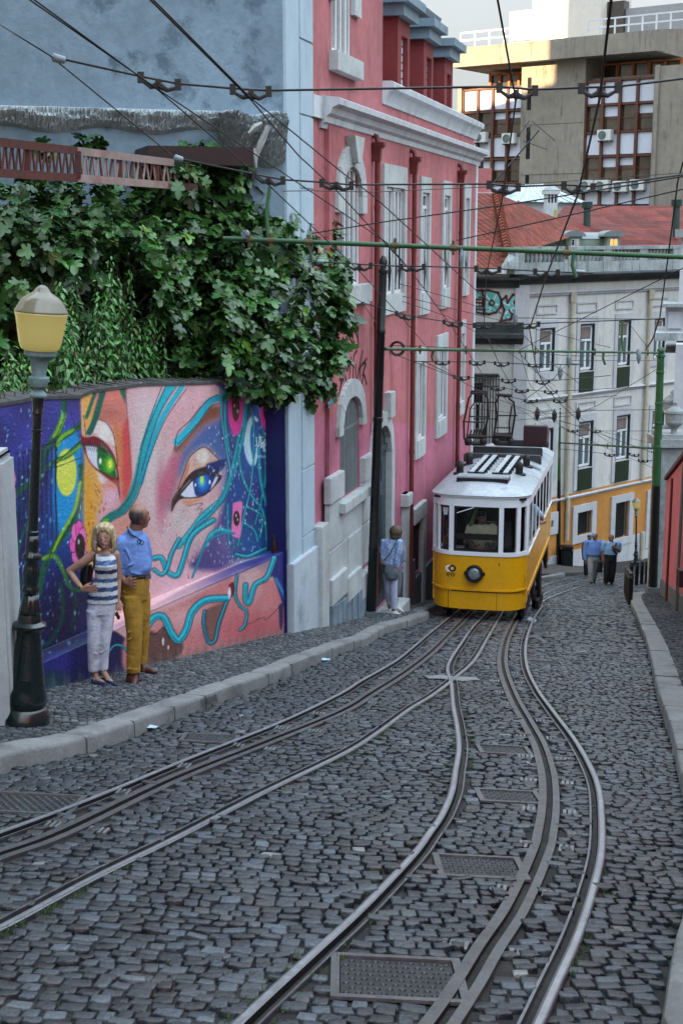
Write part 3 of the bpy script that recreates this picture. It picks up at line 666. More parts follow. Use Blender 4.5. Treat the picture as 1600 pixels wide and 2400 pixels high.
# ashlar base with the ledge and rough plinth
mb = MB(); xa, xb = xs_(760), xs_(867); xw0, xw1 = hG[0], hG[1]
zt1, zt2 = zl(775, 1112), zl(855, 1065); zsl = hG[2] - .17
def block(x0, x1, z0, z1, o): mb.fbox(FRP, x0 + .006, x1 - .006, z0 + .006, z1 - .006, OM - .02, OM + o)
block(xa, xw0 - .02, zt1 - .42, zt1, .09); block(xw1 + .04, xb, zt2 - .42, zt2, .09)
zled0, zled1 = zl(770, 1352), zl(860, 1268)
lev = [zt1 - .42, zt1 - 1.15, zt1 - 1.85, zled0 + .0]
xmid = (xa + xb) / 2
for k, (zt_, zb_) in enumerate(zip(lev, lev[1:])):
    if zt_ > zsl: block(xa + .03, xw0 - .02, zb_, zt_, .06 + .008 * (k % 2)); block(xw1 + .04, xb - .03, max(zb_, zled1), zt_, .06 + .006 * k)
    else:
        cuts = [xa + .03, xa + (xb - xa) * (.36 + .04 * (k % 2)), xa + (xb - xa) * (.68 + .04 * (k % 2)), xb - .03]
        for c0, c1 in zip(cuts, cuts[1:]): block(c0, c1, zb_, min(zt_, zsl - .0), .06 + random.uniform(0, .012))
block(xw0 - .02, xw1 + .04, lev[2], zsl, .05)
for k in range(3):
    c0 = xa + (xb - xa) * k / 3; c1 = xa + (xb - xa) * (k + 1) / 3; zz = zled0 - .32 * k * .6
    mb.fbox(FRP, c0 + .004, c1 - .004, zz - .42, zz - .006, OM - .02, OM + .12)
mb.build('stone_base', M_stone, house, bevel=.012); mb = MB(); mb.fbox(FRP, xs_(739), xs_(757), -8.3, zl(748, 1230), -.01, .16)
mb.build('stone_post', M_stone, house, bevel=.012); mb = MB(); mb.fbox(FRP, xs_(944), xs_(953), -9, zl(948, 1152), OM - .01, OM + .10); mb.fbox(FRP, xs_(942), xs_(953), zl(948, 1180), zl(948, 1152), OM - .01, OM + .16)
mb.build('stone_post', M_stone, house, bevel=.012); mb = MB(); x0, x1, z0, z1 = hLow
mb.fbox(FRP, x0 - .02, x1 + .3, z1, z1 + .32, OM - .01, OM + .09); mb.fbox(FRP, x1, x1 + .3, z0 - .8, z1, OM - .01, OM + .08)
mb.build('stone_surround', M_stone, house, bevel=.012)
M_rough = mat('rough_blue_stone', (128, 146, 158), .9, .3, 2.5, .9, 14, dirt=(70, 84, 92), dirtamt=.8)
mb = MB(); n = 34
for k in range(9):
    c0 = xa + (xb - xa) * k / 9; c1 = xa + (xb - xa) * (k + 1) / 9; mb.fbox(FRP, c0 + .003, c1 - .003, -8.6, zled0 - .42 - .03 * k, OM - .02, OM + .10 + random.uniform(0, .04))
mb.build('plinth', M_rough, house, bevel=.02)
M_gpl = mat('grey_plinth', (92, 96, 106), .8, .2, 2, .2, dirt=(50, 52, 58), dirtamt=.6)
mb = MB()
xq = [xs_(u, v=1300) for u in (925, 968, 1020, 1070, 1108)]
for a_, b_ in zip(xq, xq[1:]):
    zt_ = gz(*FRP((a_ + b_) / 2, 0).xy, ZS) + .75
    mb.fbox(FRP, a_, b_, -13, zt_, OM - .02, OM + .05)
mb.build('plinth', M_gpl, house)
# dormers
M_dorm = mat('dark_red_render', (128, 52, 52), .85, .2, 1.5, .1)
for uc, ue, uf, vt, vb in ((931, 959, 897, 28, 230), (992, 1014, 957, 80, 262), (1041, 1060, 1013, 122, 285)):
    o = -.45; xa_, xb_ = xs_(uc, o, 200), xs_(ue, o, 200); zt_ = fs((uc + ue) / 2, vt + 18, o)[1]; zb_ = zp - .3
    mb = MB(); hw = (xa_ + (xb_ - xa_) * .3, xa_ + (xb_ - xa_) * .82, zb_ + .2, zt_ - .3); grid_wall(mb, FRP, xa_, xb_, zb_, zt_, [hw], o, .15)
    mb.poly([FRP(xa_, zb_, o), FRP(xa_, zt_, o), FRP(xa_, zt_, o - 2.2), FRP(xa_, zb_, o - 2.2)]); mb.poly([FRP(xb_, zb_, o), FRP(xb_, zt_, o), FRP(xb_, zt_, o - 2.2), FRP(xb_, zb_, o - 2.2)])
    d = mb.build('dormer', M_dorm, house)
    mb = MB(); mb.fbox(FRP, xa_ - .12, xb_ + .12, zt_, zt_ + .22, o - 2.2, o + .14); mb.fbox(FRP, xa_ - .22, xb_ + .26, zt_ + .22, zt_ + .38, o - 2.3, o + .26); mb.build('dormer_roof', M_bluetrim, d)
    mb = MB(); x0, x1, z0, z1 = hw; mb.fbox(FRP, x0, x1, z0, z1, o - .2, o - .12)
    for k in range(9): mb.fbox(FRP, x0, x1, z0 + (z1 - z0) * (k + .15) / 9, z0 + (z1 - z0) * (k + .9) / 9, o - .125, o - .10)
    mb.build('shutter', M_frame, d)
mb = MB(); profile_run(mb, FRP, s4 - .2, xs_(1003, -1.9, 50), fs(960, 22, -1.9)[1], [(-4, -.25), (-1.9, -.25), (-1.75, -.1), (-1.6, -.06), (-1.55, .08), (-1.75, .14), (-4, .3)]); mb.fbox(FRP, s4 - .2, xs_(1000, -1.9, 50), zp - .3, fs(960, 22, -1.9)[1] - .25, -4, -2.4); mb.build('roof_edge', M_bluetrim, house)
# graffiti sprayed on the wall
def scrawl(name, lines, px, m, fr, o, parent, w):
    mb = MB()
    for L in lines:
        P = [fr(*fr.px(px[0] + x / px[2], px[1] + y / px[2], o), o) for x, y in L]
        if len(P) > 2: P = catmull(P, 4)
        for a, b in zip(P, P[1:]):
            t = (b - a).normalized(); s_ = t.cross(fr.n) * w / 2; mb.poly([a - s_ - t * w * .2, b - s_ + t * w * .2, b + s_ + t * w * .2, a + s_ - t * w * .2])
    return mb.build(name, m, parent, flip=False)
zz = (700, 700, 3.136)
scrawl('graffiti', [[(305, 660), (330, 560), (340, 470)], [(340, 560), (365, 640), (380, 500), (385, 430)], [(300, 590), (330, 600)], [(400, 610), (405, 430), (430, 380)], [(430, 590), (470, 380)], [(440, 520), (500, 440)], [(450, 580), (455, 500), (490, 470), (470, 560), (495, 480)],
    [(320, 330), (325, 290), (345, 330), (350, 280), (365, 330), (370, 270), (390, 320)], [(400, 330), (400, 240), (420, 250), (440, 330), (410, 350)], [(435, 300), (440, 200)], [(460, 640), (480, 560), (500, 630)], [(345, 380), (375, 370)], [(420, 610), (420, 480)], [(300, 700), (315, 600)]], zz, M_ink, FRP, OM + .006, house, .045)
scrawl('graffiti', [[(220, 800), (235, 740), (225, 690), (240, 655), (250, 700), (245, 770)], [(245, 720), (265, 690), (262, 760)], [(215, 770), (260, 745)], [(225, 660), (232, 700)]], zz, mat('teal_paint', (70, 165, 180), .6, .1), FRP, OM + .006, house, .04)

# ---------------------------------------------------------------- gable wall, its broken cornice
P0 = FRP(s0, 0, 0); GA = V((.953, .302, 0)).normalized()
FRG = Fr(P0 - GA * 14, GA)
M_gable = mat('faded_blue_render', (130, 152, 168), .9, .22, .9, .4, 14, dirt=(66, 84, 100), dirtamt=.75, dl=(.545, .63))
mb = MB(); mb.fbox(FRG, 0, 14.02, -9, 9.5, -.4, 0); mb.build('gable_wall', M_gable, house)
M_conc = mat('broken_render', (176, 186, 190), .95, .3, 3.5, .9, 16, dirt=(56, 64, 72), dirtamt=.6)
def rough_slab(mb, x0, x1, z0f, z1f, dep, nx, nz, amp, drop=0):
    o = len(mb.v)
    for i in range(nx + 1):
        x = x0 + (x1 - x0) * i / nx
        for j in range(nz + 1):
            t = j / nz; za, zb_ = z0f(x), z1f(x); z = za + (zb_ - za) * t
            d = dep * (1 - (1 - t) ** 2 * .8) if j not in (0, nz) else (.0 if j == 0 else dep * .9)
            k = amp * (math.sin(x * 3.1 + j * 1.3) * .7 + math.sin(x * 11.3 - j * 2.1) * .4 + random.uniform(-.9, .9))
            mb.v.append(tuple(FRG(x, z + k * .5 * (0 < j < nz), max(.005, d + k * (0 < j < nz)))))
        mb.v.append(tuple(FRG(x, z1f(x) + .02, -.02)))
    w_ = nz + 2
    for i in range(nx):
        for j in range(nz + 1): b = o + i * w_ + j; mb.f.append([b, b + w_, b + w_ + 1, b + 1]); mb.mi.append(0)
gx = lambda u, v: FRG.px(u, v)
lx0, lz = gx(0, 250); lx1, lz1 = gx(545, 264); lzb = gx(0, 284)[1]
zA = lambda x: lz + (lz1 - lz) * (x - lx0) / (lx1 - lx0)
mb = MB(); rough_slab(mb, lx0 - 2, lx1, lambda x: zA(x) - .26 + .04 * math.sin(x * 5), zA, .15, 420, 7, .030)
ex0, ez0 = gx(508, 262); ex1, ez1 = gx(664, 384)
rough_slab(mb, ex0, ex1, lambda x: ez1 + .35 * max(0, .35 - (x - ex0)) * 3 + .06 * math.sin(x * 9), lambda x: ez0 - .02 + .03 * math.sin(x * 11), .26, 70, 26, .055)
mb.build('broken_cornice', M_conc, house)
mb = MB(); M_wood = mat('grey_splinter', (168, 170, 168), .8, .3)
for a, b in (((610, 300), (578, 385)), ((596, 295), (566, 318)), ((606, 312), (590, 356)), ((575, 352), (582, 396))):
    A, B = FRG(*gx(*a), .42), FRG(*gx(*b), .40); mb.tube([A, A.lerp(B, .5) + Z * .02, B], [.03, .045, .02], 4)
mb.build('broken_lath', M_wood, house)
mb = MB(); a0, a1 = gx(316, 352), gx(525, 392); mb.fbox(FRG, a0[0], a1[0] + .15, a0[1] - .22, a0[1], .02, 1.0); 
tag(mb.build('lean_to_roof', mat('dark_red_tin', (46, 22, 22), .6, .3, 2, .2)), 'dark red tin lean-to against the faded blue gable, half hidden by the fig tree', 'lean-to')

# ---------------------------------------------------------------- gate pillar at the left edge
mb = MB(); b = G(18, 1700, ZS); Yp = b.y; x1 = PY(19, 1400, Yp).x; zt_ = PY(10, 1082, Yp).z
mb.cbox((x1 - .35, Yp + .2, (zt_ - 4.6) / 2), .7, .4, zt_ + 4.6); mb.cbox((x1 - .34, Yp + .2, zt_ + .025), .66, .36, .05)
gp_ = tag(mb.build('gate_pillar', mat('pillar_render', (176, 184, 186), .85, .15, 1.5, .3, 40, dirt=(120, 128, 130), dirtamt=.5), bevel=.03), 'pale grey rendered pillar cut by the left edge beside the street lamp', 'pillar')
# ================================================================ painted garden wall
# one sheet of plaster: front of the bench, bench top, wall above it; the painting is a colour per vertex, laid on as fills and strokes
QB = QW - .24
FRM, FRB = Fr(S(0, QW), E), Fr(S(0, QB), E)
def smp(fr, px):
    a = np.array([fr.px(u, v) for u, v in px]); i = np.argsort(a[:, 0]); return lambda x: np.interp(x, a[i, 0], a[i, 1])
ledge = smp(FRM, [(680, 1286), (643, 1304), (500, 1366), (357, 1429), (268, 1478), (98, 1556), (20, 1590), (-60, 1626)])
wtop = smp(FRB, [(-70, 955), (0, 947), (40, 941), (80, 932), (187, 929), (215, 916), (250, 911), (335, 900), (469, 898), (560, 893), (690, 885)])
sa, sb = FRM.px(-60, 1500)[0], s0 - .17
NS, NF, NT, NU = 460, 90, 10, 250
X = np.linspace(sa, sb, NS); rows = []
base = ZS - SLOPE * X - .06
lz_, wz_ = ledge(X), wtop(X) + .012 * np.sin(X * 9) + .008 * np.sin(X * 31)
for t in np.linspace(0, 1, NF): rows.append((np.full(NS, QW), base + (lz_ - base) * t))
for t in np.linspace(0, 1, NT)[1:]: rows.append((QW + (QB - QW) * t * np.ones(NS), lz_ + .004 * np.sin(t * 3)))
for t in np.linspace(0, 1, NU)[1:]: rows.append((np.full(NS, QB), lz_ + (wz_ - lz_) * t))
NR = len(rows)
vq = np.stack([r[0] for r in rows], 1) + RNG.normal(0, .0012, (NS, NR)); vz = np.stack([r[1] for r in rows], 1); vs = np.repeat(X[:, None], NR, 1)
VX = np.stack([vs * sT + vq * cT, vs * cT - vq * sT, vz], -1).reshape(-1, 3)
i0 = (np.arange(NS - 1)[:, None] * NR + np.arange(NR - 1)[None]).ravel(); FX = np.stack([i0, i0 + NR, i0 + NR + 1, i0 + 1], 1)
u_, v_ = projn(VX); PX, PYY = u_ * 2.24, (v_ - 880) * 2.24
cc = np.zeros((len(VX), 3))
def z6(L): return [(x / 2, y / 2 + 44.8) for x, y in L]
def z7(L): return [(784 + x / 2, y / 2) for x, y in L]
def smoothl(pts, per=6):
    q = catmull([V((x, y, 0)) for x, y in pts], per); return np.array([(p.x, p.y) for p in q])
def blend(idx, a, c): 
    c = np.asarray(c, float); cc[idx] = cc[idx] * (1 - a[:, None]) + c * a[:, None]
def bbox(x0, y0, x1, y1): return np.nonzero((PX > x0) & (PX < x1) & (PYY > y0) & (PYY < y1))[0]
def fill(pts, c, soft=3, c2=None, ax=None, smooth=True, al=1.0):
    P = smoothl(list(pts) + [pts[0]]) if smooth else np.array(list(pts) + [pts[0]], float)
    I = bbox(P[:, 0].min() - soft, P[:, 1].min() - soft, P[:, 0].max() + soft, P[:, 1].max() + soft)
    x, y = PX[I], PYY[I]; ins = np.zeros(len(I), bool); d = np.full(len(I), 1e9)
    for (ax_, ay), (bx, by) in zip(P[:-1], P[1:]):
        cr = (ay > y) != (by > y)
        with np.errstate(divide='ignore', invalid='ignore'): xi = ax_ + (y - ay) * (bx - ax_) / (by - ay)
        ins ^= cr & (x < xi)
        dx, dy = bx - ax_, by - ay; L = dx * dx + dy * dy + 1e-9; t = np.clip(((x - ax_) * dx + (y - ay) * dy) / L, 0, 1); d = np.minimum(d, np.hypot(x - ax_ - t * dx, y - ay - t * dy))
    sd = np.where(ins, d, -d); a = np.clip(sd / (2 * soft) + .5, 0, 1) * al
    c = np.asarray(c, float)
    if c2 is not None:
        (xa, ya), (xb, yb) = ax; t = np.clip(((x - xa) * (xb - xa) + (y - ya) * (yb - ya)) / ((xb - xa) ** 2 + (yb - ya) ** 2), 0, 1)[:, None]
        c = c * (1 - t) + np.asarray(c2, float) * t
    else: c = np.broadcast_to(c, (len(I), 3))
    cc[I] = cc[I] * (1 - a[:, None]) + c * a[:, None]
def stroke(pts, w, c, soft=2.5, al=1.0, c2=None, w2=None):
    P = smoothl(pts); n = len(P); I = bbox(P[:, 0].min() - w, P[:, 1].min() - w, P[:, 0].max() + w, P[:, 1].max() + w)
    x, y = PX[I], PYY[I]; d = np.full(len(I), 1e9); tt = np.zeros(len(I))
    for k in range(n - 1):
        (ax_, ay), (bx, by) = P[k], P[k + 1]; dx, dy = bx - ax_, by - ay; L = dx * dx + dy * dy + 1e-9
        t = np.clip(((x - ax_) * dx + (y - ay) * dy) / L, 0, 1); dd = np.hypot(x - ax_ - t * dx, y - ay - t * dy)
        m = dd < d; d[m] = dd[m]; tt[m] = (k + t[m]) / (n - 1)
    ww = w / 2 if w2 is None else (w * (1 - tt) + w2 * tt) / 2
    a = np.clip((ww - d) / (2 * soft) + .5, 0, 1) * al
    c = np.asarray(c, float); c = c[None] * np.ones((len(I), 1))
    if c2 is not None: c = c * (1 - tt[:, None]) + np.asarray(c2, float) * tt[:, None]
    cc[I] = cc[I] * (1 - a[:, None]) + c * a[:, None]
def ell(cx, cy, rx, ry, c, soft=.12, al=1.0):
    I = bbox(cx - rx * (1 + soft), cy - ry * (1 + soft), cx + rx * (1 + soft), cy + ry * (1 + soft))
    r = np.hypot((PX[I] - cx) / rx, (PYY[I] - cy) / ry); blend(I, np.clip((1 - r) / (2 * soft) + .5, 0, 1) * al, c)
K_ = (22, 20, 28)
allI = np.arange(len(PX)); one = np.ones(len(PX))
# night sky on the left and right
t = np.clip((PYY - 100) / 1500, 0, 1)[:, None]
cc[:] = np.array((70, 62, 140)) * (1 - t) ** 2 + np.array((28, 48, 120)) * 2 * t * (1 - t) + np.array((22, 18, 62)) * t ** 2
nz = (np.sin(PX * .021 + 1.7 * np.sin(PYY * .013)) + np.sin(PYY * .017 + PX * .009)) * .5
cc *= (1 + .22 * nz)[:, None]
for cx, cy, rx, ry, c, a in ((120, 700, 90, 180, (10, 16, 60), .7), (90, 660, 60, 120, (20, 100, 150), .5), (150, 1000, 120, 200, (14, 22, 80), .6), (280, 1000, 110, 180, (16, 40, 120), .7), (330, 1250, 110, 240, (16, 14, 66), .8), (250, 820, 60, 170, (20, 90, 160), .5), (350, 780, 70, 150, (14, 110, 180), .7),
                             (60, 380, 70, 200, (40, 60, 150), .4), (120, 1300, 80, 200, (50, 40, 120), .6), (260, 240, 80, 120, (56, 66, 150), .5)): ell(cx, cy, rx, ry, c, .8, a)
fill([(270, 420), (300, 330), (370, 280), (430, 330), (440, 500), (438, 700), (400, 800), (320, 840), (285, 700)], (24, 148, 205), 22)
ell(350, 510, 54, 124, (214, 222, 92), .05); ell(345, 470, 40, 70, (222, 226, 110), .5, .6)
# green hair on the left
GD, GY = (14, 92, 72), (138, 186, 34)
stroke([(340, 120), (330, 220), (290, 330), (230, 420), (180, 560)], 34, GD, 5, .95); stroke([(335, 210), (310, 280), (270, 350)], 28, GY, 6, .9)
stroke([(490, 80), (430, 250), (330, 320), (250, 370), (170, 540), (60, 640)], 32, GD, 4); stroke([(385, 290), (330, 320), (300, 370)], 22, GY, 4, .9)
stroke([(420, 360), (360, 420), (290, 450), (220, 510), (190, 620)], 24, GD, 4); stroke([(420, 370), (360, 418), (300, 450)], 14, GY, 4, .9)
stroke([(430, 480), (432, 620), (390, 760), (310, 870), (240, 990), (200, 1150)], 38, GD, 5); stroke([(422, 560), (395, 700), (330, 820), (280, 920)], 16, GY, 3)
stroke([(30, 940), (90, 930), (110, 860), (160, 760)], 20, (16, 90, 80), 4); stroke([(230, 960), (290, 950), (330, 1020), (370, 1110), (440, 1130)], 22, (110, 160, 40), 4, 1, GD)
stroke([(200, 1420), (270, 1390), (330, 1260), (320, 1100)], 26, (14, 80, 70), 6, .8); stroke([(40, 1040), (100, 1060), (120, 1200), (60, 1330)], 22, (20, 76, 80), 5, .8); stroke([(380, 1320), (400, 1200), (390, 1130)], 22, (12, 70, 62), 6, .8)
for L in ([(350, 110), (335, 230), (240, 440)], [(480, 90), (420, 260), (260, 390)], [(420, 345), (330, 430), (210, 560)], [(438, 300), (436, 640), (300, 900)], [(290, 880), (240, 1010)], [(430, 430), (380, 450), (300, 480)]): stroke(L, 4, K_, 1.5, .7)
for k in range(9): stroke([(100 + k * 25, 430 - k * 7), (102 + k * 24, 640), (108 + k * 24, 860)], 6, (12, 12, 40), 2, .8)
stroke([(85, 415), (180, 388), (293, 345)], 10, (46, 34, 78), 2); stroke([(293, 345), (292, 520), (298, 800)], 6, K_, 2)
# stars
for _ in range(240):
    x = RNG.uniform(20, 440); y = RNG.uniform(180, 1500); 
    if (x - 350) ** 2 / 3600 + (y - 510) ** 2 / 17000 < 1: continue
    ell(x, y, RNG.uniform(1.5, 4.5), RNG.uniform(4, 14), (120, 190, 235) if RNG.random() < .5 else (190, 225, 245), .5, RNG.uniform(.3, .9))
# pink flowers
def flower(cx, cy, rx, ry, core, n=7, dark=(48, 28, 22)):
    for k in range(n):
        a = k * 6.283 / n + .4; ell(cx + math.cos(a) * rx * .58, cy + math.sin(a) * ry * .62, rx * .48, ry * .42, K_, .05, .8)
        ell(cx + math.cos(a) * rx * .58, cy + math.sin(a) * ry * .62, rx * .44, ry * .385, (244, 92, 176) if k % 2 else (238, 120, 186), .06)
    ell(cx + core[0], cy + core[1], core[2], core[3], K_, .08); ell(cx + core[0], cy + core[1], core[2] * .9, core[3] * .94, dark, .1)
    ell(cx + core[0] - core[2] * .3, cy + core[1] - core[3] * .4, core[2] * .16, core[3] * .2, (200, 200, 210), .3)
flower(30, 590, 56, 150, (-18, 10, 20, 50))
# the face
face = [(425, 90), (430, 300), (444, 380), (446, 900), (470, 1010), (560, 1230), (590, 1330), (660, 1380), (690, 1540), (1000, 1520), (1560, 1400), (1440, 940), (1250, 960), (1180, 900), (1190, 700), (1230, 500), (1180, 300), (1200, 100), (1100, 20), (420, 20)]
fill(face, (214, 172, 174), 4, smooth=False)
for cx, cy, rx, ry, c, a in ((880, 120, 190, 120, (226, 176, 184), .8), (760, 300, 60, 260, (206, 196, 196), .8), (800, 520, 70, 220, (206, 194, 188), .7), (560, 680, 110, 170, (222, 176, 190), .9), (960, 780, 110, 130, (206, 192, 188), .8), (900, 1060, 120, 160, (226, 186, 196), .8), (690, 1000, 90, 250, (214, 150, 130), .5),
                             (850, 640, 26, 130, (190, 96, 122), .8), (640, 800, 80, 90, (206, 136, 110), .6), (1100, 1180, 120, 100, (222, 178, 184), .7), (1330, 1200, 160, 160, (196, 120, 116), .8), (1150, 1450, 300, 80, (188, 104, 106), .9), (1380, 1340, 160, 70, (186, 92, 100), .8), (930, 1000, 60, 80, (214, 166, 170), .6)): ell(cx, cy, rx, ry, c, .8, a)
fill([(425, 95), (500, 95), (510, 200), (450, 330), (520, 470), (540, 640), (500, 760), (545, 800), (510, 960), (455, 960), (446, 500), (436, 300)], (222, 168, 92), 14)
fill([(446, 500), (480, 560), (500, 740), (480, 900), (450, 950)], (216, 160, 52), 16)
fill([(500, 95), (660, 60), (664, 150), (690, 540), (640, 700), (630, 560), (608, 330), (560, 240), (500, 220)], (214, 130, 118), 8)
fill([(640, 300), (672, 240), (690, 540), (650, 640), (640, 470)], (208, 84, 82), 10)
fill([(600, 240), (640, 330), (632, 560), (618, 480)], (204, 130, 70), 12); ell(570, 200, 60, 40, (170, 110, 90), .8, .7)
fill([(625, 70), (660, 60), (660, 150)], (14, 110, 90), 3, smooth=False)
stroke([(662, 60), (666, 160), (690, 540)], 3.5, (110, 70, 70), 1.5, .8)
# left eye
fill(z6([(1000, 380), (1080, 390), (1170, 490), (1215, 640), (1120, 600), (1030, 560), (985, 470)]), (222, 206, 198), 6)
ell(548, 300, 26, 46, (226, 222, 214), .3, .9); stroke(z6([(1020, 360), (1120, 410), (1190, 520), (1225, 700), (1240, 860)]), 4, K_, 1.5, .8)
fill(z6([(835, 520), (900, 560), (1000, 550), (1090, 600), (1180, 710), (1230, 850), (1255, 1020), (1262, 1210), (1230, 1080), (1140, 1000), (1010, 900), (930, 800), (870, 650)]), (120, 20, 30), 3)
fill(z6([(1040, 600), (1120, 650), (1190, 770), (1150, 740), (1060, 660)]), (112, 84, 74), 6)
fill(z6([(895, 640), (1030, 650), (1150, 740), (1215, 880), (1225, 985), (1130, 940), (1010, 880), (930, 780)]), (214, 216, 226), 3)
fill(z6([(1025, 650), (1110, 690), (1190, 820), (1225, 985), (1160, 960), (1035, 880)]), (18, 104, 44), 3)
ell(*z6([(1140, 850)])[0], 34, 52, (46, 150, 40), .2); ell(*z6([(1155, 850)])[0], 22, 36, (130, 200, 50), .25); ell(*z6([(1158, 840)])[0], 9, 22, (236, 240, 90), .3); ell(*z6([(1055, 810)])[0], 7, 17, (235, 245, 235), .3)
stroke(z6([(895, 640), (1030, 660), (1120, 720)]), 7, K_, 2, .85)
for k in range(7): stroke(z6([(900 + k * 22, 690 + k * 4), (925 + k * 20, 640 + k * 5), (905 + k * 24, 620)]), 3, K_, 1.2, .8)
stroke(z6([(750, 300), (830, 560), (880, 640)]), 3, K_, 1.2, .8); stroke(z6([(880, 330), (910, 560)]), 3, K_, 1.2, .8)
fill(z6([(1020, 920), (1100, 990), (1100, 1060), (1050, 1030)]), (226, 218, 214), 10); ell(*z6([(1180, 1060)])[0], 50, 22, (216, 146, 116), .8, .8)
stroke(z6([(990, 1050), (1060, 1140), (1000, 1110), (1040, 1200)]), 2.5, (60, 40, 40), 1, .7)
for _ in range(34): ell(RNG.uniform(455, 560), RNG.uniform(660, 940), RNG.uniform(3, 6), RNG.uniform(7, 13), (176, 116, 70) if RNG.random() < .7 else (150, 90, 60), .4, .8)
# strands over the nose
TD, TB, TL = (14, 100, 84), (24, 150, 176), (40, 186, 206)
stroke([(540, 90), (500, 230), (470, 300)], 30, TD, 4); stroke([(500, 90), (455, 220)], 18, TD, 4, .9)
stroke([(900, 50), (820, 200), (760, 380), (725, 540), (690, 640), (640, 710), (580, 745), (540, 790), (520, 880)], 44, TL, 5, 1, TD)
stroke([(560, 760), (530, 800), (515, 880)], 26, (96, 180, 44), 5); stroke([(955, 60), (850, 230), (780, 420), (740, 560)], 26, TL, 4, 1, TB)
for L in ([(870, 60), (760, 330), (700, 600), (620, 710)], [(925, 60), (830, 220), (745, 500)], [(980, 70), (870, 230), (790, 420), (720, 640), (650, 735)], [(850, 60), (800, 190), (735, 390)]): stroke(L, 4, K_, 1.5, .65)
# right eye and the brow
fill(z7([(560, 320), (740, 320), (800, 500), (820, 800), (760, 900), (600, 730), (440, 830), (330, 1050), (230, 1400), (150, 1300), (230, 900), (300, 760), (420, 620)]), (160, 118, 134), 26, al=.85)
fill(z7([(540, 340), (720, 330), (720, 420), (560, 520), (400, 700), (300, 800), (280, 740)]), (136, 82, 60), 14)
fill(z7([(560, 560), (760, 480), (810, 700), (800, 900), (720, 860), (600, 740), (460, 800), (380, 900), (330, 1050), (310, 940), (400, 760)]), (44, 100, 168), 22, al=.72); fill(z7([(110, 1180), (200, 930), (260, 840), (330, 850), (270, 1130), (200, 1330)]), (196, 106, 128), 16, al=.8)
fill(z7([(230, 1430), (250, 1290), (420, 1040), (560, 960), (700, 930), (800, 880), (770, 980), (660, 1050), (760, 1050), (720, 1130), (560, 1270), (330, 1300)]), (54, 34, 34), 3)
fill(z7([(330, 1180), (420, 870), (560, 760), (640, 800), (730, 900), (640, 940), (430, 1010)]), (214, 176, 160), 6)
ell(*z7([(560, 850)])[0], 32, 40, (226, 214, 202), .25); fill(z7([(600, 930), (800, 880), (760, 990), (650, 1030), (610, 1010)]), (26, 48, 110), 5)
fill(z7([(230, 1400), (330, 1130), (420, 900), (400, 1040), (310, 1200)]), (200, 134, 100), 5)
stroke(z7([(300, 1190), (370, 1000), (430, 850), (560, 755), (640, 790), (740, 900)]), 4, K_, 1.5, .8)
fill(z7([(305, 1255), (380, 1150), (470, 1080), (700, 1040), (715, 1090), (640, 1200), (500, 1280), (380, 1280)]), (218, 220, 232), 3)
fill(z7([(455, 1080), (560, 1030), (690, 1035), (660, 1140), (620, 1230), (500, 1268), (470, 1190)]), (18, 60, 130), 3); ell(*z7([(560, 1120)])[0], 34, 50, (30, 110, 190), .25); ell(*z7([(552, 1110)])[0], 18, 32, (60, 180, 200), .3); ell(*z7([(552, 1095)])[0], 8, 22, (220, 236, 80), .3); ell(*z7([(635, 1120)])[0], 5, 12, (240, 245, 250), .3); ell(*z7([(485, 1150)])[0], 4, 9, (240, 245, 250), .3)
stroke(z7([(310, 1260), (460, 1090), (600, 1030), (720, 1025)]), 10, (48, 34, 36), 2); stroke(z7([(240, 1420), (300, 1260), (380, 1285), (520, 1275), (640, 1210)]), 6, (40, 28, 34), 2)
for k in range(6): stroke(z7([(640 + k * 16, 1090 - k * 6), (660 + k * 14, 1040), (680 + k * 12, 1060)]), 3, K_, 1.2, .8)
fill(z7([(330, 1310), (400, 1310), (560, 1280), (470, 1340), (420, 1370)]), (214, 150, 118), 8); stroke(z7([(410, 1370), (560, 1340), (500, 1400), (560, 1400), (520, 1460)]), 2.5, K_, 1, .7)
stroke(z7([(290, 700), (420, 560), (560, 380), (640, 270), (760, 240), (860, 290)]), 40, TL, 4, 1, TB, 30); stroke(z7([(270, 770), (300, 600), (430, 470), (600, 270), (720, 200)]), 4, K_, 1.5, .8); stroke(z7([(300, 720), (500, 520), (640, 330), (760, 290)]), 4, K_, 1.5, .7)
# galaxy to the right
fill([(1180, 90), (1520, 90), (1520, 900), (1440, 930), (1250, 960), (1150, 1020), (1000, 1000), (1080, 900), (1150, 760), (1190, 600), (1190, 420), (1160, 300)], (74, 72, 132), 16)
for cx, cy, rx, ry, c, a in ((1310, 340, 50, 150, (36, 120, 190), .9), (1240, 620, 60, 200, (20, 84, 150), .8), (1400, 700, 70, 200, (26, 60, 130), .8), (1290, 880, 120, 90, (18, 100, 150), .7), (1480, 500, 40, 400, (24, 22, 90), .9), (1180, 880, 60, 100, (150, 110, 150), .6), (1420, 300, 50, 140, (80, 76, 140), .7), (1100, 960, 90, 60, (110, 80, 130), .4), (1240, 200, 40, 100, (110, 140, 170), .5)): ell(cx, cy, rx, ry, c, .8, a)
fill([(1436, 190), (1520, 180), (1520, 905), (1440, 935)], (22, 22, 84), 5, smooth=False); fill([(1440, 730), (1520, 700), (1520, 905), (1442, 930)], (12, 24, 50), 12, smooth=False)
stroke(z7([(1130, 470), (1080, 440), (1020, 560), (1010, 760), (1050, 900), (1100, 930), (1140, 760)]), 16, (190, 222, 240), 4); stroke(z7([(1080, 470), (1040, 560), (1040, 760), (1080, 900)]), 24, (196, 226, 244), 4)
TC = [(22, 140, 160), (30, 166, 184), (18, 110, 140)]
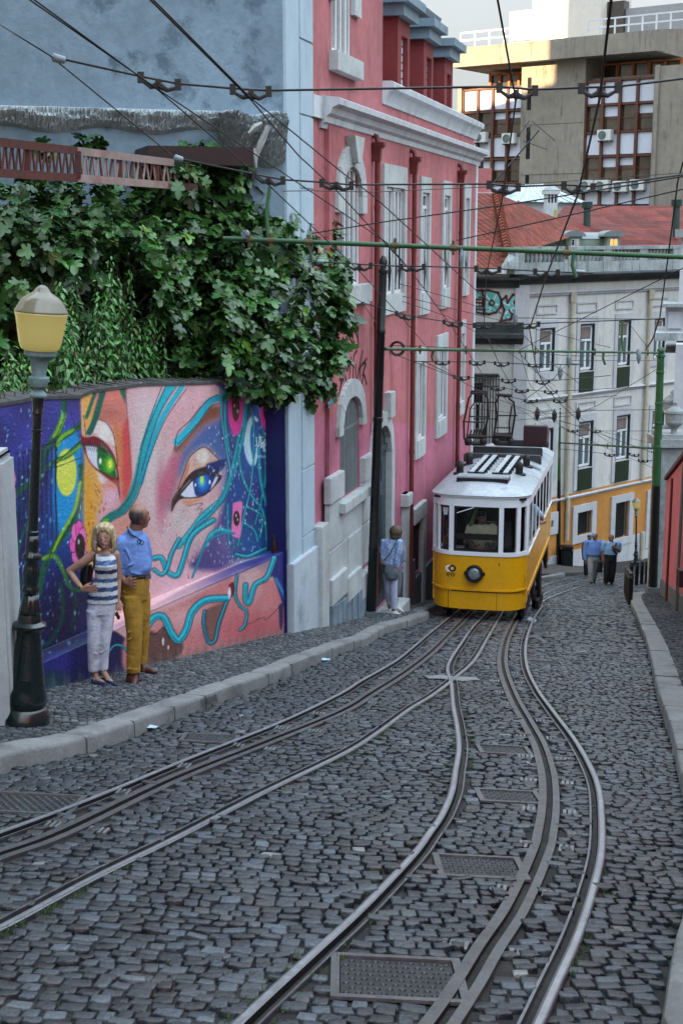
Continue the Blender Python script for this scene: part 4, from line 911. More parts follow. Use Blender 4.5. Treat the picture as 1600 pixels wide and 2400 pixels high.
def strand(L, w, k=0, tr=None):
    L = tr(L) if tr else L; stroke(L, w + 5, K_, 2, .55); stroke(L, w, TC[k % 3], 2.5); stroke([(x - w * .22, y) for x, y in L], w * .3, (70, 200, 212), 2, .6)
strand([(750, 130), (760, 420), (810, 760), (860, 1020)], 9, 1, z7); strand([(800, 130), (800, 500), (840, 800)], 14, 0, z7); strand([(1000, 200), (990, 500), (930, 800), (860, 1060), (760, 1300), (560, 1480), (430, 1650), (310, 1792)], 30, 1, z7)
strand([(960, 560), (880, 950), (800, 1240), (640, 1460), (520, 1560), (450, 1700), (400, 1800)], 18, 0, z7); strand([(940, 850), (980, 1060), (1060, 1240), (1180, 1400), (1220, 1560), (1240, 1792)], 14, 0, z7)
strand([(1000, 200), (1090, 450), (1090, 900), (1060, 1200), (1000, 1450), (930, 1792)], 8, 1, z7); strand([(1140, 300), (1200, 620), (1220, 900), (1190, 1250), (1110, 1560)], 9, 0, z7); strand([(1260, 560), (1250, 850), (1210, 1180)], 8, 1, z7); strand([(1160, 620), (1160, 1000), (1210, 1280), (1300, 1470)], 18, 0, z7)
strand([(830, 1350), (830, 1600), (850, 1792)], 16, 2, z7); strand([(960, 1370), (1100, 1410), (1190, 1500), (1160, 1700)], 11, 0, z7); strand([(980, 1540), (1100, 1620), (1140, 1740)], 12, 0, z7); strand([(590, 1790), (640, 1680), (740, 1620), (860, 1640)], 20, 1, z7)
for x, y in RNG.uniform((1090, 260), (1440, 1000), (260, 2)): ell(x, y, RNG.uniform(1.5, 3.4), RNG.uniform(3, 9), (205, 228, 245), .5, RNG.uniform(.4, .95))
for _ in range(46): ell(RNG.uniform(840, 1060), RNG.uniform(760, 1060), RNG.uniform(2, 4), RNG.uniform(5, 11), (170, 96, 80) if RNG.random() < .6 else (226, 206, 214), .4, .8)
# flowers on the right
for cx, cy, rx, ry in ((1236, 190, 38, 125), (1400, 200, 36, 90)):
    fill([(cx - rx, cy - ry), (cx + rx, cy - ry), (cx + rx * 1.0, cy + ry * .3), (cx + rx * .6, cy + ry * .85), (cx, cy + ry), (cx - rx * .5, cy + ry * .8), (cx - rx * .95, cy + ry * .2)], (246, 70, 164), 2.5); ell(cx + 2, cy - ry * .15, rx * .5, ry * .55, K_, .08); ell(cx + 2, cy - ry * .15, rx * .45, ry * .5, (96, 54, 34), .1)
    ell(cx - 6, cy - ry * .25, 4, 10, (210, 220, 225), .3); ell(cx + 12, cy - 2, 4, 10, (210, 220, 225), .3)
fill([(1222, 670), (1270, 664), (1268, 750), (1262, 845), (1235, 850), (1216, 830), (1220, 750)], (244, 130, 186), 3); ell(1242, 750, 17, 40, (70, 36, 26), .1); ell(1240, 735, 3, 8, (210, 220, 225), .3); ell(1248, 757, 3, 6, (210, 220, 225), .3)
flower(412, 880, 44, 118, (10, 20, 26, 68))
# lettering
WL = (222, 232, 240)
for L in ([(1185, 650), (1195, 730), (1215, 740), (1222, 650)], [(1222, 640), (1236, 660), (1238, 760)], [(1212, 652), (1250, 648)], [(1250, 700), (1240, 730), (1252, 750), (1262, 715), (1250, 700)], [(1268, 790), (1266, 690), (1285, 680), (1282, 730), (1268, 735)], [(1290, 670), (1292, 745)], [(1300, 745), (1300, 610)], [(1278, 600), (1282, 625)], [(1306, 690), (1345, 684)], [(1175, 738), (1184, 732)]): stroke(z7([(x - 62, y) for x, y in L]), 5.5, WL, 1.5)
for k in range(8): stroke(z7([(1128 + k * 12, 835 + (k % 3) * 6), (1132 + k * 12, 865 - (k % 2) * 10)]), 4, WL, 1.5, .75)
for k in range(4): stroke(z7([(1193 + k * 9, 795 + (k % 2) * 8), (1196 + k * 9, 778)]), 3.5, WL, 1.5, .75)
# mouth, chin and the curls over the bench
fill([(440, 1180), (640, 1060), (700, 1130), (700, 1280), (590, 1340), (470, 1330)], (196, 110, 108), 12, al=.0)
fill([(790, 1215), (1000, 1100), (1250, 990), (1440, 930), (1520, 905), (1520, 925), (1440, 955), (1260, 1040), (1000, 1150), (800, 1240), (600, 1345), (600, 1310)], (176, 140, 150), 5, c2=(46, 44, 120), ax=((1000, 1100), (1330, 980)), smooth=False)
fill([(225, 1500), (330, 1440), (470, 1370), (470, 1400), (330, 1470), (225, 1530)], (38, 66, 100), 5, smooth=False); fill([(40, 1500), (225, 1500), (470, 1400), (480, 1600), (250, 1660), (40, 1700)], (34, 36, 110), 14, smooth=False); ell(350, 1510, 90, 50, (52, 50, 140), .8, .8); ell(280, 1600, 70, 40, (14, 70, 60), .8, .8); ell(420, 1560, 50, 60, (20, 30, 90), .8, .8)
fill([(560, 1390), (600, 1360), (640, 1400), (650, 1570), (590, 1600), (550, 1500)], (30, 24, 84), 8)
fill([(640, 1420), (700, 1300), (800, 1260), (1000, 1170), (1240, 1050), (1300, 1090), (1470, 1080), (1520, 1200), (1520, 1350), (1000, 1480), (680, 1570)], (206, 132, 132), 10)
ell(960, 1270, 140, 60, (222, 170, 170), .8, .9); ell(1300, 1100, 60, 60, (214, 190, 190), .8, .8); ell(1330, 1330, 190, 70, (190, 96, 104), .8, .8)
fill([(1440, 940), (1525, 905), (1530, 1330), (1500, 1250), (1440, 1070), (1420, 1050)], (42, 44, 124), 5); stroke([(1450, 1070), (1500, 1180), (1520, 1320)], 16, (60, 170, 200), 6, .8)
fill([(770, 1330), (830, 1350), (870, 1310), (900, 1380), (960, 1410), (940, 1470), (850, 1530), (760, 1540), (755, 1430)], (112, 76, 70), 8); stroke([(775, 1350), (815, 1360), (860, 1325), (890, 1380)], 5, K_, 2, .8); stroke([(765, 1470), (860, 1490), (950, 1450)], 4, (60, 40, 40), 2, .8); ell(857, 1397, 5, 20, (230, 235, 240), .3); ell(884, 1428, 4, 12, (230, 235, 240), .3)
fill([(1080, 1230), (1150, 1200), (1190, 1190), (1150, 1330), (1110, 1400), (1080, 1330)], (134, 94, 86), 8)
def curl(L, w, c=(22, 176, 196)):
    stroke(L, w + 7, K_, 2, .75); stroke(L, w, c, 2.5); stroke([(x, y - w * .2) for x, y in L], w * .25, (90, 215, 225), 2, .7); stroke([(x + 2, y + w * .25) for x, y in L], 3, K_, 1.2, .6)
curl([(770, 1320), (810, 1270), (860, 1270), (900, 1350), (940, 1390), (980, 1330), (1010, 1240), (1080, 1180), (1190, 1170)], 34); curl([(1190, 1190), (1150, 1300), (1130, 1390), (1095, 1400), (1070, 1310), (1075, 1240)], 16, (30, 130, 160)); curl([(1245, 1050), (1235, 1150), (1260, 1210), (1295, 1240), (1285, 1310), (1260, 1335)], 12); curl([(1290, 1100), (1290, 1180), (1310, 1190), (1340, 1100), (1400, 1060), (1440, 960)], 24)
curl([(810, 960), (850, 960), (880, 1030), (930, 1050), (960, 980), (1010, 840), (1120, 760)], 24); curl([(810, 1020), (850, 1045), (880, 1010), (900, 940), (940, 860)], 18); stroke([(1010, 1060), (1050, 960), (1080, 880), (1160, 830), (1230, 830)], 12, (30, 140, 160), 3); curl([(1240, 940), (1300, 950), (1370, 920), (1420, 900)], 20, (24, 150, 170))
curl([(560, 1470), (600, 1420), (640, 1420), (670, 1450)], 10)
fill([(1200, 1100), (1225, 1085), (1232, 1130), (1215, 1165), (1200, 1150)], (120, 20, 36), 2.5); ell(1205, 1140, 8, 30, (225, 225, 230), .2)
stroke([(1300, 1310), (1380, 1270), (1400, 1280), (1480, 1200)], 3.5, (80, 40, 46), 1.5, .8); fill([(1462, 1210), (1484, 1200), (1484, 1310), (1470, 1330)], (60, 40, 90), 4)
# dusty foot of the wall, scuffs
zz_ = vz.reshape(-1) - np.repeat(base, NR); dm = np.clip(.16 - zz_ + .05 * np.sin(vs.reshape(-1) * 23) + .03 * np.sin(vs.reshape(-1) * 61), 0, .12) / .12 * .55
cc[:] = cc * (1 - dm[:, None]) + np.array((120, 122, 118)) * dm[:, None]
for _ in range(130):
    x, y = RNG.uniform(430, 1500), RNG.uniform(100, 1450); ell(x, y, RNG.uniform(1.2, 2.5), RNG.uniform(1.5, 4), (70, 60, 60), .4, .6)
M_mural = mat('mural_paint', (1, 1, 1), .62, .13, 2.5, .3, 24, attr='Col')
wall = thing('mural_wall', 'garden wall with a built-in bench painted with a huge face, flowers and teal hair', 'wall', S((sa + sb) / 2, QW, 0, ZS))
colr = np.concatenate([np.clip(linn(255 * (np.clip(cc, 0, 255) / 255) ** 1.12) * 1.14, .002, .9), np.ones((len(cc), 1))], 1)
fast_mesh('painted_plaster', VX, FX, M_mural, wall, colors=colr, smooth=False)
M_cope = mat('mossy_coping', (.07, .072, .07), .95, .4, 5, .6, 30)
mb = MB(); n = 90
for i in range(n):
    xa_, xb_ = sa + (sb - sa) * i / n, sa + (sb - sa) * (i + 1) / n; za, zb = float(wtop(xa_)), float(wtop(xb_)); r1 = random.uniform(.0, .05)
    A = [S(xa_, QB + .012, 0), S(xa_, QB - .24, 0), S(xb_, QB - .24, 0), S(xb_, QB + .012, 0)]
    L_ = [V((p.x, p.y, (za if k in (0, 1) else zb) - .02)) for k, p in enumerate(A)]; U_ = [V((p.x, p.y, (za if k in (0, 1) else zb) + .012 + r1 * (k in (1, 2)))) for k, p in enumerate(A)]
    mb.add(L_ + U_, [[3, 2, 1, 0], [4, 5, 6, 7], [0, 1, 5, 4], [1, 2, 6, 5], [2, 3, 7, 6], [3, 0, 4, 7]])
mb.build('coping', M_cope, wall)
mb = MB(); mb.box(S(sa, QB - .01, -2, 0), E * (sb - sa), R * -.2, Z * 3) if False else None
for k in range(26):
    x = sa + .5 + (sb - sa) * .42 * k / 26 + random.uniform(0, .1); b = S(x, QB - .1, 0); z = float(wtop(x)); mb.tube([V((b.x, b.y, z - .02)), V((b.x + random.uniform(-.02, .02), b.y, z + random.uniform(.04, .1)))], .007, 5)
mb.build('spike', mat('rusty_spike', (.09, .05, .035), .8, .3), wall)
# the back of the wall so that it has thickness
mb = MB(); A = S(sa, QB - .24, 0); B = S(sb, QB - .24, 0)
mb.poly([V((A.x, A.y, -9)), V((B.x, B.y, -9)), V((B.x, B.y, float(wtop(sb)))), V((A.x, A.y, float(wtop(sa))))]); mb.poly([V((A.x, A.y, -6)), V((A.x, A.y, float(wtop(sa)))), S(sa, QB, float(wtop(sa)) + SLOPE * sa, 0), S(sa, QB, -6 + SLOPE * sa, 0)])
mb.build('wall_back', M_conc, wall, flip=False)
mb = MB(); mb.poly([S(sb, QB, -9 + SLOPE * sb, 0), S(sb, QW + .04, -9 + SLOPE * sb, 0), S(sb, QW + .04, float(wtop(sb)) + SLOPE * sb, 0), S(sb, QB, float(wtop(sb)) + SLOPE * sb, 0)]); mb.box(S(sb, QB, -9 + SLOPE * sb, 0), E * .3, R * .24, Z * (float(ledge(sb)) + 9)); mb.build('painted_return', mat('navy_wall_paint', (26, 26, 92), .6, .3, 1.5, .1, dirt=(14, 40, 70), dirtamt=.6), wall)
# a bottle left on the end of the bench
b = PL(642, 1284, S(0, QB + .15), R); b.z = float(ledge(sq(b)[0]))
mb = MB(); mb.lathe(b, [(.03, 0), (.034, .01), (.034, .13), (.014, .18), (.013, .24), (.016, .25)], 12); tag(mb.build('bottle', mat('brown_glass', (60, 36, 22), .15, .2), smooth=True), 'small brown glass bottle standing on the far end of the painted bench', 'bottle')
# ================================================================ fig tree and shrub behind the wall
def wd(u, v=905): d = ray(u, v); return R.dot(S(0, QB)) / R.dot(d)
def leaves(pos, nrm, dirn, size, outline, fold, droop, cols):
    """many leaves at once; outline (k,2) of half-lobed leaf, fan round a point on the midrib"""
    n = len(pos); k = len(outline); o = np.array(outline); ctr = np.array([[.34, 0]]); pts = np.concatenate([ctr, o])
    nrm = nrm / np.linalg.norm(nrm, axis=1)[:, None]; dirn = dirn - (dirn * nrm).sum(1)[:, None] * nrm; dirn /= np.linalg.norm(dirn, axis=1)[:, None] + 1e-9
    sd_ = np.cross(nrm, dirn); fo = fold * RNG.uniform(.4, 1.6, n); dr = droop * RNG.uniform(.2, 1.8, n); asy = RNG.normal(0, .12, n)
    x, y = pts[None, :, 0] * size[:, None], pts[None, :, 1] * size[:, None]
    z = np.abs(y) * fo[:, None] - dr[:, None] * x * x / size[:, None] - .5 * dr[:, None] * y * y / size[:, None] + asy[:, None] * y
    vv = pos[:, None] + dirn[:, None] * x[..., None] + sd_[:, None] * y[..., None] + nrm[:, None] * z[..., None]
    f = np.array([[0, 1 + i, 1 + (i + 1) % k] for i in range(k)]); ff = (np.arange(n)[:, None, None] * (k + 1) + f[None]).reshape(-1, 3)
    c = np.repeat(np.concatenate([cols, np.ones((n, 1))], 1), k + 1, 0)
    return vv.reshape(-1, 3), ff, c
half = [(0, .02), (-.02, .18), (-.10, .30), (-.02, .44), (.14, .46), (.24, .30), (.30, .27), (.34, .42), (.46, .54), (.60, .50), (.62, .32), (.60, .22), (.74, .26), (.90, .20), (1.0, 0)]
FIG = half + [(x, -y) for x, y in half[-2::-1]]
OVA = [(0, .015), (.15, .14), (.4, .21), (.65, .17), (.85, .08), (1.0, 0), (.85, -.08), (.65, -.17), (.4, -.21), (.15, -.14), (0, -.015)]
def unit(n):
    a = RNG.normal(0, 1, (n, 3)); return a / np.linalg.norm(a, axis=1)[:, None]
M_fig = mat('fig_leaf', (.04, .09, .03), .30, .25, 9, .12, 60, attr='Col', spec=.55)
M_fstem = mat('fig_stem', (.26, .32, .09), .6, .2, bump=.1)
M_bark = mat('grey_bark', (.10, .09, .08), .9, .3, 6, .6, 30)
FB = [(-60, 690, 1.9, 1.1), (60, 690, 1.9, 1.0), (180, 680, 1.9, 1.0), (320, 670, 1.9, 1.0), (430, 610, 1.8, .85), (480, 640, 1.5, .95), (560, 600, 1.0, .85), (640, 610, .5, .72), (700, 640, .3, .58), (600, 700, .6, .9), (690, 720, .2, .75), (740, 750, 0., .52), (540, 790, .5, .85),
      (640, 830, -.1, .62), (690, 870, -.3, .42), (600, 880, -.15, .32), (650, 905, -.45, .26), (715, 915, -.5, .22), (745, 850, -.2, .38), (765, 660, .1, .38), (460, 780, 1.3, .9), (250, 760, 1.9, 1.0), (80, 790, 1.8, .9), (-40, 840, 1.6, .7), (380, 720, 1.8, 1.0), (480, 850, .6, .45), (540, 870, .2, .4),
      (458, 360, 1.9, .15), (470, 410, 1.8, .28), (480, 470, 1.6, .5), (214, 336, 2.2, .14), (345, 372, 2.2, .12), (108, 345, 2.2, .10), (30, 500, 2.0, .4), (620, 470, .8, .36), (690, 530, .5, .36), (750, 560, .4, .3), (560, 450, 1.3, .45), (790, 730, .1, .3), (795, 640, .2, .16), (785, 830, 0, .2), (765, 900, -.2, .15), (110, 470, 2.0, .3), (200, 480, 2.0, .32), (300, 485, 2.0, .34), (390, 470, 1.9, .4), (660, 490, .6, .3), (430, 420, 1.2, .3), (520, 420, 1.1, .42), (470, 372, 1.3, .24), (440, 395, 1.4, .22), (500, 400, 1.2, .34), (560, 460, 1.0, .4)]
def crown(blobs, dens):
    P, Nn = [], []
    for u, v, off, r in blobs:
        if u < 520 and off > 1.4: t_ = 1.7 * min(1, 1 - u / 520); off += t_; r *= 1 + .06 * t_
        c = np.array(PD(u, v, wd(min(u, 700)) + off)); n = int(dens * r * r + 14)
        d = unit(n); d[:, 1] = -np.abs(d[:, 1]) * .9 + .25 * RNG.random(n); d /= np.linalg.norm(d, axis=1)[:, None]
        rr = r * (.62 + .42 * RNG.random(n) ** .6) * (1 + .12 * np.sin(d[:, 0] * 9 + u) * np.sin(d[:, 2] * 8 + v))
        P.append(c + d * rr[:, None]); Nn.append(d)
    return np.concatenate(P), np.concatenate(Nn)
P, Nd = crown(FB, 800)
# shoots: leaves gather in rosettes
n = len(P); cid = RNG.integers(0, n, n); nr = n // 6; seeds = RNG.choice(n, nr, replace=False)
order = RNG.integers(0, nr, n); Q = P[seeds][order] * .72 + P * 0; 
near = np.empty(n, int)
for k in range(0, n, 400): near[k:k + 400] = np.argmin(((P[k:k + 400, None] - P[seeds][None]) ** 2).sum(-1), 1)
Pseed = P[seeds].copy(); P = P * .45 + P[seeds][near] * .55 + RNG.normal(0, .02, (n, 3)); shoot = P[seeds][near]
nrm = Nd * .34 + np.array([0, 0, .85]) + RNG.normal(0, .42, (n, 3)); dirn = (P - shoot) * 5 + Nd * .4 + RNG.normal(0, .45, (n, 3)) + np.array([0, -.1, -.45])
size = RNG.uniform(.08, .20, n)
pq, ps_ = P[:, 0] * cT - P[:, 1] * sT, P[:, 0] * sT + P[:, 1] * cT; pu, pv = projn(P); okp = ~((pq > QB - .30) & (pu < 520)) & ~((pv > 925) & (pu < 560)); zlow = P[:, 2] > np.where(pu < 560, wtop(np.clip(ps_, sa, sb)) - .15, -99); okp &= zlow
sh_h = np.interp(pu, [-40, 20, 90, 130, 200, 240, 300, 360, 400, 430], [780, 800, 800, 650, 600, 575, 600, 690, 780, 860]); wdp = np.array([wd(q) for q in np.clip(pu, -60, 700)]); okp &= ~((pu < 425) & (pv > sh_h - 5) & (P[:, 1] * cp - P[:, 2] * sp < wdp + 2.2))
P, nrm, dirn, size, near, shoot, Nd = P[okp], nrm[okp], dirn[okp], size[okp], near[okp], shoot[okp], Nd[okp]; n = len(P)

sh_t = RNG.uniform(.35, 1.5, nr)[near]; base_c = np.array([.046, .125, .026]); col = base_c[None] * (sh_t * RNG.uniform(.7, 1.3, n))[:, None]
yl = RNG.random(n) < .12; col[yl] = col[yl] * np.array([1.7, 1.35, .9]); bl = RNG.random(n) < .25; col[bl] *= np.array([.85, 1.0, 1.35])
vv, ff, c = leaves(P, nrm, dirn, size, FIG, .22, .35, col)
base_t = S(16.4, -7.6, 0, ZS)
fig = thing('fig_tree', 'large fig tree with big lobed dark green leaves spilling over the painted wall', 'tree', base_t)
fast_mesh('crown', vv, ff, M_fig, fig, colors=c)
mb = MB(); sel = RNG.choice(n, 2200, replace=False)
for i in sel:
    a = V(P[i]); dl = V(shoot[i]) - a; b = a + dl.normalized() * min(.13, dl.length) + V((0, .03, -.01)); t = (b - a).normalized(); s_ = t.cross(V((0, 1, 0))).normalized() * .006
    mb.add([a - s_, a + s_, b + s_, b - s_], [[0, 1, 2, 3]])
mb.build('leaf_stalk', M_fstem, fig, flip=False)
sq_ = Pseed[:, 0] * cT - Pseed[:, 1] * sT; mb = MB(); sel = RNG.choice(np.nonzero(sq_ < QB - .35)[0], 60, replace=False); top = base_t + V((0, 0, 2.4))
mb.tube([base_t - Z * .3, base_t + Z * 1.2 + R * .1, top], [.22, .17, .12], 10); mb.build('trunk', M_bark, fig, smooth=True)
mb = MB(); fork = []
for k in range(9):
    u, v, off, r = FB[k * 2 % 24]; e = PD(u, v, wd(min(u, 700)) + off + .3); m_ = top.lerp(e, .5) + Z * .25; mb.tube([top - Z * .1, m_, e], [.09, .05, .02], 7); fork.append(m_)
for k in sel:
    e = V(Pseed[k]); f = min(fork, key=lambda q: (q - e).length); mb.tube([f, f.lerp(e, .6) + Z * .05, e], [.03, .018, .008], 5)
mb.build('branch', M_bark, fig, smooth=True)
# the lighter shrub in front of it
stems = []
for _ in range(150):
    u = RNG.uniform(-40, 425); hmax = np.interp(u, [-40, 20, 90, 130, 200, 240, 300, 360, 400, 430], [780, 800, 800, 650, 600, 575, 600, 690, 780, 860]); v1 = hmax + RNG.uniform(0, 230); stems.append((u, min(v1, 890), RNG.uniform(1.25, 2.1)))
PP, NN, DD, SZ, CC = [], [], [], [], []; smb = MB()
for u, v1, off in stems:
    D_ = wd(max(u, -40)) + off; A = PD(u + RNG.uniform(-20, 20), 940, D_); Bt = PD(u, v1, D_ - .1); L = (Bt - A).length; k = int(L / .024); tone = RNG.uniform(.6, 1.5)
    smb.tube([A, A.lerp(Bt, .5) + V((random.uniform(-.03, .03), 0, 0)), Bt], [.006, .004, .002], 4)
    for j in range(k):
        t = (j + RNG.random()) / k; p = A.lerp(Bt, t); a = j * 2.4 + RNG.uniform(-.4, .4); out = V((math.cos(a), math.sin(a) - .35, RNG.uniform(-.5, .3))).normalized()
        ln = RNG.uniform(.06, .125) * (1.1 - .45 * t); PP.append(tuple(p + out * .02)); DD.append(tuple(out + Z * .15)); NN.append(tuple(Z * .8 + out * .5 + V(RNG.normal(0, .3, 3)))); SZ.append(ln)
        g = tone * RNG.uniform(.7, 1.35) * (.8 + .5 * t); CC.append((.058 * g, .19 * g, .036 * g) if RNG.random() > .06 else (.13 * g, .17 * g, .03 * g))
M_shr = mat('shrub_leaf', (.05, .12, .03), .3, .2, 20, .08, 60, attr='Col', spec=.6)
PP, NN, DD, SZ, CC = map(np.array, (PP, NN, DD, SZ, CC)); ok_ = PP[:, 0] * cT - PP[:, 1] * sT < QB - .33; PP, NN, DD, SZ, CC = PP[ok_], NN[ok_], DD[ok_], SZ[ok_], CC[ok_]
vv, ff, c = leaves(PP, NN, DD, SZ, OVA, .25, .5, CC)
shr = thing('shrub', 'light green glossy small-leaved shrub behind the lamp and the painted wall', 'shrub', PD(250, 960, wd(250) + 1.6))
fast_mesh('foliage', vv, ff, M_shr, shr, colors=c); smb.build('stem', M_bark, shr)

# ---------------------------------------------------------------- rusty lattice girder resting over the fig
gir = thing('lattice_girder', 'rusty red and white painted steel lattice girder lying across the fig tree', 'girder', PD(200, 400, 15))
M_rust = mat('red_rust_paint', (82, 34, 28), .7, .3, 3, .25, dirt=(60, 30, 22), dirtamt=.7)
M_chip = mat('chipped_white_paint', (150, 128, 122), .7, .2, 4, .25, dirt=(120, 42, 34), dirtamt=1.0)
gd = lambda u: np.interp(u, [-60, 464], [12.9, 17.2])
def gt(u, bot, back=0): return PD(u, np.interp(u, [-60, 0, 180, 464], [327, 334, 354, 389]) if not bot else np.interp(u, [-60, 0, 183, 370, 464], [402, 408, 418, 433, 440]), gd(u) + back)
for m_, ua, ub, nm in ((M_rust, -60, 184, 'chord'), (M_chip, 184, 464, 'chord')):
    mb = MB()
    for bot in (0, 1):
        for bk in (0, .38):
            a, b = gt(ua, bot, bk), gt(ub, bot, bk); t = (b - a); mb.box(a - Z * .04 - V((0, .03, 0)), t, V((0, .06, 0)), Z * .085)
    mb.build(nm, m_, gir)
mb, mb2 = MB(), MB(); us = np.linspace(-50, 460, 66)
for k, (a, b) in enumerate(zip(us, us[1:])):
    for bk in (0, .38): (mb if a < 184 or k % 3 == 0 else mb2).tube([gt(a, k % 2, bk), gt(b, 1 - k % 2, bk)], .013, 5)
for u in (-20, 66, 184, 281, 368): mb.box(gt(u, 1) - V((.03, .04, 0)), V((.06, 0, 0)), V((0, .05, 0)), gt(u, 0) - gt(u, 1))
mb.build('lacing', M_rust, gir); mb2.build('lacing', M_chip, gir)

# ================================================================ street lamp
M_lampg = mat('bottle_green_enamel', (9, 28, 28), .25, .2, 4, .06, 30, coat=.4, spec=.6)
M_verd = mat('verdigris_bronze', (112, 138, 140), .6, .3, 8, .25, 40, dirt=(66, 60, 52), dirtamt=.8)
M_globe = mat('frosted_glass', (206, 200, 160), .22, .15, 2.5, .03, spec=.5, emit=(226, 214, 140), es=.06)
def frost(name, tint, gloss, clear, glow=0):
    m = bpy.data.materials.new(name); m.use_nodes = True; N, L = m.node_tree.nodes, m.node_tree.links
    a = N.new('ShaderNodeBsdfTranslucent'); a.inputs[0].default_value = lin(tint); b = N.new('ShaderNodeBsdfTransparent'); b.inputs[0].default_value = lin(tint); d = N.new('ShaderNodeBsdfDiffuse'); d.inputs[0].default_value = lin(tint)
    g = N.new('ShaderNodeBsdfGlossy'); g.inputs['Roughness'].default_value = .18; fr = N.new('ShaderNodeLayerWeight'); fr.inputs[0].default_value = gloss
    def mx(f, x, y):
        k = N.new('ShaderNodeMixShader'); L.new(x, k.inputs[1]); L.new(y, k.inputs[2])
        if isinstance(f, float): k.inputs[0].default_value = f
        else: L.new(f, k.inputs[0])
        return k.outputs[0]
    o = mx(fr.outputs[0], mx(clear, mx(.35, a.outputs[0], d.outputs[0]), b.outputs[0]), g.outputs[0])
    if glow: e = N.new('ShaderNodeEmission'); e.inputs[0].default_value = lin((250, 226, 130)); e.inputs[1].default_value = glow; q = N.new('ShaderNodeAddShader'); L.new(o, q.inputs[0]); L.new(e.outputs[0], q.inputs[1]); o = q.outputs[0]
    L.new(o, N['Material Output'].inputs[0]); return m
M_globe = frost('frosted_globe', (216, 211, 158), .34, .2, .03)
M_cap = frost('frosted_cap', (172, 170, 154), .42, .12)
def lamp(base, Ytop, scale, axis, label, n=36):
    root = thing('street_lamp', label, 'street lamp', base, 'cast iron street lamps')
    def pr(L): return [(max(w, .5) * scale, (2300 - y) * scale) for y, w in L]
    lb = MB().lathe(base, pr([(2300, 124), (2258, 124), (2246, 118), (2215, 110), (2204, 98), (2190, 104), (2172, 107), (2148, 105), (2100, 94), (2000, 80), (1900, 69), (1830, 60)]), n, axis, .0)
    # access hatch on the base
    f = (V((0, -1, 0)) - axis * axis.dot(V((0, -1, 0)))).normalized(); sd_ = axis.cross(f)
    o = base + axis * 215 * scale + f * 83 * scale; lb.box(o - sd_ * 38 * scale - axis * 45 * scale, sd_ * 76 * scale, axis * 90 * scale, f * 9 * scale); lb.box(o - sd_ * 24 * scale - axis * 28 * scale + f * 9 * scale, sd_ * 48 * scale, axis * 56 * scale, f * 3 * scale)
    lb.build('base', M_lampg, root, smooth='auto')
    MB().lathe(base, pr([(1830, 62), (1802, 62), (1796, 70), (1778, 86), (1766, 86), (1752, 60), (1722, 56), (1710, 53)]), n, axis).build('collar', M_lampg, root, smooth='auto')
    MB().lathe(base, pr([(1712, 53), (1690, 51), (1650, 43), (1610, 34)]), 48, axis, .05, 8).build('leaf_collar', M_lampg, root, smooth=True)
    MB().lathe(base, pr([(1612, 34), (1592, 41), (1576, 41), (1562, 33), (1540, 39), (1500, 43), (1465, 37), (1440, 30), (1426, 46), (1408, 47), (1396, 34), (1380, 30), (1340, 33), (1300, 28)]), 48, axis, .03, 10).build('baluster', M_lampg, root, smooth=True)
    MB().lathe(base, pr([(1302, 30), (1284, 30), (1280, 26), (782, 22), (780, 27), (768, 27), (766, 22), (694, 22), (690, 28), (682, 28), (676, 25), (640, 29), (612, 31)]), n, axis).build('shaft', M_lampg, root, smooth='auto')
    MB().lathe(base, pr([(612, 34), (604, 44), (596, 44), (584, 34), (572, 22), (562, 24), (556, 40), (520, 51), (512, 50), (506, 36), (496, 34), (430, 44), (418, 50), (412, 68), (402, 76), (384, 75), (378, 72)]), 40, axis, .025, 10).build('capital', M_verd, root, smooth='auto')
    MB().lathe(base, pr([(380, 76), (374, 88), (362, 96), (340, 103), (300, 110), (260, 116), (225, 122), (205, 127), (196, 129)]), n, axis).build('globe', M_globe, root, smooth=True)
    MB().lathe(base, pr([(196, 129), (190, 130), (184, 127), (172, 118), (150, 107), (130, 92), (115, 74), (102, 50), (94, 40), (80, 31), (68, 18), (62, 4)]), n, axis).build('cap', M_cap, root, smooth=True)
    return root
b = G(60, 1695, ZS); t = PY(100, 667, b.y); lamp(b, 0, (t - b).length / 2238, (t - b).normalized(), 'dark green cast iron street lamp with a frosted globe standing before the painted wall')

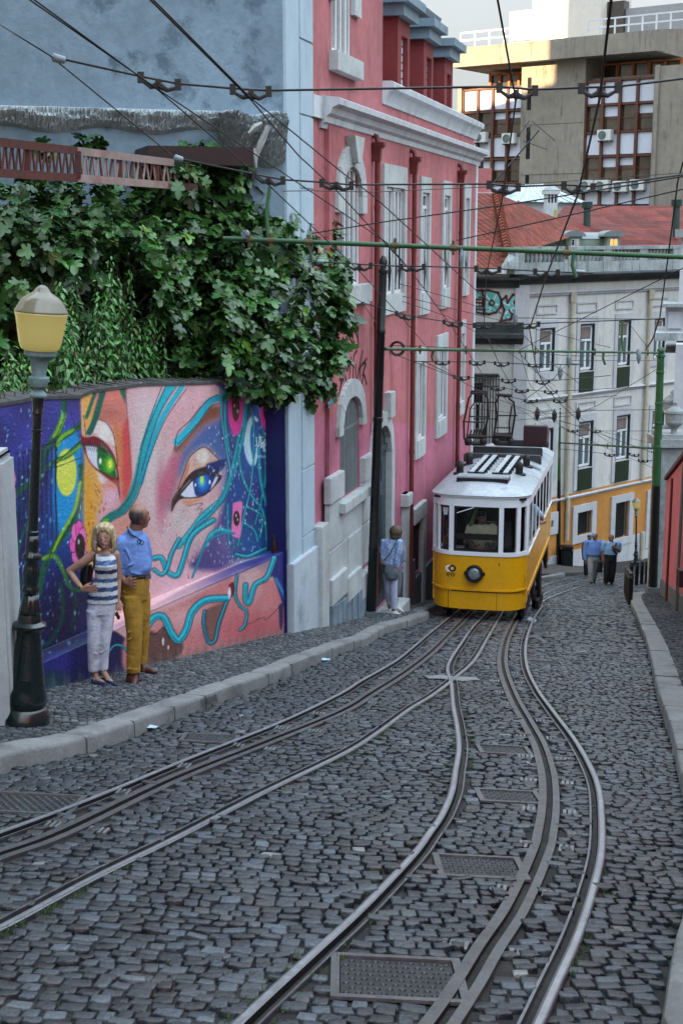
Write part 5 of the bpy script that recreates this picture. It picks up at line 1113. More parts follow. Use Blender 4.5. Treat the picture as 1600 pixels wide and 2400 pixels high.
# ================================================================ poles, arms and overhead wires
M_mast = mat('dark_green_mast', (7, 17, 18), .4, .25, 3, .08, 30, spec=.5)
M_green = mat('green_mast_paint', (34, 82, 44), .5, .25, 3, .1, 30, dirt=(70, 86, 60), dirtamt=.5)
M_bolt = mat('rusty_clamp', (96, 84, 52), .7, .3, 8, .2)
M_base = mat('mast_footing', (104, 108, 110), .9, .25, 4, .4)
def pole(label, bpx, tpx, wb, wt, rings, vsplit=None, c=ZS, foot=None, mats=(M_mast, M_green)):
    b = G(*bpx, c); t = PY(*tpx, b.y); ax = (t - b).normalized(); L = (t - b).length; k = b.y / FL; r0, r1 = wb * k / 2, wt * k / 2
    root = thing('mast', label, 'mast', b, 'overhead line masts')
    def prof(a0, a1):
        P = [(r0 + (r1 - r0) * a0, L * a0)]
        for a, w in sorted(rings):
            if a0 < a < a1: rr = r0 + (r1 - r0) * a; P += [(rr, L * a), (rr * w, L * a + .01), (rr * w, L * a + .07), (rr, L * a + .08)]
        return P + [(r0 + (r1 - r0) * a1, L * a1)]
    sp_ = 1.0
    if vsplit: sp_ = (bpx[1] - vsplit) / (bpx[1] - tpx[1])
    MB().lathe(b, prof(0, sp_), 20, ax).build('shaft', mats[0], root, smooth='auto')
    if vsplit: MB().lathe(b, prof(sp_, 1), 20, ax).build('painted_shaft', mats[1], root, smooth='auto')
    MB().lathe(b + ax * L, [(r1 * 1.0, -.02), (r1 * 1.25, 0), (r1 * 1.25, .05), (r1 * .8, .07), (r1 * .75, .12), (r1 * 1.1, .15), (r1 * 1.05, .2), (r1 * .5, .26), (.005, .28)], 16, ax).build('finial', mats[1] if vsplit else mats[0], root, smooth='auto')
    if foot: 
        mb = MB(); mb.cbox(b + Z * (foot[1] * k / 2 - .1), foot[0] * k, foot[0] * k, foot[1] * k + .2); mb.build('footing', M_base, root, bevel=.02)
    return root, b, ax, L
mastL, bL, aL, _ = pole('dark iron mast leaning against the pink house in front of its arched door', (869, 1446), (897, 640), 24, 18.5, [(.58, 1.12), (.83, 1.1), (.2, 1.04)], foot=(31, 16))
mastR, bR, aR, _ = pole('tall mast on the right pavement, black below and green above', (1528, 1388), (1547, 836), 21.5, 17, [(.62, 1.08), (.72, 1.1), (.8, 1.1), (.93, 1.12)], 1133, foot=(30, 14))
mastM, bM, aM, _ = pole('thin mast beyond the tram beside the litter bin, black below and green above', (1307, 1328), (1309, 968), 12, 8, [(.7, 1.1), (.9, 1.1)], 1124, foot=(18, 6))
def arm(label, pxs, D0, D1, wpx, clamps, parts):
    a, b = PD(*pxs[0], D0), PD(*pxs[1], D1); root = thing('pole_arm', label, 'arm', a, 'green arms carrying the overhead wires'); r = wpx * D0 / FL / 2
    MB().tube([a, b], r, 14).build('tube', M_green, root, smooth='auto')
    t = (b - a).normalized()
    for f in clamps:
        p = a.lerp(b, f); m_ = MB(); m_.tube([p - t * .035, p + t * .035], r * 1.35, 12); m_.cbox(p + Z * r * 1.7, .03, .04, .06); m_.cbox(p - Z * r * 1.7, .03, .04, .06); m_.build('clamp', M_bolt, root)
    for f, du, dv0, dv1, wp in parts:      # hanging or standing struts
        p = a.lerp(b, f); D_ = D0 + (D1 - D0) * f; u, v = proj(p); A, Bq = PD(u, v + dv0, D_), PD(u + du, v + dv1, D_); mid_ = A.lerp(Bq, .5) + V(((du != 0) * -.03, 0, 0))
        MB().tube([A, mid_, Bq], wp * D_ / FL / 2, 8).build('strut', M_green, root)
    return root, a, b
D1_, D2_ = 14.6, 25.0
arm('long green tube arm crossing the whole street in front of the pink house', [(523, 559), (1640, 604)], D1_, D1_, 11.5, [.055, .1, .18, .36, .482, .72], [(.095, 3, 0, -125, 9), (.19, -3, 0, 48, 7), (.465, 0, 6, 30, 5), (.735, 5, 0, 58, 9)])
arm('green tube arm between the leaning dark mast and the tall right mast', [(903, 818), (1545, 827)], bL.y / ray(903, 818).y, bR.y / ray(1545, 827).y, 8, [.08, .2, .42, .66, .8, .87, .93], [(.115, -3, 0, 28, 6), (.795, -1, 0, -74, 6), (.70, 4, 0, 30, 6), (.385, 0, 4, 20, 3)])
arm('short thin green arm between the middle mast and the tall right mast', [(1313, 1038), (1533, 1051)], bM.y / ray(1313, 1038).y, bR.y / ray(1533, 1051).y, 3.6, [.3, .6], [])
M_wire = mat('black_wire', (.012, .013, .013), .5, .1, bump=0)
M_brk = mat('black_bracket', (.015, .018, .018), .5, .2, bump=.05)
M_ins = mat('grey_insulator', (126, 140, 146), .4, .2, bump=.05)
HW = ZR + 4.67
CW = [('contact wire reaching the tram from the top left corner', [(71, -8), (372, 212), (630, 434), (842, 636), (947, 750), (1036, 857), (1080, 893), (1140, 925)], .007),
      ('thin wire running close beside the leftmost contact wire', [(60, -8), (376, 213), (800, 497), (905, 568), (964, 637)], .007),
      ('contact wire entering at the top left third and passing the arched upper window', [(345, -8), (589, 235), (700, 365), (788, 446), (964, 637), (1059, 767), (1117, 858), (1150, 905), (1200, 950), (1300, 1010)], .007),
      ('thin wire above the second contact wire, sagging across the pink cornice', [(352, -8), (586, 228), (800, 403), (878, 462), (1107, 673), (1180, 740), (1290, 850), (1365, 905)], .007),
      ('contact wire coming down from the top edge left of the concrete tower windows', [(1164, -8), (1208, 235), (1178, 456), (1139, 644), (1133, 772), (1173, 861), (1191, 893), (1222, 922), (1243, 945), (1330, 1010), (1420, 1050)], .008),
      ('contact wire coming down from the top edge before the right tower windows', [(1432, -8), (1404, 231), (1353, 456), (1278, 651), (1240, 772), (1255, 862), (1271, 897), (1290, 922), (1310, 945), (1370, 1000), (1440, 1045)], .011)]
for l, px, r in CW:
    P = [G(u, v, HW) for u, v in px]; tag(MB().tube(P, r * .8, 6).build('contact_wire', M_wire, smooth=True), l, 'wire', 'overhead contact wires')
def bracket(root, L_, Rr, Bt, k):
    """the black bow that hangs a contact wire from its span wire"""
    mb = MB(); w = (Rr - L_).length
    for A in (L_, Rr): mb.cbox(A + V((0, -.01, -.01 * k)), .05 * k, .04, .085 * k)
    mb.tube([L_ - Z * .03 * k, L_.lerp(Bt, .55) - Z * .02 * k, Bt + Z * .045 * k], [.012 * k, .02 * k, .03 * k], 6); mb.tube([Rr - Z * .03 * k, Rr.lerp(Bt, .55) - Z * .02 * k, Bt + Z * .045 * k], [.012 * k, .02 * k, .03 * k], 6)
    mb.tube([Bt + Z * .05 * k, Bt - Z * .0], [.026 * k, .012 * k], 6); mb.cbox(Bt + Z * .06 * k, .045 * k, .04 * k, .05 * k)
    mb.build('bracket', M_brk, root)
def span(label, ends, brs, r, D_=None, ins=()):
    """ends: start and end pixels; brs: (left, right, bottom) of each bracket"""
    Ds = [D_ or (G(b[2][0], b[2][1], HW).y / ray(*b[2]).y) for b in brs]; P = [PD(*ends[0], Ds[0])]
    root = thing('span_wire', label, 'wire', P[0], 'span wires with black hangers')
    for (l_, r_, bt), D in zip(brs, Ds):
        A, B_, C_ = PD(*l_, D), PD(*r_, D), PD(*bt, D); bracket(root, A, B_, C_, (B_ - A).length / .30); P += [A, B_]
    P += [PD(*e, Ds[-1]) for e in ends[1:]]
    MB().tube(P, r * .72, 6).build('wire', M_wire, root, smooth=True)
    for q in ins:
        A = PD(*q[0], Ds[0]); B_ = PD(*q[1], Ds[0]); MB().tube([A, A.lerp(B_, .1), A.lerp(B_, .9), B_], [.012, .03, .024, .01], 8).build('insulator', M_ins, root, smooth=True)
span('highest span wire with four hangers crossing above the cornice of the pink house', [(122, 133), (1640, 179)], [((331, 179), (418, 196), (372, 212)), ((546, 207), (630, 212), (589, 235)), ((1169, 203), (1252, 210), (1208, 235)), ((1361, 205), (1446, 203), (1404, 231))], .011, ins=[((122, 134), (155, 142))])
span('second span wire with hangers, ending in the fig tree and crossing the red roofs', [(408, 370), (1640, 404)], [((597, 408), (663, 421), (630, 434)), ((754, 427), (823, 433), (788, 446)), ((1145, 431), (1213, 437), (1178, 456)), ((1320, 433), (1388, 437), (1353, 456))], .011, ins=[((408, 369), (430, 375))])
span('span wire hung under the long green arm', [(722, 613), (1388, 640)], [((814, 617), (868, 621), (842, 636)), ((940, 624), (992, 624), (964, 637)), ((1115, 628), (1169, 630), (1139, 644)), ((1253, 635), (1306, 637), (1278, 651))], .011, ins=[((742, 613), (760, 614)), ((1346, 637), (1372, 639))])
span('span wire from the leaning mast across the top windows of the cream house', [(846, 708), (1545, 747)], [((929, 733), (969, 742), (947, 750)), ((1040, 753), (1080, 758), (1059, 767)), ((1111, 761), (1155, 761), (1133, 772)), ((1218, 761), (1261, 758), (1240, 772))], .011, ins=[((850, 709), (866, 713))])
span('span wire hung just under the arm of the leaning mast', [(969, 847), (1366, 854)], [((1021, 848), (1051, 848), (1036, 857)), ((1101, 848), (1134, 848), (1117, 858)), ((1159, 850), (1190, 851), (1173, 861)), ((1238, 854), (1267, 854), (1255, 862))], .011, ins=[((1338, 852), (1354, 853))])
span('span wire with three hangers right above the tram pantographs', [(963, 832), (1430, 880)], [((1064, 882), (1097, 884), (1080, 893)), ((1176, 890), (1206, 890), (1191, 900)), ((1257, 893), (1285, 893), (1271, 903))], .010)
span('span wire with small hangers behind the pantograph tops', [(1130, 905), (1535, 905)], [((1152, 909), (1180, 909), (1166, 917)), ((1208, 915), (1236, 914), (1222, 922)), ((1276, 917), (1303, 917), (1290, 925))], .010)
span('span wire with two small hangers ending at the middle mast top', [(1172, 924), (1445, 927)], [((1229, 938), (1257, 938), (1243, 945)), ((1297, 938), (1324, 938), (1310, 946))], .010)
span('far span wire with tiny hangers just above the short green arm', [(1313, 1000), (1530, 1010)], [((1330, 1008), (1352, 1009), (1341, 1014)), ((1384, 1009), (1405, 1010), (1395, 1015))], .012, 47)
span('far span wire with tiny hangers just below the short green arm', [(1313, 1052), (1530, 1080)], [((1416, 1063), (1438, 1066), (1427, 1071)), ((1474, 1063), (1495, 1066), (1485, 1071)), ((1495, 1078), (1516, 1080), (1505, 1084))], .012, 46)
M_cable = M_wire
GW = [('guy wire slanting from the left edge through the fig tree to the leaning mast', [(-20, 45, 10), (120, 132, 9), (410, 370, 12), (575, 550, 14.4), (609, 571, 15), (846, 707, 19.5), (901, 782, 24.4)], .008),
      ('thick feed cable hanging down the right side to the tall mast', [(1606, 360, 17), (1594, 400, 17.5), (1587, 425, 18), (1563, 612, 20), (1545, 744, 22), (1528, 795, 23), (1512, 820, 24)], .017),
      ('rising wire from the fig tree edge across the red roof', [(732, 547, 14.6), (900, 520, 13.5), (1200, 478, 12), (1640, 407, 10)], .009),
      ('rising wire clamped on the long green arm near the corner of the pink house', [(1071, 563, 14.6), (1300, 512, 13), (1640, 434, 11)], .009),
      ('steep wire from the middle of the second arm up to the right edge', [(1215, 821, 25), (1420, 718, 20), (1640, 608, 16)], .010),
      ('level wire before the top windows of the cream house', [(1207, 745, 26), (1400, 747, 26), (1552, 748, 25)], .010),
      ('upper of three wires leaving the leaning mast top', [(917, 660, 24.5), (1050, 697, 26), (1207, 745, 28)], .009),
      ('middle of three wires leaving the leaning mast top', [(916, 687, 24.5), (1050, 721, 26), (1430, 815, 30)], .009),
      ('lowest of three wires leaving the leaning mast top', [(917, 698, 24.5), (1050, 742, 26), (1173, 812, 28), (1300, 905, 34)], .009),
      ('wire from the leaning mast arm down past the tram pantographs', [(906, 824, 24.5), (1060, 882, 25), (1150, 930, 28), (1300, 985, 40), (1530, 1040, 44)], .009),
      ('wire from the knot under the second arm to the lower windows', [(1215, 826, 25), (1300, 920, 32), (1365, 985, 42), (1440, 1035, 50)], .009),
      ('wire slanting down left from the tall mast past the cream house', [(1540, 864, 28), (1400, 950, 34), (1336, 975, 38), (1200, 985, 40)], .010),
      ('wire from the tall mast to the knot above the middle mast', [(1535, 960, 28.5), (1390, 962, 36), (1312, 969, 44)], .010),
      ('thin wire crossing behind the pantographs at window height', [(1090, 955, 30), (1200, 968, 34), (1312, 969, 44)], .009),
      ('wire rising from the pantographs to the second arm insulator', [(1222, 942, 26), (1290, 893, 25), (1336, 845, 25), (1545, 845, 28)], .008),
      ('slack wire below the second arm', [(1215, 823, 24.8), (1330, 834, 25), (1440, 834, 26), (1500, 826, 27)], .008),
      ('slack wire above the left half of the second arm', [(918, 810, 24.4), (1000, 812, 24.5), (1100, 818, 25), (1205, 822, 25)], .009),
      ('wire from the arm knot to the yellow house below', [(1218, 826, 25), (1240, 900, 28), (1305, 975, 43)], .008),
      ('far wire fanning from the middle mast to the right, upper one', [(1312, 985, 44), (1400, 1015, 46), (1532, 1062, 30)], .011), ('far wire fanning from the middle mast to the right, lower one', [(1312, 1000, 44), (1420, 1050, 46), (1532, 1098, 32)], .007),
      ('thin stay wire on the fig side of the long arm strut', [(575, 547, 14.6), (622, 452, 14.6)], .006), ('thin stay wire above the tall mast arm', [(1472, 757, 26), (1515, 812, 26)], .007),
      ('thin line along the second span wire', [(663, 448, 11.5), (720, 447, 11.6), (880, 450, 12), (1140, 438, 12.4), (1600, 405, 12.5)], .005)]
for l, px, r in GW: tag(MB().tube([PD(*q) for q in px], r * .68, 6).build('guy_wire', M_wire, smooth=True), l, 'wire', 'guy and feed wires')
ik = 0
for u, v, D, l in ((1207, 745, 26.0, 'pale insulator knot before the graffiti wall'), (1332, 845, 25.0, 'pale insulator below the second arm'), (1496, 835, 26, 'pale insulator beside the tall mast'), (1081, 605, 14.6, 'white insulator hanging from the long green arm'), (1312, 873, 25.6, 'small insulator on the wire right of the pantographs'), (1258, 970, 38, 'dark tensioner on the far wires'), (1298, 975, 42, 'dark tensioner next to the middle mast'), (1354, 970, 38, 'dark tensioner right of the middle mast'), (575, 548, 14.5, 'pulley wheel above the left end of the long arm')):
    k = D / 25; c = PD(u, v, D); mb = MB()
    if 'pulley' in l: mb.lathe(c, [(.03, -.025), (.042, -.022), (.03, 0), (.042, .022), (.03, .025)], 16, V((.3, 1, 0)))
    else: mb.lathe(c, [(.012, -.10 * k - .04), (.035 * k, -.07 * k), (.05 * k, -.03 * k), (.04 * k, 0), (.05 * k, .03 * k), (.035 * k, .07 * k), (.012, .10 * k + .04)], 10)
    tag(mb.build('pulley' if 'pulley' in l else 'insulator', M_brk if 'dark' in l else M_ins, smooth='auto'), l, 'insulator' if 'pulley' not in l else 'pulley')
# coil of cable on the arm by the leaning mast
mb = MB()
for k, rr in enumerate((.10, .115, .13)): mb.tube([PD(930, 816, 24.3) + V((math.cos(a) * rr, -.06 - .02 * k, math.sin(a) * rr)) for a in np.linspace(0, 6.283, 20)], .010, 5)
tag(mb.build('cable_coil', M_wire), 'coil of black cable hung on the arm beside the leaning mast', 'cable coil')
# ================================================================ houses closing the street
def z5(x, y): return (1050 + x / 2.851, 400 + y / 2.851)
def z66(x, y): return (1050 + x / 2.851, 800 + y / 2.851)
def zt(x, y): return (1050 + x / 2.851, y / 2.851)
M_cream = mat('cream_render', (202, 200, 194), .9, .16, .35, .12, 12, dirt=(120, 112, 104), dirtamt=.6, streak=1)
M_greyr = mat('grey_lilac_render', (188, 188, 192), .9, .14, .5, .1, 12, dirt=(120, 118, 122), dirtamt=.5, streak=1)
M_ochre = mat('ochre_render', (190, 130, 62), .9, .2, .35, .12, 12, dirt=(120, 78, 40), dirtamt=.6, streak=1)
M_old = mat('weathered_stone', (158, 164, 164), .95, .35, 1.2, .6, 8, dirt=(34, 36, 38), dirtamt=1.0, streak=1)
M_blackst = mat('blackened_cornice', (62, 64, 66), .95, .4, 1.5, .6, 8, dirt=(22, 24, 25), dirtamt=.9)
M_dgreen = mat('dark_green_frame', (16, 30, 26), .5, .2, bump=0)
M_tilep = mat('green_tile_panel', (28, 46, 26), .4, .35, 8, .3, 12)
M_blind = mat('window_blind', (128, 112, 104), .7, .2, 2, 0)
M_gl2 = mat('grey_window_glass', (88, 104, 110), .15, .3, 1.2, .02, 3, spec=.7)
M_tan = mat('tan_downpipe', (192, 182, 160), .7, .2)
P0c = PD(1340, 1324, 58); FRC = Fr(P0c, V((.719, .695, 0)))
def cx(u, v=900): return FRC.px(u, v)[0]
def cz(u, v): return FRC.px(u, v)[1]
cream = thing('cream_house', 'long cream house with an ochre ground floor closing the far end of the street', 'house', V((P0c.x, P0c.y, -14)))
xL, xR, xm = cx(1209), cx(1640), cx(1400)
zcor = (cz(1400, 660), cz(1400, 637)); zbal = (cz(1400, 637), cz(1400, 577))
zoch = cz(1400, 1143); zpl = cz(1400, 1275)
win = []
def wr(z, x0, x1, y0, y1):
    (u0, v0), (u1, v1) = z(x0, y0), z(x1, y1); um, vm = (u0 + u1) / 2, (v0 + v1) / 2; return (cx(u0, vm), cx(u1, vm), cz(um, v1), cz(um, v0))
U = [wr(z5, 603, 703, 1050, 1345), wr(z5, 872, 968, 1022, 1338), wr(z5, 1126, 1210, 1002, 1305), wr(z5, 1366, 1440, 985, 1258), wr(z66, 594, 692, 582, 876), wr(z66, 862, 958, 533, 843), wr(z66, 1114, 1204, 492, 792), wr(z66, 1352, 1430, 462, 740)]
Gd = [wr(z66, 852, 948, 1135, 1288), wr(z66, 1104, 1196, 1072, 1310), wr(z66, 1340, 1420, 1030, 1318), wr(z66, 675, 690, 1195, 1240)]
mb = MB(); grid_wall(mb, FRC, xL, xR, zoch, zcor[0] + .1, U, 0, .14); mb.poly([FRC(xL, zoch - 6, 0), FRC(xL, zcor[1], 0), FRC(xL, zcor[1], -9), FRC(xL, zoch - 6, -9)]); mb.build('wall', M_cream, cream)
mb = MB(); grid_wall(mb, FRC, xL - 6, xR, zpl, zoch, Gd, .02, .12); mb.build('ground_floor_wall', M_ochre, cream)
mb = MB(); mb.fbox(FRC, xL - 6, xR, zpl - 5, zpl, -.3, .06); mb.build('plinth', M_greyr, cream)
mb = MB(); profile_run(mb, FRC, xL - .2, xR, zcor[0], [(-.3, 0), (.1, 0), (.14, .12), (.5, .25), (.62, .32), (.62, zcor[1] - zcor[0] - .04), (.5, zcor[1] - zcor[0]), (-.3, zcor[1] - zcor[0])]); mb.build('cornice', M_blackst, cream)
mb = MB(); za = cz(1400, 687); profile_run(mb, FRC, xL, xR, za, [(-.05, 0), (.08, 0), (.1, .08), (.16, .1), (.16, .17), (-.05, .17)]); 
for v in (914, 1145): zz = cz(1430, v); profile_run(mb, FRC, xL, xR, zz, [(-.05, -.08), (.05, -.08), (.12, .02), (.1, .06), (-.05, .08)])
mb.build('string_course', M_greyr, cream)
# balustrade
M_bal = M_old; zb0, zb1 = zbal; H_ = zb1 - zb0
mb = MB(); mb.fbox(FRC, xL, xR, zb0, zb0 + H_ * .42, -.25, .1); mb.fbox(FRC, xL, xR, zb1 - H_ * .13, zb1, -.3, .14)
for u in (1212, 1327, 1418, 1503, 1580): x = cx(u, 600); mb.fbox(FRC, x - .3, x + .3, zb0 + .01, zb1 - .01, -.28, .12)
mb.build('balustrade', M_bal, cream)
mb = MB(); x = xL + .3
while x < xR: mb.lathe(FRC(x, zb0 + H_ * .42, -.08), [(.07, 0), (.055, H_ * .05), (.10, H_ * .16), (.05, H_ * .34), (.08, H_ * .45)], 6); x += .27
b_ = mb.build('baluster', M_bal, cream, smooth=True); b_['kind'] = 'stuff'
# windows: lilac surround, dark frame, white casements, tiled panel below
for k, h in enumerate(U): mb = MB(); surround(mb, FRC, *h, .22, -.02, .05, wt=.30, wb=.9 if k % 4 in (1, 2) else .30); mb.build('window_surround', M_greyr, cream)
for k, h in enumerate(U):
    f = window(cream, FRC, h[0] + .06, h[1] - .06, h[2] + .06, h[3] - .06, 0, .1, 2, .66, t=.09, mg=M_gl2)
    m2 = MB()
    for a, b, c, d in ((h[0] + .002, h[0] + .06, h[2] + .002, h[3] - .002), (h[1] - .06, h[1] - .002, h[2] + .002, h[3] - .002), (h[0] + .06, h[1] - .06, h[3] - .07, h[3] - .002)): m2.fbox(FRC, a, b, c, d, -.12, .04)
    m2.build('dark_frame', M_dgreen, f)
    if k in (4,): m2 = MB(); m2.fbox(FRC, h[0] + .14, h[1] - .14, h[2] + .2, h[3] - .2, -.1, -.075); m2.build('blind', M_blind, f)
    else: m2 = MB(); m2.fbox(FRC, h[0] + .16, h[1] - .16, h[2] + (h[3] - h[2]) * .70, h[3] - .17, -.105, -.08); m2.build('blind', M_blind, f)
    if k % 4 in (1, 2): m2 = MB(); zz = h[2] - (h[3] - h[2]) * (.46 if k < 4 else .47); m2.fbox(FRC, h[0], h[1], zz, h[2] - .03, .055, .07); m2.build('tile_panel', M_tilep, cream)
for z, r in ((z5, [(585, 725, 892, 960), (855, 990, 876, 945), (1112, 1235, 862, 925), (1350, 1460, 846, 906)]), (z66, [(575, 715, 452, 512), (850, 980, 398, 458), (1102, 1220, 362, 430)])):
    for q in r: x0, x1, z0, z1 = wr(z, *q); mb = MB(); surround(mb, FRC, x0 + .07, x1 - .07, z0 + .07, z1 - .07, .07, 0, .05); mb.build('wall_panel', M_greyr, cream)
for h in Gd: mb = MB(); surround(mb, FRC, *h, .32, 0, .09); mb.build('window_surround', M_greyr, cream)
for h in Gd:
    md = MB(); md.fbox(FRC, h[0] + .003, h[1] - .003, h[2], h[3], -.3, -.16); w_ = md.build('window', mat('dark_shutter', (22, 28, 28), .5, .3, 3, .1), cream); md = MB()
    for k in range(6): x = h[0] + (h[1] - h[0]) * (k + .5) / 6; md.tube([FRC(x, h[2], -.05), FRC(x, h[3], -.05)], .022, 5)
    md.build('bars', M_ironw, w_)
mb = MB()
for u, v0, v1 in ((1329, 690, 1160), (1509, 685, 1120)):
    x = cx(u, 900); za, zb = cz(u, v1), cz(u, v0); mb = MB(); mb.tube([FRC(x, za, .14), FRC(x, zb, .14)], .09, 8); mb.cbox(FRC(x, zb - .1, .16), .22, .2, .4); mb.build('downpipe', M_tan, cream, smooth='auto')
for u, v0, v1 in ((1323, 1165, 1265), (1501, 1245, 1330)): x = cx(u, 1200); mb = MB(); mb.tube([FRC(x, cz(u, v1), .14), FRC(x, cz(u, v0), .14)], .09, 8); mb.build('downpipe', M_tan, cream, smooth='auto')

# ---- left wing with the graffiti
PW = FRC(xL, 0, 0); FRW = Fr(PW - V((1, -.06, 0)).normalized() * 9, V((1, -.06, 0)))
def wx(u, v): return FRW.px(u, v)
wing = thing('graffiti_house', 'shabby cream house with teal bubble graffiti between the pink house and the cream house', 'house', V((PW.x - 3, PW.y, -14)))
x1 = wx(1209, 700)[0]; x0 = x1 - 7; zc1, zc0 = wx(1150, 655)[1], wx(1150, 668)[1]
hg = (wx(1101, 980)[0], wx(1135, 980)[0], wx(1118, 1010)[1], wx(1118, 893)[1])
mb = MB(); grid_wall(mb, FRW, x0, x1, -14, zc1, [hg], 0, .25); mb.build('wall', M_cream, wing)
mb = MB(); profile_run(mb, FRW, x0, x1 + .1, zc0, [(-.3, -.1), (.1, -.1), (.25, .1), (.45, .2), (.45, zc1 - zc0 + .05), (-.3, zc1 - zc0 + .1)])
za, zb = wx(1150, 800)[1], wx(1150, 782)[1]; profile_run(mb, FRW, x0, x1 + .3, za, [(-.1, -.1), (.1, -.1), (.35, .12), (.5, .15), (.5, zb - za), (.2, zb - za + .05), (.2, zb - za + .45), (-.1, zb - za + .45)]); mb.build('cornice', M_blackst, wing)
mb = MB(); mb.fbox(FRW, wx(1206, 700)[0], x1 + .5, -14, zc0, -.1, .08); mb.build('pilaster', M_greyr, wing)
mb = MB(); a, b = wx(1104, 762), wx(1138, 782); mb.add([FRW(a[0] - 3, a[1], .1), FRW(b[0] - .7, a[1] + .1, .1), FRW(b[0], b[1], .7), FRW(a[0] - 3, b[1], .7)], [[0, 1, 2, 3]]); 
# graffiti letters E D K: teal with dark red outlines
M_teal = mat('teal_spray', (110, 196, 190), .7, .25, 2, .05); M_wine = mat('wine_outline', (92, 30, 34), .7, .2, bump=0)
LET = [[(162, 800), (222, 800), (236, 835), (232, 860), (185, 862), (182, 880), (228, 884), (230, 905), (180, 908), (182, 925), (240, 930), (240, 956), (175, 942), (160, 900)], [(228, 802), (270, 800), (330, 815), (352, 860), (350, 905), (318, 945), (270, 958), (236, 950), (240, 880)], [(352, 870), (385, 840), (395, 880), (430, 830), (462, 828), (440, 880), (465, 930), (462, 985), (425, 960), (415, 990), (350, 1004), (372, 930)]]
gt_ = MB(); go = MB()
for L in LET:
    P = [FRW(*wx(*z5(x, y)), .03) for x, y in L]; c = sum(P, V()) / len(P); n = len(P)
    for i in range(n): gt_.poly([c + (P[i] - c) * .999, P[(i + 1) % n], c])
    for i in range(n):
        a, b = P[i], P[(i + 1) % n]; t = (b - a).normalized(); s_ = t.cross(FRW.n) * .04; q = FRW.n * .012; go.poly([a - s_ - t * .06 + q, b - s_ + t * .06 + q, b + s_ + t * .06 + q, a + s_ - t * .06 + q])
for L in ([(290, 860), (310, 885), (290, 905), (268, 890), (290, 860)], [(400, 925), (432, 968)], [(200, 845), (228, 846)], [(445, 870), (462, 878), (446, 900)]):
    P = [FRW(*wx(*z5(x, y)), .045) for x, y in L]
    for a, b in zip(P, P[1:]): t = (b - a).normalized(); s_ = t.cross(FRW.n) * .03; go.poly([a - s_, b - s_, b + s_, a + s_])
gw = MB()
for L in LET:
    P = [FRW(*wx(*z5(x, y)), .04) for x, y in L]; c = sum(P, V()) / len(P)
    for i in range(0, len(P), 2): a = P[i].lerp(c, .25); b = P[i].lerp(c, .75); t = (b - a).normalized(); s_ = t.cross(FRW.n) * .03; gw.poly([a - s_, b - s_, b + s_, a + s_])
g_ = gt_.build('graffiti', M_teal, wing, flip=False); go.build('outline', M_wine, g_, flip=False); gw.build('highlight', mat('pale_spray', (205, 222, 216), .7, .1, bump=0), g_, flip=False)
# window with its iron cage
window(wing, FRW, *hg, 0, .12, 3, .55, t=.08, mg=M_glass)
mb = MB(); xa, xb = hg[0] - .1, hg[1] + .5; za, zb = hg[2] - .5, hg[3] + .25
for k in range(12): x = xa + (xb - xa) * k / 11; mb.tube([FRW(x, za, .05), FRW(x, za + .1, .5), FRW(x, za + .6, .42), FRW(x, zb, .40)], .022, 5)
for f in (0, .12, .38, .62, .85, 1): mb.fbox(FRW, xa, xb, za + (zb - za) * f - .02, za + (zb - za) * f + .02, .39, .43 + .08 * (f < .2))
for x in (xa, xb): mb.fbox(FRW, x - .03, x + .03, zb - .04, zb, 0, .42); mb.fbox(FRW, x - .03, x + .03, za, za + .04, 0, .45)
mb.fbox(FRW, xa, xb, zb, zb + .05, 0, .45); mb.build('window_cage', M_ironw, wing)

# ---- tiled roofs
def tile_mat(name, col, rows, cols, dark):
    m = mat(name, col, .85, .3, 1.2, 0, dirt=dark, dirtamt=.7); N, L = m.node_tree.nodes, m.node_tree.links; b = N['Principled BSDF']
    at = N.new('ShaderNodeUVMap'); sx = N.new('ShaderNodeSeparateXYZ'); L.new(at.outputs[0], sx.inputs[0])
    def m_(op, a, b_=None):
        n = N.new('ShaderNodeMath'); n.operation = op
        for i, q in enumerate((a, b_)):
            if q is None: continue
            if isinstance(q, (int, float)): n.inputs[i].default_value = q
            else: L.new(q, n.inputs[i])
        return n.outputs[0]
    r = m_('FRACT', m_('MULTIPLY', sx.outputs[1], rows)); c = m_('ABSOLUTE', m_('SINE', m_('MULTIPLY', sx.outputs[0], cols * 3.14159)))
    hgt = m_('ADD', r, m_('MULTIPLY', c, .8)); bp = N.new('ShaderNodeBump'); bp.inputs['Strength'].default_value = 1; bp.inputs['Distance'].default_value = .06; L.new(hgt, bp.inputs['Height']); L.new(bp.outputs[0], b.inputs['Normal'])
    cur = b.inputs['Base Color'].links[0].from_socket; wn_ = N.new('ShaderNodeTexWhiteNoise'); wn_.noise_dimensions = '2D'; cv = N.new('ShaderNodeCombineXYZ')
    L.new(m_('FLOOR', m_('MULTIPLY', sx.outputs[0], cols)), cv.inputs[0]); L.new(m_('FLOOR', m_('MULTIPLY', sx.outputs[1], rows)), cv.inputs[1]); L.new(cv.outputs[0], wn_.inputs[0])
    k = m_('ADD', m_('MULTIPLY', wn_.outputs[0], .6), .62); k = m_('MULTIPLY', k, m_('ADD', m_('MULTIPLY', m_('GREATER_THAN', r, .16), .5), .5))
    mx = N.new('ShaderNodeMix'); mx.data_type = 'RGBA'; mx.blend_type = 'MULTIPLY'; mx.inputs[0].default_value = 1; L.new(cur, mx.inputs[6]); L.new(k, mx.inputs[7]); L.new(mx.outputs[2], b.inputs['Base Color']); return m
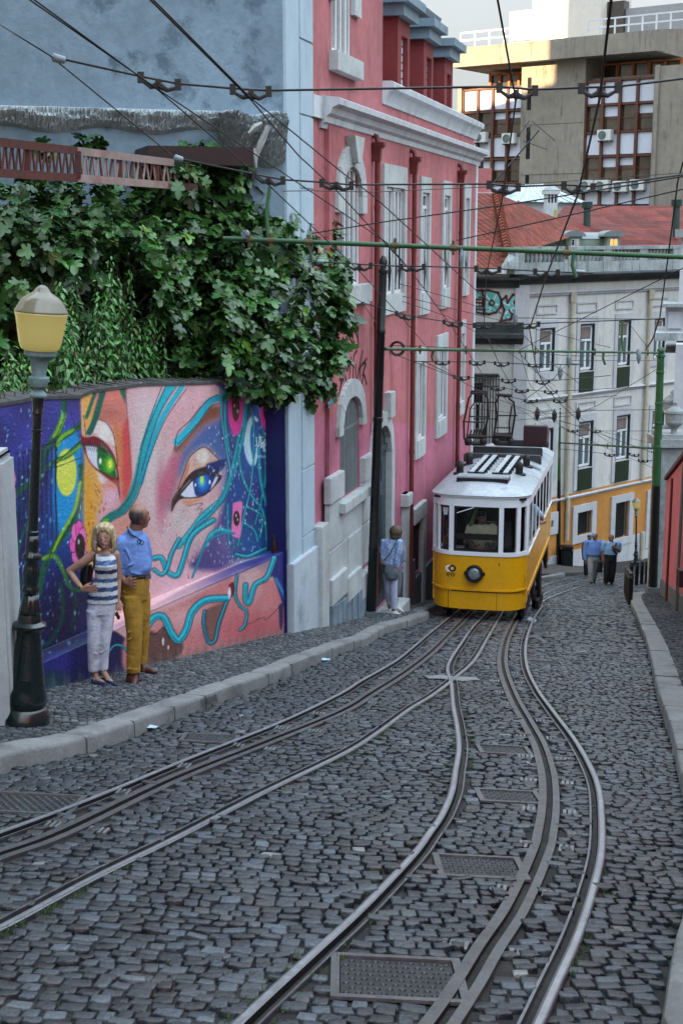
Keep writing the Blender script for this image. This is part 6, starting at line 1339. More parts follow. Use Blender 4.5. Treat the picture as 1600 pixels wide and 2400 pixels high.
def roof(name, faces, m, parent, thick=.12):
    me = bpy.data.meshes.new(name); vs, fs_, uv = [], [], []
    for F in faces:
        o = len(vs); vs += [tuple(p) for p in F]; fs_.append(list(range(o, o + len(F))))
        p0 = F[0]; e1 = (F[1] - F[0]); e1.z *= .2; e1 = e1.normalized(); nn = (F[1] - F[0]).cross(F[2] - F[0]).normalized(); 
        hx = V((nn.y, -nn.x, 0)); hx = hx.normalized() if hx.length > .01 else V((1, 0, 0)); hy = nn.cross(hx); hy = hy if hy.z > 0 else -hy
        for p in F: uv.append(((p).dot(hx), (p).dot(hy)))
    me.from_pydata(vs, [], fs_); me.materials.append(m); ul = me.uv_layers.new(name='UVMap')
    for i, l in enumerate(me.loops): ul.data[i].uv = uv[l.vertex_index]
    o = link(name, me, parent); return o
M_tile = tile_mat('clay_tile', (132, 56, 38), 3.2, 4.2, (70, 34, 26)); M_tile2 = tile_mat('red_sheet_tile', (112, 42, 32), 2.6, .9, (80, 34, 28))
def T5(x, y, D): return PD(*z5(x, y), D)
RA, RB, RC, RD = T5(60, 655, 51), T5(352, 648, 52), T5(318, 150, 58), T5(60, 150, 58); RBu = T5(398, 560, 52.5); RE, RF, RG_ = T5(592, 512, 55), T5(920, 412, 61), T5(780, 340, 63)
roof('roof', [[RA, RB, RBu, RC, RD], [RBu, RE, RF, RG_, RC]], M_tile, wing)
mb = MB(); R_ = [RBu.lerp(RC, k / 22) for k in range(23)]
for a, b in zip(R_, R_[1:]): mb.tube([a + Z * .06, b + Z * .02], [.20, .15], 7)
mb.build('ridge_tile', mat('ridge_clay', (150, 84, 64), .9, .35, 3, .3), wing)
mb = MB(); mb.add([T5(345, 652, 51.8), T5(470, 660, 52.4), T5(470, 560, 52.4), T5(400, 560, 52.3)], [[0, 1, 2, 3]]); mb.build('gable_stump', M_old, wing, flip=False)
roof('roof', [[T5(640, 520, 63), T5(1620, 520, 65), T5(1620, 232, 72), T5(775, 236, 70), T5(700, 330, 66)]], M_tile2, cream)
# attic band with two arched dormers
M_attic = mat('grey_green_attic', (150, 166, 152), .8, .15, 1, .1); M_zinc = mat('zinc_roof', (122, 132, 134), .55, .2, 1.5, .1)
D_a = 60.0
mb = MB(); A, B_, = T5(455, 505, D_a), T5(1148, 505, D_a); mb.box(V((A.x, A.y, A.z - 1.0)), B_ - A, V((0, 2, 0)), Z * (T5(800, 455, D_a).z - A.z + 1.0)); mb.build('attic', M_attic, cream)
mb = MB(); A2, B2 = T5(440, 455, D_a - .1), T5(1140, 455, D_a - .1); h_ = T5(800, 412, D_a).z - T5(800, 455, D_a).z; mb.prism([A2, A2 + Z * h_ * .5 + V((0, .2, 0)), A2 + Z * h_ + V((0, .9, 0)), A2 + V((0, 2.2, 0))], B2 - A2); mb.build('attic_roof', M_zinc, cream)
for xa, xb, lit in ((803, 880, 0), (1060, 1138, 1)):
    a, b = T5(xa, 508, D_a - .8), T5(xb, 508, D_a - .8); w_ = (b - a).length; t_ = T5(xa, 440, D_a - .8).z
    mb = MB(); mb.box(V((a.x, a.y, a.z - .8)), b - a, V((0, 1.4, 0)), Z * (t_ - a.z + .8)); d = mb.build('dormer', M_attic, cream)
    mb = MB(); c = V(((a.x + b.x) / 2, a.y - .15, t_)); n = 12; r = w_ / 2 + .22
    P = [c + V((math.cos(math.pi * k / n) * r, 0, math.sin(math.pi * k / n) * r * .55)) for k in range(n + 1)] ; mb.prism(P, V((0, 1.8, 0))); mb.build('dormer_roof', M_zinc, d)
    mb = MB(); x_ = a.x + w_ * .18; h2 = t_ - a.z - .1
    for k in (0, 1): mb.cbox(V((x_ + w_ * (.17 + .34 * k), a.y - .02, a.z + .0 + h2 / 2)), w_ * .30, .06, h2)
    mb.build('window', M_frame, d)
    for k in (0, 1):
        mb = MB(); mb.cbox(V((x_ + w_ * (.17 + .34 * k), a.y - .06, a.z + .02 + h2 / 2)), w_ * .17, .03, h2 * .72); mb.build('pane', mat('lit_orange_pane', (220, 120, 40), .3, .1, bump=0, emit=(255, 140, 40), es=.5) if lit else (M_glass if k == 0 else mat('pale_pane', (214, 204, 190), .3, .1, bump=0)), d)
# chimney, green flues, zinc skylight roof behind
ch = thing('chimney', 'white slotted chimney with a yellow stripe between the tiled roofs', 'chimney', T5(690, 315, 63))
mb = MB(); D_ = 63; a, b = T5(652, 330, D_), T5(728, 330, D_); w_ = (b - a).length; z0, z1 = a.z - 1, T5(690, 215, D_).z; mb.box(V((a.x, a.y, z0)), V((w_, 0, 0)), V((0, .9, 0)), Z * (z1 - z0)); mb.build('stack', M_trim, ch)
mb = MB(); z2, z3, z4 = T5(690, 158, D_).z, T5(690, 130, D_).z, T5(690, 100, D_).z
for k in range(4): mb.box(V((a.x + w_ * k * .29, a.y, z1)), V((w_ * .13, 0, 0)), V((0, .9, 0)), Z * (z2 - z1))
mb.box(V((a.x - .08, a.y - .08, z2)), V((w_ + .16, 0, 0)), V((0, 1.06, 0)), Z * (z3 - z2)); mb.build('cap', M_trim, ch)
mb = MB(); mb.add([V((a.x - .1, a.y - .1, z3)), V((b.x + .1, a.y - .1, z3)), V((b.x + .1, a.y + 1, z3)), V((a.x - .1, a.y + 1, z3)), V((a.x + w_ * .3, a.y + .3, z4)), V((a.x + w_ * .7, a.y + .3, z4)), V((a.x + w_ * .7, a.y + .6, z4)), V((a.x + w_ * .3, a.y + .6, z4))], [[0, 1, 5, 4], [1, 2, 6, 5], [2, 3, 7, 6], [3, 0, 4, 7], [4, 5, 6, 7]]); mb.build('hood', M_old, ch)
mb = MB(); mb.box(V((a.x + w_ * .72, a.y - .03, z0 + 1)), V((w_ * .2, 0, 0)), V((0, .03, 0)), Z * (z1 - z0 - 1.3)); mb.build('stripe', mat('yellow_stripe', (210, 176, 84), .7, .1), ch)
for x, y0, y1, l in ((926, 378, 250, 'dark green flue pipe on the red roof right of the chimney'), (1523, 370, 236, 'dark green flue pipe on the red roof at the right edge')):
    mb = MB(); A, B_ = T5(x, y1 + (y0 - y1), 66), T5(x, y1, 66); mb.tube([A - Z * .5, B_], .17, 10); mb.tube([B_, B_ + Z * .3], .26, 10); tag(mb.build('flue', mat('green_flue', (30, 58, 52), .5, .2), smooth='auto'), l, 'flue')
sk = thing('zinc_roof_house', 'low white house with a pale zinc pyramid roof behind the chimney', 'house', T5(620, 300, 76))
mb = MB(); a, b = T5(380, 330, 76), T5(930, 330, 76); z1 = T5(650, 205, 76).z; mb.box(V((a.x, a.y, a.z - 3)), V((b.x - a.x, 0, 0)), V((0, 8, 0)), Z * (z1 - a.z + 3)); mb.build('wall', M_trim, sk)
mb = MB(); r0, r1 = T5(405, 205, 75.5), T5(935, 215, 75.5); t0, t1 = T5(500, 100, 80), T5(640, 95, 80); mb.add([r0, r1, r1 + V((0, 9, 0)), r0 + V((0, 9, 0)), t0, t1], [[0, 1, 5, 4], [1, 2, 5], [2, 3, 4, 5], [3, 0, 4]])
mb.build('roof', mat('pale_zinc', (158, 178, 186), .45, .2, 2, .15), sk)
mb = MB()
for k in range(1, 9):
    f = k / 9; a_ = r0.lerp(r1, f); b_ = t0.lerp(t1, f); mb.tube([a_ - V((0, .05, -.03)), b_ - V((0, .05, -.03))], .05, 4)
for f in (.35, .7): mb.tube([r0.lerp(t0, f) - V((0, .08, 0)), r1.lerp(t1, f) - V((0, .08, 0))], .04, 4)
mb.build('roof_seam', M_trim, sk)
# pink dormer house glimpsed beside the pink house
pk = thing('pink_roof_hut', 'small pink rooftop hut with a green shutter just right of the pink house', 'hut', PD(1135, 440, 70))
mb = MB(); a, b = PD(1108, 470, 70), PD(1150, 470, 70); z1 = PD(1130, 395, 70).z; mb.box(a - Z, V((b.x - a.x, 0, 0)), V((0, 3, 0)), Z * (z1 - a.z + 1)); mb.build('wall', mat('hut_pink', (196, 120, 122), .9, .15), pk)
mb = MB(); a2 = PD(1116, 425, 69.9); mb.box(a2, V((.34, 0, 0)), V((0, .1, 0)), Z * 1.0); mb.build('shutter', M_dgreen, pk)
mb = MB(); mb.box(V((a.x - .1, a.y - .2, z1 - 1.5)), V((b.x - a.x + .3, 0, 0)), V((0, .2, 0)), Z * .3); mb.build('ledge', M_trim, pk)

# ================================================================ concrete office block on the hill
FRT = Fr(PD(1250, 300, 95), V((.803, -.596, 0)))
def tx(x, y): return FRT.px(*zt(x, y))
tow = thing('concrete_tower', 'brown concrete office block with white panels and bronze windows above the red roofs', 'building', FRT(0, -2))
M_tc = mat('raw_concrete', (142, 134, 122), .9, .22, .25, .25, 6, dirt=(58, 52, 46), dirtamt=.95, streak=1)
M_tw = mat('white_panel', (206, 210, 222), .5, .08, .4, .02); M_br = mat('bronze_frame', (92, 52, 36), .5, .2, bump=0); M_or = mat('orange_wood_frame', (176, 100, 50), .5, .2, bump=0)
M_bg = mat('bronze_glass', (70, 62, 54), .12, .5, .35, .03, 2, spec=.7, dirt=(20, 18, 16), dirtamt=.9)
def tb(mb, x0, x1, y0, y1, o0, o1, yr=None):
    xm_, ym = (x0 + x1) / 2, (y0 + y1) / 2; a, b = tx(x0, ym)[0], tx(x1, ym)[0]; mb.fbox(FRT, a, b, tx(xm_, y1)[1], tx(xm_, y0)[1], o0, o1)
base = lambda x: 0
mb = MB(); zt0 = -8; 
def col(mb, x0, x1, y0, o0, o1): a, b = tx(x0, 800)[0], tx(x1, 800)[0]; mb.fbox(FRT, a, b, zt0, tx((x0 + x1) / 2, y0)[1], o0, o1)
col(mb, 482, 905, 392, -6, .0); col(mb, 62, 500, 575, -6, -.9); col(mb, 880, 1400, 500, -6, -.95); col(mb, 1378, 1720, 435, -6, .35); col(mb, 62, 88, 575, -3, .05); col(mb, 150, 1700, 440, -7, -2.6)
mb.build('wall', M_tc, tow)
mb = MB(); z0, z1 = tx(700, 408)[1], tx(700, 275)[1]; a, b = tx(68, 390)[0], tx(1427, 270)[0]; mb.fbox(FRT, a, b, z0, z1, -6, .9); mb.add([FRT(b + .01, z0, .9), FRT(b + .01, z1, .9), FRT(b + 8, z1, -3), FRT(b + 8, z0, -3)], [[0, 1, 2, 3]]); mb.build('roof_slab', M_tc, tow)
for xs, rows in (([86, 186, 285, 382, 482], [(592, 738, 'p'), (745, 905, 'w'), (910, 1055, 'p'), (1065, 1218, 'w'), (1225, 1290, 'p')]), ([902, 1014, 1128, 1244, 1370], [(532, 690, 'p'), (694, 875, 'w'), (880, 1036, 'p'), (1042, 1210, 'w'), (1214, 1372, 'p')])):
    xmid_ = (xs[0] + xs[-1]) / 2; zs_ = [(tx(xmid_, y1)[1], tx(xmid_, y0)[1], k) for y0, y1, k in rows]; X_ = [tx(x, 900)[0] for x in xs]
    mf = MB()
    for za, zb, k in zs_:
        for xa, xb in zip(X_, X_[1:]): mp = MB(); mp.fbox(FRT, xa + .1, xb - .1, za + .08, zb - .08, -.9, -.3 if k == 'p' else -.42); pn = mp.build('white_panel' if k == 'p' else 'window', M_tw if k == 'p' else M_bg, tow); bl_ = MB(); (bl_.fbox(FRT, xa + .1, xb - .1, zb - random.uniform(.4, 1.0), zb - .1, -.46, -.40), bl_.build('blind', M_tw, pn)) if k == 'w' and random.random() < .55 else None
        if k == 'w':
            for xa, xb in zip(X_, X_[1:]): mf.fbox(FRT, xa + .1, xb - .1, (za + zb) / 2 - .05, (za + zb) / 2 + .05, -.45, -.36)
    for x in X_: mf.fbox(FRT, x - .09, x + .09, zs_[-1][0], zs_[0][1], -.9, -.1)
    for za, zb, k in zs_: mf.fbox(FRT, X_[0], X_[-1], zb - .05, zb + .08, -.9, -.18)
    mf.build('window_frame', M_br, tow)
for x0, x1, y0, y1, n in ((172, 497, 462, 570, 5), (925, 1462, 385, 512, 5)):
    mo, mg_ = MB(), MB(); a, b = tx(x0, 500)[0], tx(x1, 450)[0]; za, zb = tx((x0 + x1) / 2, y1)[1], tx((x0 + x1) / 2, y0)[1]; mg_.fbox(FRT, a, b, za, zb, -2.6, -2.4)
    for k in range(n + 1): x = a + (b - a) * k / n; mo.fbox(FRT, x - .09, x + .09, za, zb, -2.41, -2.2)
    mo.fbox(FRT, a, b, zb - .12, zb, -2.41, -2.2)
    mg_.build('window', M_bg, tow); mo.build('window_frame', M_or, tow)
for x0, x1, y0, y1 in ((528, 553, 518, 735), (520, 545, 850, 1062), (514, 538, 1170, 1225)): mb = MB(); tb(mb, x0, x1, y0, y1, -.05, .02); mb.build('slit_window', M_void, tow)
mb = MB()
for y in (815, 1150): z = tx(690, y)[1]; mb.fbox(FRT, tx(490, y)[0], tx(892, y)[0], z - .12, z + .12, 0, .03)
mb.fbox(FRT, tx(1385, 900)[0], tx(1410, 900)[0], zt0, tx(1395, 440)[1], .35, .5); mb.build('concrete_band', M_tc, tow)
M_wr = mat('white_roof_wall', (216, 208, 196), .85, .1, .3, .08)
mb = MB(); zs0 = z1
for x0, x1, y0, o0, o1 in ((502, 955, -60, -6, -1.2), (330, 505, 50, -6, -1.6)): a_, b_ = tx(x0, 200)[0], tx(x1, 200)[0]; mb.fbox(FRT, a_, b_, zs0 - .5, tx((x0 + x1) / 2, y0)[1], o0, o1)
mb.build('penthouse', M_wr, tow)
mb = MB(); a_, b_ = tx(957, 150)[0], tx(1455, 150)[0]; mb.fbox(FRT, a_ + 1.2, b_, zs0 - .5, tx(1200, 12)[1], -8, -2.5); mb.build('penthouse', mat('grey_roof_wall', (150, 150, 152), .85, .15, .4, .1, dirt=(96, 92, 90), dirtamt=.5), tow); mb = MB(); mb.fbox(FRT, a_, a_ + 1.25, zs0, tx(1000, -20)[1], -3, -2.2); mb.build('dark_door', M_bg, tow)
for x0, x1, o, n, hh in ((110, 500, .5, 4, 118), (955, 1600, .5, 7, 118)):
    mb = MB(); a_, b_ = tx(x0, 250)[0], tx(x1, 200)[0]; h_ = (tx(600, 150)[1] - tx(600, 260)[1]) * .95
    for k in range(n + 1): x = a_ + (b_ - a_) * k / n; mb.fbox(FRT, x - .05, x + .05, zs0, zs0 + h_, o, o + .08)
    for f in (.5, 1): mb.fbox(FRT, a_, b_, zs0 + h_ * f - .05, zs0 + h_ * f + .05, o + .01, o + .07)
    mb.build('railing', mat('white_rail', (214, 216, 218), .5, .1, bump=0), tow)
AC = [(216, 918, 'at the lowest left of the tower, half behind the pink house cornice'), (406, 926, 'under the left windows of the tower, nearest the concrete shaft'), (1046, 904, 'alone between two rows of tower windows on the right'), (926, 1240, 'leftmost in the row just above the red roof'), (1028, 1240, 'second in the row just above the red roof'), (1148, 1246, 'third in the row just above the red roof'), (1264, 1236, 'rightmost in the row just above the red roof')]
M_ac = mat('ac_white', (206, 206, 200), .5, .12, 3, .05); 
ac0 = None; o0 = None
for x, y, l in AC:
    u = tx(x, y); p = FRT(u[0], u[1], -.28)
    if ac0 is None:
        ac0 = thing('air_conditioner', 'white air conditioner ' + l, 'air conditioner', p, 'air conditioners on the concrete tower'); o0 = p
        MB().box(p - FRT.a * .52 - Z * .36, FRT.a * 1.04, FRT.n * .5, Z * .72).build('case', M_ac, ac0, bevel=.03)
        MB().lathe(p + FRT.n * .49 + FRT.a * -.12, [(.29, 0), (.29, .03), (.24, .035), (.23, .01), (.05, .02)], 20, FRT.n).build('fan_grille', M_gl2, ac0)
        mb = MB(); mb.box(p - FRT.a * .42 - Z * .44, FRT.a * .06, FRT.n * .5, Z * .08); mb.box(p + FRT.a * .36 - Z * .44, FRT.a * .06, FRT.n * .5, Z * .08); mb.build('bracket', M_gl2, ac0)
    else: copy_tree(ac0, p - o0, 'white air conditioner ' + l)
# TV aerial on the roofs
mb = MB(); A, B_ = PD(1155, 430, 66), PD(1262, 306, 66); mb.tube([A, B_], .04, 5); tp = B_
for p, q in (((1245, 283), (1300, 330)), ((1225, 330), (1280, 350)), ((1246, 290), (1232, 318)), ((1215, 318), (1240, 283))): mb.tube([PD(*p, 66), PD(*q, 66)], .02, 4)
tag(mb.build('aerial', M_ironw), 'leaning television aerial in front of the concrete tower shaft', 'aerial')

# ================================================================ right side: pink wall, gate pillar with urns, grey house
A = G(1548, 1392, ZS); B_ = G(1612, 1450, ZS); dA = (B_ - A); dA.z = 0; FRR = Fr(A, -dA)
M_pinkR = mat('rose_render', (198, 108, 122), .85, .18, 1, .12, dirt=(120, 66, 78), dirtamt=.6, streak=1)
rw = thing('pink_wall', 'pink rendered garden wall with a grey plinth along the right pavement', 'wall', A)
La = -dA.length * 5; zA, zB = PY(1556, 1129, A.y).z, None; pB = FRR.px(1600, 1079); zB = pB[1]; sl = (zB - zA) / (pB[0] - 0.0)
mb = MB(); n0 = FRR.n
mb.prism([FRR(.0, -13, 0), FRR(La, -13, 0), FRR(La, zA + sl * La, 0), FRR(0, zA, 0)], -n0 * .4); mb.build('wall', M_pinkR, rw)
mb = MB(); mb.prism([FRR(.1, zA + .02, .06), FRR(La, zA + sl * La + .02, .06), FRR(La, zA + sl * La + .12, .06), FRR(.1, zA + .12, .06)], -n0 * .55); mb.build('coping', mat('dark_red_coping', (84, 44, 46), .8, .2), rw)
mb = MB(); zq = A.z + .42; mb.prism([FRR(.02, -13, .04), FRR(La, -13, .04), FRR(La, zq + SLOPE * -La * .97, .04), FRR(.02, zq, .04)], -n0 * .1); mb.build('plinth', M_gpl, rw)
for k, f in enumerate((.36, .74)): x = La * f * .2; mb = MB(); mb.tube([FRR(x, zq - 1, .07), FRR(x, zA + sl * x - .2, .07)], .035, 8); mb.build('downpipe', M_pipe if k == 0 else mat('grey_pipe', (110, 108, 108), .6, .2), rw, smooth='auto')
mb = MB(); x = La * .185; mb.cbox(FRR(x, PY(1590, 1150, A.y).z - .1, .1), .2, .25, .35); mb.build('meter_box', mat('dark_box', (70, 36, 42), .6, .2), rw)
gp2 = thing('gate_pillar', 'white stone gate pillar with a carved panel under two urns at the right edge', 'pillar', A + V((.3, .9, 0)))
Yg = A.y + .8; L = PY(1548, 1060, Yg); Rg = PY(1640, 1060, Yg); zt_ = PY(1575, 1044, Yg).z
mb = MB(); mb.cbox(V(((L.x + Rg.x) / 2, Yg + .5, (zt_ - 13) / 2)), Rg.x - L.x, 1.0, zt_ + 13); mb.build('pillar', M_old, gp2)
mb = MB(); mb.cbox(V(((L.x + Rg.x) / 2, Yg + .5, zt_ + .07)), Rg.x - L.x + .3, 1.3, .22); mb.cbox(V(((L.x + Rg.x) / 2, Yg + .5, zt_ + .24)), Rg.x - L.x + .1, 1.1, .12); mb.build('capstone', M_old, gp2)
def urn(u, v0, v1, Y, l):
    b = PY(u, v0, Y); h = (PY(u, v1, Y) - b).length; r = h * .235
    rt = thing('urn', l, 'urn', b, 'stone urns on the gate pillar')
    MB().cbox(b + Z * h * .03, r * 1.7, r * 1.7, h * .06).build('foot', M_old, rt); MB().lathe(b, [(r * .75, h * .05), (r * .7, h * .1), (r * .38, h * .16), (r * .32, h * .26), (r * .5, h * .32), (r * .85, h * .4), (r * 1.0, h * .5)], 32, Z, .04, 16).build('bowl', M_old, rt, smooth=True)
    MB().lathe(b, [(r * .95, h * .5), (r * 1.0, h * .56), (r * 1.02, h * .68), (r * 1.12, h * .69), (r * 1.12, h * .72)], 24).build('rim', M_old, rt, smooth='auto'); MB().lathe(b, [(r * 1.0, h * .72), (r * .9, h * .76), (r * .45, h * .85), (r * .2, h * .9), (r * .24, h * .94), (r * .16, h * .985), (.01, h)], 20).build('lid', M_old, rt, smooth=True)
urn(1577, 1030, 940, Yg + .2, 'nearer stone urn with a fluted bowl on the gate pillar'); urn(1571, 1005, 914, Yg + 2.6, 'farther stone urn, its lid showing above the nearer one')
gh = thing('grey_house', 'grey stone-trimmed house with a dark cornice behind the tall right mast', 'house', PD(1590, 1100, 40))
def gb(mb, u0, u1, v0, v1, D, dep): a, b = PD(u0, v1, D), PD(u1, v0, D); mb.box(a, V((b.x - a.x, 0, 0)), V((a.x / a.y * dep * 1.05, dep, 0)), Z * (b.z - a.z))
mb = MB(); gb(mb, 1554, 1760, 798, 1400, 40, 8); gb(mb, 1556, 1760, 714, 778, 40, 2); gb(mb, 1588, 1760, 556, 716, 40.6, 2); mb.build('wall', M_greyr, gh)
for q in ((1533, 1780, 780, 799, 39.2, 3), (1552, 1780, 712, 720, 39.6, 2), (1580, 1780, 537, 556, 40, 3), (1557, 1780, 822, 827, 39.9, 3)): mb = MB(); gb(mb, *q); mb.build('cornice', M_old, gh)
mb = MB(); gb(mb, 1563, 1594, 730, 770, 39.93, .1); mb.build('wall_panel', M_greyr, gh)

# ================================================================ bollards, bin, far lamp, far kerb
M_boll = mat('black_bollard', (14, 16, 18), .4, .2, bump=.05, spec=.5)
bo, b0 = None, None
BL = [(1475, 1417, 'nearest black bollard of the row on the right kerb'), (1472, 1411, 'second black bollard of the row on the right kerb'), (1469, 1405, 'third black bollard of the row on the right kerb'), (1467, 1399, 'fourth black bollard of the row on the right kerb'), (1465, 1393, 'farthest black bollard of the close row on the right kerb'), (1490, 1372, 'black bollard left of the far pair, in front of the far lamp foot'), (1502, 1369, 'black bollard in the middle between the far lamp and the right mast'), (1513, 1367, 'black bollard nearest the tall right mast'), (1477, 1374, 'black bollard just behind the close row')]
for u, v, l in BL:
    p = G(u, v)
    if bo is None:
        bh = PY(1475, 1341, p.y).z - p.z; bo = thing('bollard', l, 'bollard', p, 'black bollards along the right kerb'); b0 = p
        MB().lathe(p, [(.06, -.1), (.06, bh - .16)], 12).build('post', M_boll, bo, smooth='auto'); MB().lathe(p, [(.06, bh - .16), (.072, bh - .15), (.072, bh - .12), (.058, bh - .1), (.062, bh - .06), (.05, bh - .01), (.01, bh)], 12).build('cap', mat('bollard_cap', (46, 50, 54), .35, .2, bump=0), bo, smooth='auto')
    else: copy_tree(bo, p - b0, l)
p = G(1326, 1336); 
bn = thing('litter_bin', 'dark green litter bin beside the middle mast', 'bin', p); k = p.y / FL
mb = MB(); mb.cbox(p + Z * .5, 27 * k, .5, .85); mb.build('body', M_mast, bn, bevel=.06); mb = MB(); mb.cbox(p + Z * .98, 30 * k, .55, .12); mb.build('lid', M_mast, bn, bevel=.05); mb = MB(); mb.cbox(p + Z * .05 - V((-.05, .1, 0)), 20 * k, .5, .12); mb.build('foot', M_ac, bn)
b = G(1489, 1341); t = PY(1490, 1166, b.y); lamp(b, 0, (t - b).length / 2238, (t - b).normalized(), 'distant street lamp with a yellowish globe before the ochre wall', 16)
mb = MB(); pts = [G(u, v) for u, v in ((1240, 1352), (1300, 1352), (1345, 1350), (1400, 1343), (1470, 1340), (1530, 1338))]
for a, c in zip(pts, pts[1:]): mb.box(a - Z * .3, c - a, V((0, 14, -14 * .19)), Z * .42)
struct(mb.build('pavement', M_bed))
# unseen blocks added to keep the low sun off the street and tower
M_shade = mat('shade_block_render', (170, 160, 140), .9, .15, .6, .1)
mb = MB(); mb.box(S(-14, QW - 7, -4), E * 22.6, R * 6.85, Z * 16); tag(mb.build('street_shade_block', M_shade), 'unseen tall block before the grey pillar, added to shade the street', 'house')
mb = MB(); mb.box(V((-45, 42, -14)), V((46, 0, 0)), V((0, 16, 0)), Z * 38); mb.box(V((-19, 44, 24)), V((20, 0, 0)), V((0, 13.5, 0)), Z * 11); tag(mb.build('tower_shade_block', M_shade), 'unseen stepped block behind the pink house, added to shade the tower', 'house')
# ================================================================ the yellow tram
HD = math.radians(12.6); TB_ = V((math.sin(HD), math.cos(HD), -.03)).normalized(); TR_ = V((math.cos(HD), -math.sin(HD), 0)); TU_ = TR_.cross(TB_)
TO = PD(1232, 1290, 25.0); TO.z = 0; LT = 6.6
def solveW():
    lo, hi = .8, 3
    for _ in range(40):
        m = (lo + hi) / 2; p = TO - TR_ * m; p = V((p.x, p.y, PD(1120, 1290, 25.2).z)); lo, hi = (m, hi) if proj(p)[0] > 1008 else (lo, m)
    return lo
WT = solveW(); Yf = (TO - TR_ * WT / 2).y
def tz(v): return PY(1120, v, Yf).z
zAp, zBd, zBelt, zGl0, zGl1, zCor, zRf = tz(1429), tz(1383), tz(1303), tz(1294), tz(1188), tz(1164), tz(1156)
zSide = zBelt - (zBelt - zAp) * .80
def front(f): a = abs(2 * f - 1); return .34 * a ** 6 + .05 * a * a           # how far the rounded nose falls back
def TP(f, b, z, off=0.0):
    """f across from left 0 to right 1, b back from the nose, z height"""
    return TO - TR_ * (WT * (1 - f)) + TB_ * b + Z * z
def outline(n=40):
    P = []
    for k in range(n + 1):
        t = k / n; f = .5 - .5 * math.cos(math.pi * t) if True else t; P.append((f, front(f)))
    return P
OUT = outline()
def offs(f, d):
    """outward shift of a point on the nose by d"""
    e = 1e-3; f0, f1 = max(0, f - e), min(1, f + e); tx_ = (f1 - f0) * WT; ty_ = front(f1) - front(f0); L = math.hypot(tx_, ty_); return f + (ty_ / L) * d / WT * -1 * -1 * (1 if True else 0) if False else (f + (ty_ / L) * d / WT, front(f) - (tx_ / L) * d)
def band(mb, f0, f1, z0, z1, d0, d1, n=14):
    """a strip of the nose between two heights with thickness d0..d1"""
    A = []
    for k in range(n + 1):
        f = f0 + (f1 - f0) * (k / n); 
        for d, z in ((d0, z0), (d1, z0), (d1, z1), (d0, z1)): g, b = offs(f, d); A.append(TP(g, b, z))
    F = [[0, 1, 2, 3], [n * 4 + 3, n * 4 + 2, n * 4 + 1, n * 4]]
    for k in range(n):
        for j in range(4): F.append([k * 4 + j, k * 4 + (j + 1) % 4, k * 4 + 4 + (j + 1) % 4, k * 4 + 4 + j])
    mb.add(A, F)
def sidebox(mb, side, b0, b1, z0, z1, d0, d1):
    f0 = 1.0 if side > 0 else 0.0; o = TP(f0, b0, z0) + TR_ * side * d0; mb.box(o, TB_ * (b1 - b0), TR_ * side * (d1 - d0), Z * (z1 - z0))
tram = thing('tram', 'yellow and white funicular tram with pantographs coming up the street', 'tram', TP(.5, 1, zAp - .2))
M_yel = mat('tram_yellow', (242, 174, 8), .34, .10, 1.6, .05, 12, coat=.25, dirt=(150, 96, 20), dirtamt=.5, streak=1)
M_wht = mat('tram_white', (244, 247, 252), .35, .06, 2, .03, coat=.2, dirt=(150, 156, 160), dirtamt=.35, streak=1)
M_roof = mat('tram_roof_grey', (176, 184, 190), .38, .25, 1.5, .12, 10, metal=.35, dirt=(70, 72, 74), dirtamt=.6)
M_blk = mat('tram_black', (14, 13, 14), .5, .2, bump=.1); M_truck = mat('greasy_truck', (26, 20, 22), .6, .4, 6, .3)
BF = .36
mb = MB(); band(mb, 0, 1, zAp, zBd - .015, -.06, -.012, 40); band(mb, 0, 1, zBd + .015, zBelt, -.06, 0, 40)
for sd_ in (-1, 1): sidebox(mb, sd_, BF, LT, zSide, zBelt, -.05, 0); sidebox(mb, sd_, LT - .5, LT, zAp - .3, zSide, -.05, 0)
for sd_ in (-1, 1): sidebox(mb, sd_, BF - .02, BF + .25, zAp + .1, zBelt, -.05, -.001)
sidebox(mb, 1, BF + .2, LT - .5, zSide, zSide + .09, 0, .02)
mb.build('body', M_yel, tram, smooth='auto')
mb = MB(); band(mb, 0, 1, zBd - .018, zBd + .018, -.01, .022, 40); mb.build('bumper_bead', M_yel, tram, smooth='auto')
mb = MB()
for f0 in (.19, .705): band(mb, f0, f0 + .004, zAp, zBd - .02, -.02, -.006, 1)
band(mb, .23, .96, zBd - .045, zBd - .026, -.02, -.008, 20); mb.build('panel_seam', M_blk, tram)
# white upper works: posts, rails, cornice
mb = MB(); band(mb, 0, 1, zBelt, zGl0, -.05, .018, 40); band(mb, 0, 1, zGl1, zCor, -.05, .012, 40); band(mb, 0, 1, zCor - .02, zCor + .02, -.04, .035, 40)
for x0, x1 in ((130, 152), (188, 212), (328, 380), (864, 914), (1050, 1086), (1140, 1160)): band(mb, (x0 - 130) / 1030, (x1 - 130) / 1030, zGl0, zGl1, -.05, .006, 4)
nW = 7; pitch = (LT - BF - .05) / nW
for sd_ in (-1, 1):
    sidebox(mb, sd_, BF, LT, zBelt - .002, zGl0 - .06, -.02, .02); sidebox(mb, sd_, BF, LT, zGl1, zCor, -.02, .012); sidebox(mb, sd_, BF, LT, zCor - .02, zCor + .02, -.04, .035)
    for k in range(nW + 1): b = BF + k * pitch; sidebox(mb, sd_, b, b + .10, zGl0 - .06, zGl1, -.012, .006)
for f0, f1 in ((0, .12), (.44, .56), (.88, 1)): mb.box(TP(f0, LT - .04, zSide), TR_ * WT * (f1 - f0), TB_ * .04, Z * (zGl1 - zSide))
mb.build('window_frame', M_wht, tram, smooth='auto')
